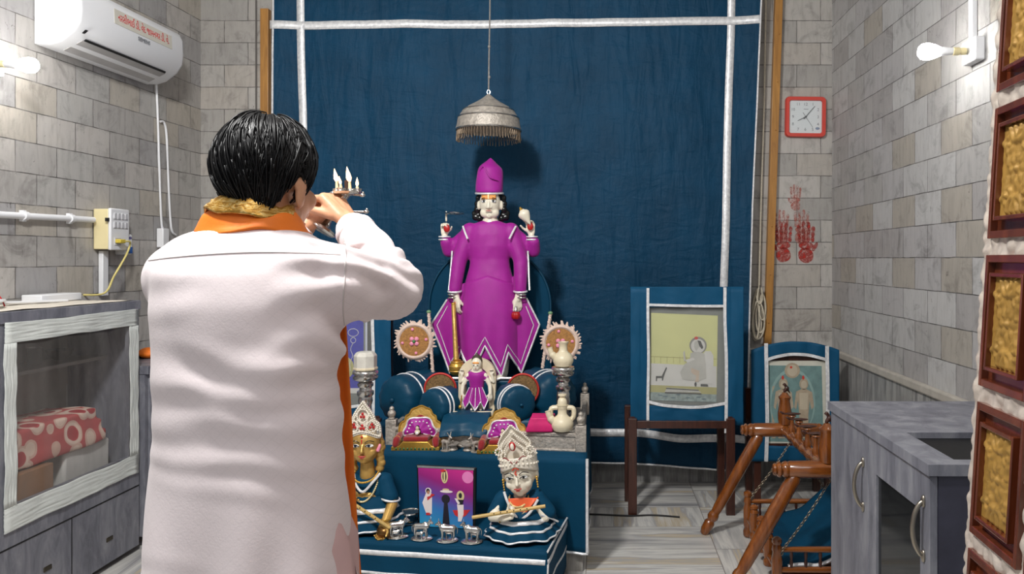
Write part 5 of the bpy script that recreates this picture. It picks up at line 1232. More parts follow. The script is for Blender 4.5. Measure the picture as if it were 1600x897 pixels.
# ================================================================ right hand side
def wav(q, a=.004, sc=12):
    q.v = [(x, y+a*noise.noise((x*sc, z*sc, 2)), z) for x, y, z in q.v]; return q
def gridframe(o, i, fn, n=16):
    """cloth round an opening: o outer and i inner (x0,y0,x1,y1) px"""
    q = MB()
    for (x0, y0, x1, y1) in ((o[0], o[1], i[0], o[3]), (i[2], o[1], o[2], o[3]), (i[0], o[1], i[2], i[1]), (i[0], i[3], i[2], o[3])):
        q.sheet(lambda u, v: fn(lerp(x0, x1, u), lerp(y0, y1, v)), n, n)
    return q
def easel(dx, YE, label, nm='draped_picture'):
    """big framed picture on a dark stand, dressed in teal cloth; dx shifts the picture px"""
    def E(px, py, dy=0.): return P(px+dx, py, YE)+V((0, dy, 0))
    k = thing(nm, label, 'picture', (E(1073, 0).x, YE, 0), 'big teal draped pictures on stands')
    q = MB(); q.box2(E(988, 655, .02), E(1160, 452, .045)); q.build('backing', DWOOD, k, smooth=False)
    def cl(px, py):
        w = .006*noise.noise((px*.05, py*.03, 7))+.005*math.sin(px*.12+py*.02)+.004*noise.noise((px*.12, py*.1, 1))
        e = 1 if (py > 640 or px > 1140 or px < 1000) else .5
        return E(px-(1.5*noise.noise((py*.03, 1, 1)) if px > 1150 or px < 990 else 0), py+(3*math.sin(px*.06) if py > 660 else 0), -.012+w*e)
    q = gridframe((985, 448, 1161, 664), (1013, 480, 1132, 633), cl, 22); q.build('cloth_cover', TEALP, k, solid=.004, ang=180)
    def tp(pts, w): 
        q = MB(); q.ribbon([cl(a.x, a.y)+V((0, -.005, 0)) for a in smoothpath([V((x, y, 0)) for x, y in pts], 8)], w, .0015); q.build('silver_ribbon', FOIL, k)
    tp([(1012, 450), (1012, 500), (1013, 560), (1012, 620), (1012, 672)], .015); tp([(1132, 449), (1132, 500), (1134, 560), (1134, 620), (1133, 678)], .017)
    tp([(1013, 476), (1050, 477), (1090, 478), (1132, 478)], .014); tp([(1013, 627), (1035, 632), (1065, 635), (1095, 635), (1118, 632), (1133, 629)], .016)
    q = MB(); q.box2(E(1010, 640, .012), E(1136, 474, .018)); bd_ = q.build('mount_board', mat('grey_mount', (122, 124, 118), .6), k, smooth=False)
    q = MB(); q.box2(E(1010, 640, -.003), E(1136, 474, -.001)); q.build('glass', PANE, k, smooth=False)
    for px, y1 in ((988, 806), (1140, 800)):
        q = MB(); a = E(px, 655); q.box2((a.x-.024, YE-.04, .0), (a.x+.024, YE+.0, E(0, 652).z)); q.build('leg', DWOOD, k, smooth=False, bevel=.003)
        q = MB(); q.box2((a.x-.036, YE+.2, .0), (a.x+.006, YE+.24, E(0, 645).z)); q.build('rear_leg', DWOOD, k, smooth=False, bevel=.003)
        q = MB(); q.box2((a.x-.012, YE-.02, .5), (a.x+.012, YE+.22, .535)); q.build('side_rail', DWOOD, k, smooth=False)
    q = MB(); q.box2((E(988, 0).x, YE-.03, E(0, 668).z), (E(1140, 0).x, YE+.01, E(0, 656).z)); q.build('front_rail', DWOOD, k, smooth=False, bevel=.003)
    return k, bd_, E
k, bd_, E = easel(0, 4.22, 'teal draped painting of a seated white robed saint on yellow, on dark stand')
PY = mat('paper_yellow', (206, 206, 142), .6, var=.05, scale=6); PW = mat('paper_white', (206, 204, 198), .6, var=.04); PG = mat('paint_grey', (138, 136, 128), .6); PG2 = mat('paint_pale_grey', (184, 182, 174), .6); PDK = mat('paint_dark', (74, 72, 68), .6); POL = mat('paint_olive', (172, 166, 108), .6); PBL = mat('paint_water', (142, 156, 152), .6, var=.3, scale=60); PRD = mat('paint_red_dot', (206, 58, 44), .6)
fnE = lambda u, v, w: E(u, v, w)
ly = [.0]
def art(poly, mt, d, par=None, f=None): return flat('painted_shape', poly, mt, par or bd_, f or fnE, .011-d*.0009, .011-d*.0009-.0006)
art([(1017.5, 489), (1122, 493.5), (1120, 629), (1015.5, 625)], PY, 0)
art([(1017, 568), (1120, 573), (1120, 606), (1016, 602)], PW, 1); art([(1017, 557), (1120, 561), (1120, 562), (1017, 558)], POL, 1)
for x in range(1022, 1120, 10): art([(x, 557.5), (x+.8, 557.5), (x+.8, 568), (x, 568)], POL, 1)
art([(1016, 602), (1120, 606), (1120, 628), (1016, 625)], POL, 1); art([(1016, 613), (1120, 617), (1120, 629), (1016, 626)], PBL, 2)
art([(1042, 606), (1090, 609), (1096, 614), (1039, 613)], PG2, 3); art([(1041, 606.5), (1092, 609.5), (1092, 611), (1041, 608)], PDK, 4)
art([(1039, 613), (1096, 615), (1096, 617), (1039, 615)], PDK, 4)
art(circ(1091, 540, 13.5, 13.5, 28), PG, 2); art(circ(1091, 541, 11, 11, 28), PW, 3)
art([(1085, 536), (1087, 533), (1092, 532), (1096, 536), (1099, 543), (1098, 546), (1093, 542), (1090, 546), (1088, 549), (1085, 543)], PG2, 4); art([(1090, 532), (1095, 533), (1099, 543), (1097, 546), (1093, 541)], PDK, 5)
art([(1102, 549), (1111, 549), (1115, 556), (1115, 600), (1096, 600), (1096, 560)], PW, 3)
art([(1079, 552), (1086, 550), (1093, 550), (1101, 553), (1103, 570), (1104, 592), (1090, 596), (1066, 593), (1063, 582), (1070, 569), (1078, 565)], PG2, 4)
art([(1071, 563), (1083, 559), (1086, 562), (1074, 567)], PW, 5); art([(1067.5, 551), (1070, 548), (1071.5, 564), (1069, 565)], PG2, 5)
art([(1080, 575), (1093, 580), (1092, 597), (1086, 597), (1088, 588), (1080, 582)], mat('paint_beige', (196, 178, 158), .6), 5)
art([(1025, 588), (1034, 588), (1041, 574), (1042.5, 575), (1037, 590), (1036, 595), (1034.5, 595), (1034.5, 591), (1027, 591), (1026.5, 596), (1025, 596)], PDK, 3)
art(circ(1087, 601, 1.8, 3.4, 10), PDK, 4); art([(1095, 600.5), (1106, 601), (1107, 604.5), (1095, 604)], PDK, 4); art(circ(1088, 528.5, 3, 2.4, 10), PRD, 5)
for x, y in ((1032, 618), (1040, 620), (1052, 622), (1075, 622), (1092, 621), (1100, 624), (1060, 617)): art(circ(x, y, 4, 1, 8), mat('paint_blue_stroke', (96, 116, 124), .6) if 'pbs' not in MT else MT['pbs'], 3)
k, bd_, E2 = easel(-549, 4.24, 'teal draped violet blue picture on dark stand, mostly behind the man')
f2 = lambda u, v, w: E2(u, v, w)
PV = mat('print_violet', (46, 44, 158), .45, var=.12)
art([(1014, 482), (1116, 482), (1116, 607), (1014, 607)], PV, 0, bd_, f2); art([(1119, 478), (1122, 478), (1122, 640), (1119, 640)], mat('print_pale_line', (196, 200, 214), .5), 1, bd_, f2); art([(1122, 478), (1133, 478), (1133, 640), (1122, 640)], PDK, 1, bd_, f2); art([(1013, 607), (1118, 607), (1118, 615), (1013, 615)], PW, 1, bd_, f2)
q = MB()
for s in (0, 1):
    q.tube([E2(1100+8*math.cos(t)*(1 if s == 0 else .5), 520+(12 if s else 0)+6*math.sin(t)*(1 if s == 0 else .7), .0095) for t in [2*pi*i/18 for i in range(18)]], .0018, 5, closed=True)
q.tube(smoothpath([E2(1100, 536, .0095), E2(1096, 546, .0095), E2(1099, 556, .0095), E2(1095, 568, .0095), E2(1096, 580, .0095)]), .0018, 5); q.build('white_scroll', PW, bd_)
art(circ(1090, 575, 11, 16, 20), POL, 1, bd_, f2)

# arched picture on a dark chair stand
YA = 4.36
def A(px, py, dy=0.): return P(px, py, YA)+V((0, dy, 0))
k = thing('arched_picture', 'teal draped arched picture of pale deities standing behind the wooden swing', 'picture', (A(1242, 0).x, YA, 0))
def atop(px): return 548-15*max(0, 1-((px-1242)/72)**2)
def acl(px, py): return A(px, py, -.012+.005*noise.noise((px*.06, py*.04, 3))+.004*math.sin(px*.2))
q = MB()
q.sheet(lambda u, v: (lambda px: acl(px, lerp(atop(px), 720, v)))(lerp(1173, 1197, u)), 8, 30); q.sheet(lambda u, v: (lambda px: acl(px, lerp(atop(px), 720, v)))(lerp(1292, 1310, u)), 8, 30)
q.sheet(lambda u, v: (lambda px: acl(px, lerp(atop(px), atop(px)+19+4*abs((px-1244)/48)**2, v)))(lerp(1197, 1292, u)), 30, 6); q.sheet(lambda u, v: acl(lerp(1197, 1292, u), lerp(696, 720, v)), 20, 6)
q.build('cloth_cover', TEALP, k, solid=.004, ang=180)
for pts, w in (([(1196, 536), (1197, 600), (1198, 660), (1196, 720)], .021), ([(1291, 540), (1292, 600), (1292, 660), (1291, 700)], .021), ([(1197, 562), (1215, 556), (1240, 553), (1265, 555), (1292, 562)], .017)):
    q = MB(); q.ribbon([acl(p.x, p.y)+V((0, -.005, 0)) for p in smoothpath([V((a, c, 0)) for a, c in pts], 8)], w, .0015); q.build('silver_ribbon', FOIL, k)
q = MB(); q.prism([(1180, 560), (1210, 548), (1242, 543), (1275, 548), (1304, 560), (1304, 715), (1180, 715)], lambda u, v, w: A(u, v, w), .012, .035); q.build('backing', DWOOD, k, smooth=False)
q = MB(); q.box2(A(1197, 698, .004), A(1293, 564, .008)); bd3 = q.build('paper', mat('picture_paper_border', (206, 204, 190), .5), k, smooth=False)
f3 = lambda u, v, w: A(u, v, w)
SEA = mat('print_sea_green', (112, 142, 140), .5, var=.18, scale=20); BEI = mat('print_beige', (172, 156, 134), .5, var=.12, scale=40); BEI2 = mat('print_pale_beige', (190, 178, 156), .5); TL2 = mat('print_teal_line', (140, 168, 164), .5)
def a3(poly, mt, d): return flat('printed_shape', poly, mt, bd3, f3, .0035-d*.0008, .0035-d*.0008-.0006)
a3([(1200, 571), (1284, 572), (1287, 692), (1200, 690)], SEA, 0)
a3(circ(1238, 630, 36, 54, 30), TL2, 1); a3(circ(1238, 632, 33, 51, 30), SEA, 2)
a3(circ(1238, 579, 12, 12, 24), BEI, 3); a3(circ(1238, 579, 8, 9, 20), BEI2, 4); a3(circ(1236, 574, 2, 2, 8), PRD, 5)
for x in (1224, 1256):
    a3(circ(x, 600, 7, 9, 18), BEI, 3); a3(circ(x, 601, 4.5, 6, 14), BEI2, 4); a3([(x-12, 612), (x-4, 608), (x+4, 608), (x+13, 613), (x+16, 636), (x+12, 640), (x+9, 625), (x+7, 650), (x+8, 685), (x-8, 685), (x-7, 650), (x-9, 625), (x-12, 640), (x-15, 636)], BEI, 3)
    a3([(x-7, 614), (x+7, 614), (x+6, 640), (x-6, 640)], BEI2, 4); a3(circ(x-1, 590, 1.8, 3.4, 8), PRD, 5)
a3([(1207, 604), (1211, 603), (1212, 685), (1206, 685)], BEI, 1.6); a3([(1268, 676), (1286, 670), (1286, 692), (1262, 692)], BEI, 3)
for px in (1184, 1296):
    q = MB(); a = A(px, 0); q.box2((a.x-.02, YA, 0), (a.x+.02, YA+.045, A(0, 560).z)); q.build('leg', DWOOD, k, smooth=False, bevel=.003)
    q = MB(); q.box2((a.x-.02, YA+.25, 0), (a.x+.02, YA+.29, .62)); q.build('rear_leg', DWOOD, k, smooth=False)
    q = MB(); q.box2((a.x-.015, YA+.02, .4), (a.x+.015, YA+.27, .44)); q.build('side_rail', DWOOD, k, smooth=False)
q = MB(); q.box2((A(1184, 0).x, YA+.002, .3), (A(1296, 0).x, YA+.03, .35)); q.build('front_rail', DWOOD, k, smooth=False)

# wall clock
c = P(1257.5, 183.5, YB-.0); w = .127
k = thing('wall_clock', 'square white faced wall clock with rounded red frame showing just past eight', 'clock', (c.x, YB-.001, c.z-w))
def rr_(w, r, n=6):
    o = []
    for sx, sz, a in ((1, 1, 0), (-1, 1, 90), (-1, -1, 180), (1, -1, 270)):
        for i in range(n+1):
            t = math.radians(a+90*i/n); o.append((sx*(w-r)+r*math.cos(t), sz*(w-r)+r*math.sin(t)))
    return o
o1, i1 = rr_(w, .026), rr_(w-.026, .012); q = MB(); n = len(o1)
rot = .012
def CK(u, v, d): return V((c.x+u*math.cos(rot)+v*math.sin(rot), YB-d, c.z+v*math.cos(rot)-u*math.sin(rot)))
for ring_, d in ((o1, .001), (o1, .022), ([(a*.97, b_*.97) for a, b_ in o1], .03), ([(a*1.03, b_*1.03) for a, b_ in i1], .03), (i1, .018)): q.v += [tuple(CK(u, v, d)) for u, v in ring_]
for r in range(4):
    for i in range(n): j = (i+1) % n; q.f.append((r*n+i, r*n+j, (r+1)*n+j, (r+1)*n+i))
q.build('frame', mat('clock_red', (206, 62, 48), .38, var=.05, coat=.4), k, ang=40)
q = MB(); q.prism([(a*1.01, b_*1.01) for a, b_ in i1], CK, .004, .0165); dial = q.build('dial', mat('dial_white', (226, 232, 234), .45, var=.01), k, smooth=False)
NUM = mat('numeral_grey', (120, 126, 132), .5)
for h in range(1, 13):
    a = math.radians(90-30*h); rr2 = .082/max(abs(math.cos(a)), abs(math.sin(a)))*.96; rr2 = min(rr2, .105)
    p = CK(rr2*math.cos(a), rr2*math.sin(a), .0172)
    try: text_mesh(str(h), .026, wallM(p, along=(1, 0, 0), out=(0, -1, 0)), 'numeral', NUM, dial)
    except Exception as e: print(e)
def handc(name, ang, L, w0, tail, d, mt):
    a = math.radians(90-ang); dx, dz = math.cos(a), math.sin(a)
    q = MB(); q.prism([(-dx*tail-dz*w0, -dz*tail+dx*w0), (-dx*tail+dz*w0, -dz*tail-dx*w0), (dx*L+dz*w0*.5, dz*L-dx*w0*.5), (dx*L-dz*w0*.5, dz*L+dx*w0*.5)], CK, d, d+.0015); q.build(name, mt, k, smooth=False)
HG = mat('hand_grey', (84, 88, 92), .4)
handc('hour_hand', 243, .055, .0032, .01, .0185, HG); handc('minute_hand', 40, .088, .0028, .018, .0205, HG); handc('second_hand', 146, .078, .0013, .032, .0225, HG)
q = MB(); q.lathe([(.006, 0), (.006, .007), (.001, .008)], CK(0, 0, .0165), 14, Matrix.Rotation(pi/2, 4, 'X')); q.build('hub', HG, k)
flat('dial_mark', [(-.012, .047), (.018, .047), (.018, .05), (-.012, .05)], NUM, dial, CK, .0172); flat('dial_badge', circ(.076, -.072, .014, .008, 14), mat('badge_blue', (120, 140, 168), .5), dial, CK, .0172)
q = MB(); q.prism([(a*1.0, b_*1.0) for a, b_ in i1], CK, .0255, .0265); q.build('glass', PANE, k, smooth=False)

# red palm prints on the wall
PR = NT('red_print'); co = PR.coord(); nz = PR.noise(co, 38, 5, .7, .6); PR.b.inputs['Base Color'].default_value = lin((186, 50, 40)); PR.setin(PR.b, Roughness=.8)
PR.link(PR.ramp(nz, [(.36, (.05, .05, .05, 1)), (.62, (.72, .72, .72, 1))]), PR.b.inputs['Alpha'])
PR2 = NT('faint_red_print'); co = PR2.coord(); nz = PR2.noise(co, 40, 5, .7, .6); PR2.b.inputs['Base Color'].default_value = lin((204, 104, 88)); PR2.setin(PR2.b, Roughness=.8)
PR2.link(PR2.ramp(nz, [(.38, (0, 0, 0, 1)), (.66, (.5, .5, .5, 1))]), PR2.b.inputs['Alpha'])
def wp(u, v, w): return P(u, v, YB)+V((0, -.0008-w, 0))
def palm(px, py, s, mt, label, double=False):
    """print whose heel is centred px,py (photo px), s overall height in px"""
    q = MB(); f = s/60
    def blot(cx, cy, rx_, ry_, rot=0):
        pts = []
        for i in range(16):
            t = 2*pi*i/16; r = 1+.14*noise.noise((cx+math.cos(t)*2, cy+math.sin(t)*2, 3)); x, y = rx_*r*math.cos(t), ry_*r*math.sin(t)
            pts.append((cx+x*math.cos(rot)-y*math.sin(rot), cy+x*math.sin(rot)+y*math.cos(rot)))
        q.prism(pts, wp, 0, .0006)
    blot(px, py, 11*f, 11*f); 
    for i, (dx, L) in enumerate(((-9, 24), (-3, 29), (3.5, 28), (9.5, 22))):
        for j in range(3): blot(px+dx*f*(1+.06*j), py-(19+L*(j+.5)/3)*f, 2.7*f, L/5.2*f)
    blot(px+(13 if double else -13)*f, py-12*f, 2.8*f, 7*f, .5 if double else -.5); blot(px, py-14*f, 10.5*f, 6*f)
    return tag(q.build('palm_print', mt, smooth=False), label, 'hand print', 'red palm prints on the wall')
palm(1224, 398, 64, PR.m, 'dark red palm print on wall next to the yellow wooden post'); palm(1259, 399, 66, PR.m, 'strongest dark red palm print on wall, below the faint one', True)
palm(1221, 372, 55, PR2.m, 'faint red palm print overlapping above the one by the post'); palm(1252, 372, 56, PR2.m, 'faint smeared red palm print above the strongest red print', True); palm(1243, 322, 42, PR2.m, 'small pale red palm print highest on wall under the clock')

# cord and coiled rope on the wall by the post
k = thing('hanging_rope', 'cream cord with coiled rope loops hanging beside the yellow wooden post', 'rope', P(1186, 535, YB-.04))
RP = mat('cream_rope', (206, 196, 176), .8, var=.12, scale=90, bump=.4, bscale=200)
q = MB(); q.tube(smoothpath([P(1197, -30, YB-.03), P(1194, 150, YB-.03), P(1189, 320, YB-.03), P(1186, 450, YB-.03)]), .0058, 6); q.build('cord', RP, k)
for i, (cx, w_, y0, y1) in enumerate(((1183, 7, 452, 528), (1188, 8, 455, 520), (1180, 6, 462, 532), (1191, 5, 460, 500), (1184, 10, 470, 530), (1187, 4, 448, 475))):
    q = MB(); q.tube([P(cx+w_*math.sin(t)*(.6+.5*math.sin(t/2+.3)), (y0+y1)/2+(y1-y0)/2*-math.cos(t), YB-.035-.008*i-.004*math.sin(t*2)) for t in [2*pi*j/30 for j in range(30)]], .0055, 6, closed=True); q.build('loop', RP, k)
q = MB(); q.tube([P(1188, 451, YB), P(1188, 451, YB-.08), P(1188, 446, YB-.085)], .005, 8); q.build('hook', SILVER, k)

# wooden swing
k = thing('wooden_swing', 'turned teak swing frame with bird finials between arched picture and grey cabinet', 'swing', (.93, 3.52, 0))
ZS = .53; xs0, xs1 = .706, 1.16
def turned(a, c, prof, n=20):
    a, c = V(a), V(c); q = MB(); L = (c-a).length; M = V((0, 0, 1)).rotation_difference((c-a).normalized()).to_matrix().to_4x4(); q.lathe([(r, t*L) for t, r in prof], a, n, M); return q
knob = [(0, .014), (.004, .022), (.022, .026), (.03, .02), (.04, .029), (.06, .033), (.075, .028), (.082, .024), (.095, .031), (.12, .034), (.14, .03), (.15, .034), (.5, .036), (.85, .034), (.86, .03), (.88, .034), (.9, .03), (.918, .024), (.925, .028), (.94, .033), (.96, .029), (.97, .02), (.978, .026), (.996, .022), (1, .014)]
for y in (3.9, 3.17):
    turned((xs0, y, ZS), (xs1, y, ZS), knob, 26).build('cross_beam', OWOOD, k)
    for s, xt, xb_ in ((-1, .80, .515), (1, 1.07, 1.345)):
        turned((xt, y, ZS-.025), (xb_, y, .0), [(0, .024), (.03, .03), (.3, .031), (.72, .026), (.78, .022), (.8, .027), (.83, .029), (.86, .02), (.88, .027), (.95, .026), (.99, .02), (1, .012)], 20).build('leg', OWOODZ, k)
turned((.93, 3.9, ZS), (.93, 3.17, ZS), [(0, .026)]+[(t/20, .028 if t % 3 else .021) for t in range(1, 20)]+[(1, .026)], 20).build('ridge_beam', OWOOD, k)
for y, bird in ((3.9, 1), (3.17, 1)):
    q = MB(); q.lathe([(.03, .03), (.034, .05), (.036, .085), (.03, .12), (.026, .15), (.03, .16), (.032, .168), (.024, .174), (.016, .184), (.012, .19), (.001, .192)], (.93, y, ZS), 22); fi = q.build('finial', OWOODZ, k)
    q = MB(); b0 = V((.935, y, ZS+.205)); q.cap(b0+V((-.006, 0, -.008)), .008, b0+V((.006, 0, .006)), .012); q.cap(b0+V((.004, 0, .012)), .007, b0+V((-.006, 0, .026)), .008); q.cap(b0+V((-.01, 0, .026)), .004, b0+V((-.019, 0, .022)), .0015); q.cap(b0+V((.01, 0, .0)), .006, b0+V((.022, 0, -.02)), .003)
    q.remesh(.003, 1); q.build('bird', DWOOD, fi, ang=180)
for i, y in enumerate((3.75, 3.62, 3.47, 3.33)):
    q = MB(); q.lathe([(.016, .02), (.02, .035), (.012, .05), (.009, .075), (.012, .095), (.02, .1), (.018, .105), (.001, .106)], (.93, y, ZS), 16); pk = q.build('peg', OWOODZ, k)
    q = MB(); q.ell((.93, y, ZS+.112), (.045, .014, .006), 14, 8); q.cap((.885, y, ZS+.114), .006, (.872, y, ZS+.122), .004); q.build('bird_top', DWOOD, pk)
# hanging seat
st = thing('railed_swing', 'railed teak swing bed hanging on chains under the bird topped frame', 'swing', (.94, 3.52, .03))
sx0, sx1, sy0, sy1 = .735, 1.16, 3.22, 3.86
q = MB(); q.box2((sx0, sy0, .05), (sx1, sy1, .075)); q.build('deck', OWOOD, st, bevel=.004)
pp = [(0, .02), (.03, .024), (.12, .024), (.2, .018), (.24, .022), (.6, .023), (.72, .018), (.76, .022), (.86, .016), (.9, .022), (.96, .02), (1, .006)]
for x in (sx0, sx1):
    for y in (sy0, sy1): turned((x, y, .005), (x, y, .235), pp, 18).build('corner_post', OWOODZ, st)
for y in (sy0, sy1):
    turned((sx0, y, .18), (sx1, y, .18), [(0, .011), (.5, .013), (1, .011)], 14).build('rail', OWOOD, st); turned((sx0, y, .095), (sx1, y, .095), [(0, .011), (.5, .013), (1, .011)], 14).build('rail', OWOOD, st)
    for i in range(1, 7): turned((lerp(sx0, sx1, i/7), y, .1), (lerp(sx0, sx1, i/7), y, .178), [(0, .005), (.3, .008), (.5, .005), (.7, .008), (1, .005)], 10).build('spindle', DWOOD, st)
for x in (sx0,):
    turned((x, sy0, .095), (x, sy1, .095), [(0, .011), (.5, .013), (1, .011)], 14).build('rail', OWOODZ, st)
    for i in range(1, 4): turned((x, lerp(sy0, sy1, i/4), .05), (x, lerp(sy0, sy1, i/4), .215), pp, 14).build('side_post', OWOODZ, st)
CH = mat('chain_steel', (120, 108, 92), .4, .8, var=.2, scale=80)
def chain(a, c, sag, lab):
    q = MB(); a, c = V(a), V(c); L = (a-c).length; n = int(L/.0135)
    for i in range(n):
        p = a.lerp(c, (i+.5)/n)+V((0, 0, -sag*math.sin(pi*(i+.5)/n))); d = (c-a).normalized(); s = d.cross(V((0, 1, 0)) if i % 2 else V((1, .3, 0))).normalized()
        q.tube([p+d*.0088*math.cos(t)+s*.0046*math.sin(t) for t in [2*pi*j/8 for j in range(8)]], .0017, 5, closed=True)
    q.tube([c+V((.012*math.cos(t), 0, .012*math.sin(t))) for t in [2*pi*j/16 for j in range(16)]], .0028, 6, closed=True); q.tube([a+V((0, .0, .03)), a], .003, 6)
    q.build('chain', CH, st)
chain((.955, 3.87, ZS-.05), (sx0+.01, sy1-.01, .2), .012, ''); chain((.955, 3.2, ZS-.05), (sx0+.01, sy0-.012, .17), .012, '')
chain((.985, 3.87, ZS-.05), (sx1-.01, sy1-.01, .2), .012, ''); chain((.985, 3.2, ZS-.05), (sx1-.01, sy0-.012, .17), .012, '')
kk = thing('swing_cushion', 'teal silver edged cushion draped over the railed swing seat', 'cushion', (.95, 3.55, .078))
q = MB(); q.sheet(lambda u, v: V((lerp(.775, 1.15, u), lerp(3.26, 3.83, v), .1+.17*max(0, (u-.3)/.7)**1.3+.02*noise.noise((u*4, v*4, 1))-.012*max(0, .2-v)*5)), 24, 30); q.build('cover', TEAL, kk, solid=.03, ang=180)
q = MB(); q.tube([V((lerp(.79, 1.15, u), 3.255, .095+.17*max(0, (u-.3)/.7)**1.3+.008*math.sin(u*9))) for u in [i/24 for i in range(25)]], .009, 8); q.build('silver_edge', FOIL, kk)

# right grey cabinet
X0 = .80; ya, yb = 1.87, 2.68; zt2 = .9
k = thing('grey_cabinet', 'grey laminate cabinet with arched handles and glass door near carved door', 'cabinet', (1.1, 2.3, 0))
q = MB(); o = [(X0-.008, ya-.008), (XR-.02, ya-.008), (XR-.02, yb+.01), (X0-.008, yb+.01)]; h = [(.876, 1.91), (1.38, 1.91), (1.38, 2.206), (.876, 2.206)]
for z in (zt2-.028, zt2): q.v += [(x, y, z) for x, y in o+h]
for a in range(4):
    c_ = (a+1) % 4
    q.f += [(a, c_, 4+c_, 4+a), (8+a, 12+a, 12+c_, 8+c_), (a, 8+a, 8+c_, c_), (4+a, 4+c_, 12+c_, 12+a)]
q.build('top', LAM, k, smooth=False)
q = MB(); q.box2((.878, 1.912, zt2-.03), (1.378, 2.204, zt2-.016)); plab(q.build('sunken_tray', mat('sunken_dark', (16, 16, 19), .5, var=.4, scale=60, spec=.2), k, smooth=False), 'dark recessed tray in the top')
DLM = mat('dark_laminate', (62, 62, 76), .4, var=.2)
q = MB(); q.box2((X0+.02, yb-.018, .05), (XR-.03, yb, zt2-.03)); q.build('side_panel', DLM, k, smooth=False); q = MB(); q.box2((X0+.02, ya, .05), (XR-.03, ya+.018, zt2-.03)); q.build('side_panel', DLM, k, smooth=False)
q = MB(); q.box2((XR-.05, ya, .05), (XR-.03, yb, zt2-.03)); q.box2((X0+.02, ya, .0), (XR-.03, yb, .06)); q.box2((X0+.02, ya, .42), (XR-.05, 2.29, .435)); q.box2((X0+.02, 2.29, .06), (XR-.05, 2.305, zt2-.16)); q.build('carcass', LAM, k, smooth=False)
ym = 2.3
q = MB(); q.box2((X0, ym+.003, .05), (X0+.019, yb-.002, zt2-.032)); d1 = q.build('door', LAM, k, smooth=False, bevel=.002)
q = MB(); q.box2((X0, ym-.06, .05), (X0+.019, ym-.003, zt2-.032)); q.box2((X0, ya+.002, .05), (X0+.019, ya+.06, zt2-.032)); q.box2((X0, ya+.06, .05), (X0+.019, ym-.06, .12)); q.box2((X0, ya+.06, zt2-.13), (X0+.019, ym-.06, zt2-.032)); d2 = q.build('glass_door', LAM, k, smooth=False, bevel=.001)
q = MB(); q.box2((X0+.008, ya+.058, .11), (X0+.012, ym-.058, zt2-.12)); plab(q.build('glass', mat('smoked_glass', (40, 42, 44), .06, alpha=.72, var=.02), d2, smooth=False), 'smoked glass pane')
def ahandle(y, z, par, nm='handle'):
    q = MB(); pts = [V((X0-.002, y, z-.068)), V((X0-.012, y, z-.06)), V((X0-.024, y, z-.035)), V((X0-.029, y, z)), V((X0-.024, y, z+.035)), V((X0-.012, y, z+.06)), V((X0-.002, y, z+.068))]
    q.tube(smoothpath(pts, 5), .006, 10); q.ell(pts[0], (.006, .009, .016)); q.ell(pts[-1], (.006, .009, .016)); plab(q.build('handle', mat('brushed_nickel', (168, 160, 146), .32, 1., var=.05), par), 'arched nickel handle')
ahandle(2.345, .71, d1); ahandle(1.905, .73, d2)
q = MB(); q.box2((.88, 1.98, .436), (1.2, 2.22, .5)); tag(q.build('stored_box', mat('stored_box_brown', (96, 70, 52), .7), bevel=.004), 'brown box on shelf behind smoked glass of grey cabinet', 'box')

# carved door leaf
ld = math.radians(3.2)
def DL(u, d, z):      # u toward the camera along the leaf, d out of its face (to the left), z height; the leaf leans a little
    return V((.704-.06*u-d+.062*(z-1.4), 1.45-u-.06*d*0, z))
k = bpy.data.objects.new('door_1', None); C.objects.link(k); k.location = DL(.2, 0, 0); k['kind'] = 'structure'; k['label'] = 'carved mahogany door leaf with gold floral panels and cream carved borders'; k['category'] = 'door'
CRV = mat('cream_silver_carving', (208, 196, 184), .38, .25, var=.14, scale=40, bump=.5, bscale=70)
GP = mat('gold_carving', (168, 130, 62), .5, .2, var=.2, scale=24)
u0, u1 = .05, .246; pitch = .2695; zc4 = [1.4-(272-CY)/F*1.42+0.0 - i*pitch for i in range(-1, 6)]
pz = [(z-.12, z+.12) for z in zc4]
cols = [(.034, .212), (.236, .4)]
q = MB(); q.prism([(0, .02), (1.02, .02), (1.02, .05), (0, .05)], lambda u, v, w: DL(u, -v, w), .0, 2.75); q.build('core', RWOOD, k, smooth=False)
q = MB()
def carve(u, z):
    return .004+.006*abs(math.sin(u*70+2.2*math.sin(z*42)))*abs(math.sin(z*58+1.3*math.sin(u*60)))+.004*noise.noise((u*60, z*60, 2))
def strip(ua, ub, za, zb):
    nu = max(4, int((ub-ua)/.0035)); nz_ = max(4, int((zb-za)/.0045)); q = MB()
    q.sheet(lambda s, t: DL(lerp(ua, ub, s), -.02+(carve(lerp(ua, ub, s), lerp(za, zb, t)) if 0 < s < 1 else .003), lerp(za, zb, t)), nu, nz_); return q
strip(.002, .034, 0, 2.75).build('carved_border', CRV, k, ang=180)
for ca, cb in zip(cols, cols[1:]): strip(ca[1], cb[0], 0, 2.75).build('carved_border', CRV, k, ang=180)
q = MB(); q.prism([(0, .0185), (.003, .0185), (.003, .03), (0, .03)], lambda u, v, w: DL(u, -v, w), 0, 2.75); q.build('edge_strip', RWOOD, k, smooth=False)
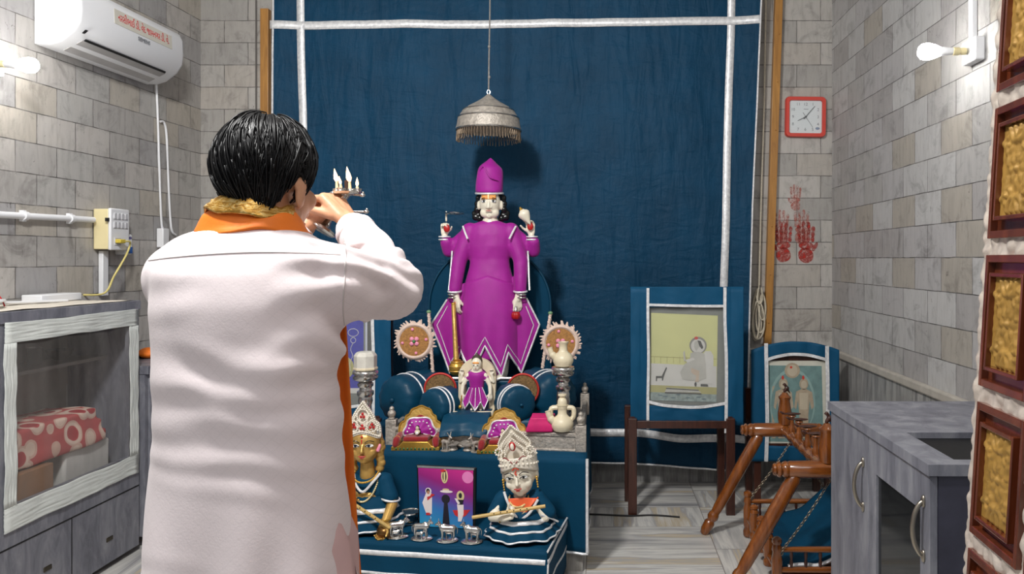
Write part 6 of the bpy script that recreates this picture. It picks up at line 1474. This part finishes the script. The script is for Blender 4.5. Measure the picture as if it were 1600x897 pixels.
def flower(x, y):
    """relief height for x,y in -1..1 (y along the panel)"""
    h = 0.; r = math.hypot(x, y*1.25); a = math.atan2(y*1.25, x)
    h = max(h, .55*max(0, 1-abs(r-.34)/.3)*abs(math.cos(a*4))**.6); h = max(h, .95*max(0, 1-(r/.15)**2))
    for sx in (-1, 1):
        for sy in (-1, 1):
            X, Y_ = x*sx-.55, y*sy-.56; rr3 = math.hypot(X*1.0, Y_*1.35); aa = math.atan2(Y_*1.3, X)
            h = max(h, .8*max(0, 1-(rr3/.13)**2), .7*max(0, 1-abs(rr3-.24)/.15)*(.55+.45*abs(math.cos(aa*2.5))))
            d = abs(math.hypot(x*sx-.95, y*sy-.2)-.42); h = max(h, .6*max(0, 1-(d/.1)**2)) if y*sy > .1 else h
            d = abs(math.hypot(x*sx-.15, y*sy-.95)-.32); h = max(h, .7*max(0, 1-(d/.1)**2))
    e = max(abs(x), abs(y)); h *= max(0, min(1, (1-e)/.06))
    return h
FLW = {}
first = None
for ci, (ca, cb) in enumerate(cols):
    for zi, (za, zb) in enumerate(pz):
        if zb < .1 or za > 2.7: continue
        pn = None
        strip(ca, cb, zb, zb+.03).build('carved_border', CRV, k, ang=180)
        q = MB()
        def fr_(u_a, u_b, z_a, z_b, d0, d1, t):
            for (a, b_, c_, d_) in ((u_a, u_a+t, z_a, z_b), (u_b-t, u_b, z_a, z_b), (u_a+t, u_b-t, z_a, z_a+t*1.4), (u_a+t, u_b-t, z_b-t*1.4, z_b)):
                q.prism([(a, c_), (b_, c_), (b_, d_), (a, d_)], lambda u, v, w: DL(u, w, v), d0, d1)
        fr_(ca, cb, za, zb, -.021, -.006, .010); fr_(ca+.026, cb-.026, za+.032, zb-.032, -.021, -.002, .0055)
        pn = q.build('panel', RWOOD, k, smooth=False, bevel=.0015)
        ga, gb, gz, gt = ca+.0315, cb-.0315, za+.04, zb-.04
        q = MB(); q.sheet(lambda s, t: DL(lerp(ga, gb, s), -.013+.0095*flower(s*2-1, t*2-1)+.0012*noise.noise((s*9, t*16, 1)), lerp(gz, gt, t)), 36, 60); plab(q.build('gold_relief', GP, pn, ang=180), 'gold carved floral relief')
q = MB(); q.tube(smoothpath([onz(900, 803, .005), onz(935, 804, .005), onz(985, 806, .005), onz(1020, 805, .005), onz(1062, 808, .005)]), .005, 8)
tag(q.build('black_cord', BLACKM), 'thin black cord lying on marble floor between shrine and the yellow painting', 'cord')
# ================================================================ the man with the lamp
YM = 1.53; MB0 = V((-.70, YM, 0))
def Mp(px, py, Y=YM): return P(px, py, Y)
man = thing('person', 'black haired man from behind in white kurta and orange scarf raising flaming lamp', 'person', MB0)
HC = V((-.674, YM+.03, 1.56)); HM = Matrix.Rotation(math.radians(-14), 3, 'Z') @ Matrix.Rotation(math.radians(-6), 3, 'X')
def H(x, y, z): return HC+HM @ V((x, y, z))
R4 = HM.to_4x4()
Wr, Wl = P(545, 348, 1.85), P(478, 352, 1.88)
Er, El = V((-.468, 1.735, 1.345)), V((-.88, 1.76, 1.25))
Sr, Sl = V((-.55, YM+.02, 1.35)), V((-.835, YM+.02, 1.35))
q = MB()
q.ell(H(0, -.012, .024), (.077, .094, .088), 22, 14, R4); q.ell(H(0, .03, -.035), (.062, .064, .082), 18, 12, R4)
for s in (-1, 1):
    q.cap(H(s*.05, .0, -.075), .024, H(s*.012, .072, -.112), .022); q.ell(H(s*.038, .066, -.032), (.024, .022, .024), 12, 8, R4)
    q.ell(H(s*.079, -.008, -.03), (.009, .019, .033), 12, 10, R4 @ Matrix.Rotation(s*.35, 4, 'Z')); q.ell(H(s*.082, -.014, -.014), (.009, .02, .017), 10, 8, R4)
q.cap(H(0, .092, -.005), .009, H(0, .116, -.05), .0135); q.cap(H(-.012, .1, -.053), .009, H(.012, .1, -.053), .009); q.cap(H(-.018, .088, -.079), .0085, H(.018, .088, -.079), .0085)
q.cap(H(-.03, .08, .018), .012, H(.03, .08, .018), .012)
q.cap(H(0, -.028, -.03), .06, V((-.69, YM-.0, 1.42)), .066)
q.cap(V((-.76, YM, 1.365)), .07, V((-.64, YM, 1.365)), .07); q.cap(V((-.70, YM, 1.37)), .11, V((-.70, YM, 1.0)), .13); q.cap(V((-.70, YM, 1.0)), .13, V((-.70, YM, .9)), .13)
for S0, E0, W0 in ((Sr, Er, Wr), (Sl, El, Wl)):
    q.cap(S0, .052, E0, .043); q.cap(E0, .043, W0, .026)
for s in (-1, 1):
    h0, kn, an = V((-.70+s*.09, YM, .92)), V((-.70+s*.1, YM+.01, .5)), V((-.70+s*.1, YM-.02, .09))
    q.cap(h0, .085, kn, .055); q.cap(kn, .055, an, .036); q.cap(an+V((0, -.02, -.045)), .035, an+V((s*.015, .12, -.055)), .028); q.cap(an+V((s*.015, .12, -.058)), .028, an+V((s*.02, .17, -.06)), .022)
LT = V((-.648, 1.905, 1.50))      # where the lamp stem passes through the hands
hand(q, Wr, (-.55, .36, .62), (-.62, .22, -.72), side=1, curl=(42, 62, 50), s=1.0, thumb=(.8, .35, .45))
hand(q, Wl, (.52, .12, .62), (.5, .62, -.3), side=1, curl=(48, 62, 52), s=.98, thumb=(.85, .3, .4))
q.remesh(.0042, 3); q.build('body', SKIN, man, ang=180)
for s in (-1, 1):
    q = MB(); q.ell(H(s*.03, .078, .0), (.012, .008, .006), 12, 8, R4); q.build('eye', WH, man)
    q = MB(); q.tube(smoothpath([H(s*.014, .094, .02), H(s*.03, .09, .026), H(s*.048, .076, .02)]), .004, 6); q.build('eyebrow', HAIR, man)
# hair: a close shell with strands combed from the crown
hc0 = V((0, -.014, .026)); hr = (.088, .106, .1)
def hs(th, ph, k=1.): return V((hc0.x+hr[0]*k*math.sin(th)*math.sin(ph), hc0.y-hr[1]*k*math.sin(th)*math.cos(ph), hc0.z+hr[2]*k*math.cos(th)))
def zlow(ph):          # lowest hair height round the head, ph=0 at the nape, pi at the brow
    return pl(abs(ph), [(0, -.098), (.5, -.094), (.95, -.07), (1.25, -.03), (1.45, .0), (1.62, -.045), (1.82, -.03), (2.0, .02), (2.4, .066), (pi, .074)])
def hairp(ph, t, k=1.):
    zl = zlow(ph); cz = (zl-hc0.z)/hr[2]; 
    thm = math.acos(max(-1, min(1, cz))) if cz > -.96 else 2.85
    th = thm*t; p = hs(th, ph, k)
    if p.z < -.02 and abs(ph) < 1.3:
        f = (-.02-p.z)/.08; r = math.hypot(p.x, p.y+.014); tr = lerp(r, .074+.012*abs(math.sin(ph)), min(1, f)); g = max(r, 0) and max(tr, r if r > tr else tr)/max(r, 1e-4); p.x *= g; p.y = -.014+(p.y+.014)*g
    return p
q = MB(); q.sheet(lambda u, v: (lambda p: H(*p))(hairp(lerp(-pi, pi, u), lerp(.02, 1, v), 1.0-.03*v**6)), 90, 40, closed=False)
q.v = [tuple(V(p)+V((1, 1, 1))*.003*noise.noise((p[0]*40, p[1]*40, p[2]*22))) for p in q.v]
hair = q.build('hair', HAIR, man, ang=180, solid=.006)
q = MB(); cr = (-.03, .14)
for i in range(1900):
    ph = random.uniform(-pi, pi); t0 = random.random()**.6*.86; L = random.uniform(.16, .42); dphi = random.uniform(-.22, .22)+.18*math.sin(ph*2+t0*3)
    pts = []; n = 6; lift = random.uniform(1.005, 1.045)+(random.uniform(0, .07) if i % 5 == 0 else 0)
    for j in range(n+1):
        s = j/n; t = min(1.03, t0+L*s); pp = hairp(ph+dphi*s, t, lift+.012*math.sin(s*3+i)*(1-s)+(.02 if t0 < .15 else 0)*math.sin(s*pi)); pts.append(H(*pp))
    w = random.uniform(.0012, .0024); q.tube(pts, [w*.7, w, w*1.1, w*1.1, w, w*.8, w*.3], 4)
for i in range(0):   # loose tuft on the crown
    a = random.uniform(-.5, .9); b0 = H(-.045+random.uniform(-.05, .07), -.05+random.uniform(-.03, .05), .112+random.uniform(-.012, .006)); d = HM @ V((random.uniform(-.6, .25), random.uniform(-.5, .3), random.uniform(.15, .5)))
    q.tube(smoothpath([b0, b0+d*.02, b0+d*.034+V((-.006, -.006, -.004)), b0+d*.044+V((-.014, -.012, -.012))], 3), [.0018]*6+[.0014, .001, .0007, .0004], 4)
q.build('strands', HAIR, hair, ang=180)

# kurta
q = MB(); N = 48
sil = [(1.462, .085, .075, -.695), (1.45, .118, .085, -.695), (1.43, .156, .098, -.7), (1.405, .183, .112, -.703), (1.37, .196, .128, -.706), (1.31, .198, .138, -.706), (1.24, .193, .139, -.705), (1.15, .193, .138, -.702), (1.05, .198, .139, -.699), (.95, .206, .145, -.697), (.85, .216, .152, -.694), (.74, .228, .16, -.69), (.62, .24, .166, -.688), (.5, .25, .172, -.686)]
rs = []
sil = [(z, hw*.93-pl(z, [(.5, .0), (.75, .004), (.95, .009), (1.2, .007), (1.3, 0)]), dp*.97, cx+.002-pl(z, [(.5, .0), (.75, .003), (.95, .008), (1.2, .006), (1.3, 0)])) for z, hw, dp, cx in sil]
for z, hw, dp, cx in sil:
    r = []
    for i in range(N):
        a = 2*pi*i/N; c, s = math.cos(a), math.sin(a); r.append(V((cx+hw*math.copysign(abs(c)**.9, c), YM+dp*math.copysign(abs(s)**.85, s), z)))
    rs.append(r)
q.rings(rs)
q.cap(V((-.625, YM-.01, 1.38)), .074, V((-.55, YM+.02, 1.35)), .083); q.cap(V((-.55, YM+.02, 1.35)), .083, Er+V((.004, 0, -.008)), .066); q.cap(Er+V((.002, -.004, -.004)), .064, Er.lerp(Wr, .45), .055); q.cap(Er.lerp(Wr, .45), .058, Er.lerp(Wr, .86), .046)
q.cap(V((-.79, YM-.01, 1.385)), .074, V((-.842, YM+.01, 1.355)), .078); q.cap(V((-.842, YM+.01, 1.355)), .078, El+V((.03, 0, 0)), .07); q.cap(El+V((.03, 0, 0)), .07, El.lerp(Wl, .2), .066); q.cap(El, .074, El.lerp(Wl, .5), .058); q.cap(El.lerp(Wl, .5), .058, El.lerp(Wl, .86), .046)
q.remesh(.0085, 5)
def fold(x, y, z):
    d = 0.; K = 1.25
    # soft folds falling from the shoulders and pulled toward the raised right arm
    d += .007*noise.noise((x*5, z*2.2, 1))+.004*noise.noise((x*9+z*4, z*3, 5))
    d += .006*math.sin((z*1.0-x*.55)*34+2.5*noise.noise((x*4, z*4, 9)))*max(0, 1-abs(z-1.2)/.16)*max(0, min(1, (x+.78)/.2))*.9
    d += .007*math.sin((x*1.0-z*.3)*46+3*noise.noise((x*3, z*2, 2)))*max(0, (1.05-z)/.4)*.7
    d += .006*math.sin((z+.35*x)*52+3*noise.noise((x*6, z*6, 4)))*max(0, 1-abs(z-1.17)/.09)*max(0, 1-abs(x+.72)/.2)
    d += .0022*math.sin((z+.12*x+.04*noise.noise((x*5, z*9, 8)))*95+2*noise.noise((x*7, z*5, 1)))*max(0, noise.noise((x*4, z*6, 12))+.25)*1.6
    # cross folds on the sleeves
    t = V((x, y, z)); e = (t-Er).length
    if e < .2: d += .0065*math.sin((t-Er).dot((Wr-Er).normalized())*150+3*noise.noise((x*9, y*9, z*9)))*max(0, 1-e/.2)
    if x > -.62 and z > 1.2: d += .006*math.sin((z*1.2+y*.7-x*.5)*70+3*noise.noise((x*8, y*8, z*8)))*min(1, (x+.62)/.08)
    return d*K
cen = V((-.70, YM, 0)); nv = []
for x, y, z in q.v:
    if x > -.5 and z > 1.24:
        ax_ = Er if (V((x, y, z))-Er).length < .12 else Sr.lerp(Er, .5); n_ = V((x, y, z))-ax_
    else: n_ = V((x+.70, (y-YM)*1.6, 0))
    n_ = n_.normalized() if n_.length > 1e-4 else V((0, 0, 1)); d = fold(x, y, z)*(1 if z < 1.44 else .2); nv.append((x+n_.x*d, y+n_.y*d, z+n_.z*d))
q.v = nv
# open hem and side slits
def keep(f):
    c = [sum(q.v[i][j] for i in f)/len(f) for j in range(3)]
    if c[2] < .506: return False
    for s in (-1, 1):
        zt_ = .84 if s > 0 else .86
        if c[2] < zt_ and s*(c[0]+.70) > .12 and abs(c[1]-YM-.01) < .012+.12*(zt_-c[2]): return False
    return True
q.f = [f for f in q.f if keep(f)]
COT = cotton('white_cotton', (238, 226, 227))
ku = q.build('kurta', COT, man, ang=180); 
sm = ku.modifiers.new('s', 'SMOOTH'); sm.factor = .4; sm.iterations = 2
def back_y(x, z):
    i = 0
    hw = pl(-z, [(-a[0], a[1]) for a in sil]); dp = pl(-z, [(-a[0], a[2]) for a in sil]); cx = pl(-z, [(-a[0], a[3]) for a in sil]); t = max(-1, min(1, (x-cx)/hw)); c = abs(t)**(1/.9); s = math.sqrt(max(0, 1-c*c))**.85; return YM-dp*s
from mathutils.bvhtree import BVHTree
bv = BVHTree.FromPolygons([V(p) for p in q.v], q.f)
def onback(px, py, lift=.001):
    d = (P(px, py, 2.)-V((0, 0, ZC))).normalized(); h = bv.ray_cast(V((0, 0, ZC)), d)
    return h[0]-d*lift if h[0] is not None else P(px, py, YM-.13)
SEAM = mat('kurta_seam', (206, 198, 196), .8)
for pts in ([(232, 407), (270, 402), (330, 397), (400, 394), (470, 395), (532, 398)], [(537, 372), (540, 400), (538, 440), (536, 480), (538, 508)]):
    w = MB(); w.tube([onback(p.x, p.y) for p in smoothpath([V((a, b_, 0)) for a, b_ in pts], 8)], .0014, 5); w.build('seam', SEAM, ku)
w = MB(); w.rings([[V((-.686+r*math.cos(a)*1.12, YM+.012+r*math.sin(a)*.95, z+.012*math.sin(a))) for a in [2*pi*i/32 for i in range(32)]] for r, z in ((.08, 1.43), (.073, 1.47), (.069, 1.472), (.07, 1.43))]); w.build('collar', COT, ku)
for E0, W0 in ((Er, Wr), (El, Wl)):
    a, c = E0.lerp(W0, .79), E0.lerp(W0, .875); w = MB(); w.tube([a, a.lerp(c, .1), c.lerp(a, .1), c], [.047, .0485, .0475, .046], 22); w.build('cuff', COT, ku)
# lower cloth
q = MB(); rs = []
for z, hw, dp in ((.96, .15, .11), (.84, .2, .13), (.6, .215, .138), (.4, .165, .12), (.2, .15, .11), (.1, .14, .1)):
    rs.append([V((-.695+hw*math.cos(a)*(1+.05*math.sin(a*9+z*5)), YM+.0+dp*math.sin(a)*(1+.05*math.sin(a*9)), z)) for a in [2*pi*i/72 for i in range(72)]])
q.rings(rs); q.build('dhoti', mat('pale_pink_cloth', (214, 178, 176), .75, var=.05, scale=9), man, ang=180)
# scarf
q = MB()
def sc(u, v):
    a = lerp(-.25*pi, 1.25*pi, u)+pi  # round the back of the neck, open at the front
    rr = .068+.028*v; rz = pl(v, [(0, 1.502), (.4, 1.49), (1, 1.455)]); bk = -math.sin(a)
    return V((-.697+rr*math.cos(a)*1.12, YM+.012+(rr*.98)*math.sin(a), rz+.008*math.cos(a*2)-.018*(1-max(0, bk))+.006*math.sin(u*16+v*5)+.005*noise.noise((u*9, v*4, 3))))
q.sheet(sc, 60, 14); sf = q.build('scarf', ORANGE, man, solid=.007, ang=180)
GB = NT('gold_brocade'); co = GB.coord(); n1 = GB.noise(GB.map(co, (1, 1, 2.5)), 70, 3, .6, 1.2); GB.link(GB.ramp(n1, [(.3, lin((150, 96, 30))), (.5, lin((206, 158, 72))), (.72, lin((240, 214, 150)))]), GB.b.inputs['Base Color']); GB.setin(GB.b, Roughness=.34, Metallic=.6); GB.bump(n1, .5, .003)
q = MB()
def sg(u, v):
    p = sc(lerp(.12, .9, u), lerp(-.08, .42, v)); return p+V((0, -.006 if p.y < YM else 0, .012*(1-v)+.004*math.sin(u*22+v*3)+.006-.014*max(0, min(1.2, (p.x+.67)/.06))))
q.sheet(sg, 60, 8); plab(q.build('gold_border', GB.m, sf, solid=.009, ang=180), 'gold brocade border')
def hang(x0, w0, s):
    q = MB()
    def f(u, v):
        z = lerp(1.43, .42, v); x = x0+.035*max(0, v-.05)**1.2*s+.03*s*min(1, v*6)+w0*(u-.5)*(.75+.3*v); y = pl(v, [(0, YM+.085), (.1, YM+.15), (.3, YM+.165), (1, YM+.19)])
        return V((x, y+.008*math.sin(u*9+v*4)+.004*noise.noise((u*4, v*9, 1)), z))
    q.sheet(f, 12, 50); q.build('hanging_end', ORANGE, sf, solid=.004, ang=180)
hang(-.634, .10, 1); hang(-.79, .10, -.6)

# the lamp held in the hands
tray = P(542, 303, 1.915); ftp = P(503, 359, 1.885)
axis = (tray-ftp).normalized()
lamp = thing('aarti_lamp', 'silver many armed oil lamp with burning wicks raised by the man', 'lamp', ftp)
MA = V((0, 0, 1)).rotation_difference(axis).to_matrix().to_4x4(); LH = (tray-ftp).length
q = MB(); q.lathe([(.001, -.004), (.03, -.004), (.036, .0), (.034, .006), (.016, .012), (.009, .022), (.0075, .035), (.011, .045), (.008, .055), (.0075, LH-.04), (.012, LH-.03), (.008, LH-.02), (.009, LH)], ftp, 20, MA); q.build('handle', SILVER, lamp)
up = V((0, 0, 1))
q = MB(); q.lathe([(.001, -.006), (.014, -.004), (.03, .0), (.034, .005), (.03, .004), (.001, .001)], tray, 24); tr_o = q.build('tray', SILVER, lamp)
FLM = NT('flame'); FLM.b.inputs['Base Color'].default_value = lin((255, 190, 120)); FLM.b.inputs['Emission Color'].default_value = lin((255, 204, 150)); FLM.b.inputs['Emission Strength'].default_value = 5.
WAX = mat('burnt_wick_cream', (226, 206, 168), .6); WKD = mat('burnt_wick_dark', (44, 20, 14), .6)
for px, py, h, fl_, dy in ((526, 288, 26, 1., .0), (532, 291, 20, .62, -.015), (546, 290, 26, 1.15, .005), (558, 290, 16, .66, .0)):
    b0 = P(px+1, 302, 1.915+dy); b0.z = tray.z+.004; t0 = P(px, 302-h*.72, 1.915+dy)
    q = MB(); q.lathe([(.004, 0), (.009, .002), (.011, .009), (.009, .007), (.001, .004)], b0, 14); q.build('cup', SILVER, lamp)
    q = MB(); q.tube([b0+V((0, 0, .003)), b0.lerp(t0, .5), t0], [.0048, .004, .003], 8); q.build('wick', WAX, lamp)
    q = MB(); q.lathe([(.0006, -.004), (.0042, .002), (.0058, .008), (.0046, .016), (.0022, .025), (.0004, .032)], t0, 12, Matrix.Rotation(-.18 if px != 558 else 0, 4, 'Y') @ Matrix.Scale(fl_, 4)); q.build('flame', FLM.m, lamp)
q = MB(); b0 = P(543.5, 301, 1.925); q.lathe([(.008, 0), (.0085, .03), (.001, .031)], b0, 12); plab(q.build('centre_cup', WKD, lamp), 'sooty dark centre holder')
for px, py in ((520, 302), (566, 305), (572, 331)):
    c = P(px, py, 1.915)
    q = MB(); q.ell(c, (.008, .006, .005), 12, 8); q.ell(c+V((.002, 0, .006)), (.0035, .0035, .0035), 8, 6); q.tube([c, c.lerp(tray if py < 320 else ftp.lerp(tray, .5), .85)], .0032, 8); q.build('side_arm', SILVER, lamp)
# ================================================================ light and camera
def area(loc, tgt, size, power, col=(1, 1, 1), sy=None):
    d = bpy.data.lights.new('ceiling_or_fill_light', 'AREA'); d.energy = power; d.color = col; d.size = size
    if sy: d.shape = 'RECTANGLE'; d.size_y = sy
    o = bpy.data.objects.new('ceiling_or_fill_light', d); C.objects.link(o); o.location = loc
    o.rotation_euler = (V(tgt)-V(loc)).to_track_quat('-Z', 'Y').to_euler(); return o
area((-1.0, 1.22, 3.2), (-.75, 3.4, 1.4), .3, 76, (1, .99, .97))
area((-.2, .2, 3.1), (-.5, 3.5, 1.0), 1.4, 16, (1, .98, .96))  # broad soft fill light added above the camera, not a ceiling fitting
w = bpy.data.worlds.new('world'); bpy.context.scene.world = w; w.use_nodes = True
w.node_tree.nodes['Background'].inputs[0].default_value = (.92, .95, 1., 1); w.node_tree.nodes['Background'].inputs[1].default_value = .24
cam = bpy.data.cameras.new('camera'); co_ = bpy.data.objects.new('camera', cam); C.objects.link(co_)
co_.location = (0, 0, ZC); co_.rotation_euler = (pi/2, 0, 0)
cam.sensor_fit = 'HORIZONTAL'; cam.sensor_width = 36.; cam.lens = 36.*F/1600.
cam.shift_x = -(CX-800)/1600.; cam.shift_y = -(448.5-CY)/1600.; cam.clip_start = .05
S_ = bpy.context.scene; S_.camera = co_
S_.view_settings.view_transform = 'Standard'; S_.view_settings.look = 'None'; S_.view_settings.gamma = 1.; S_.view_settings.use_curve_mapping = False
S_.view_settings.exposure = .34
S_.cycles.use_denoising = True; S_.cycles.sample_clamp_indirect = 6.; S_.cycles.max_bounces = 8; S_.cycles.transparent_max_bounces = 16
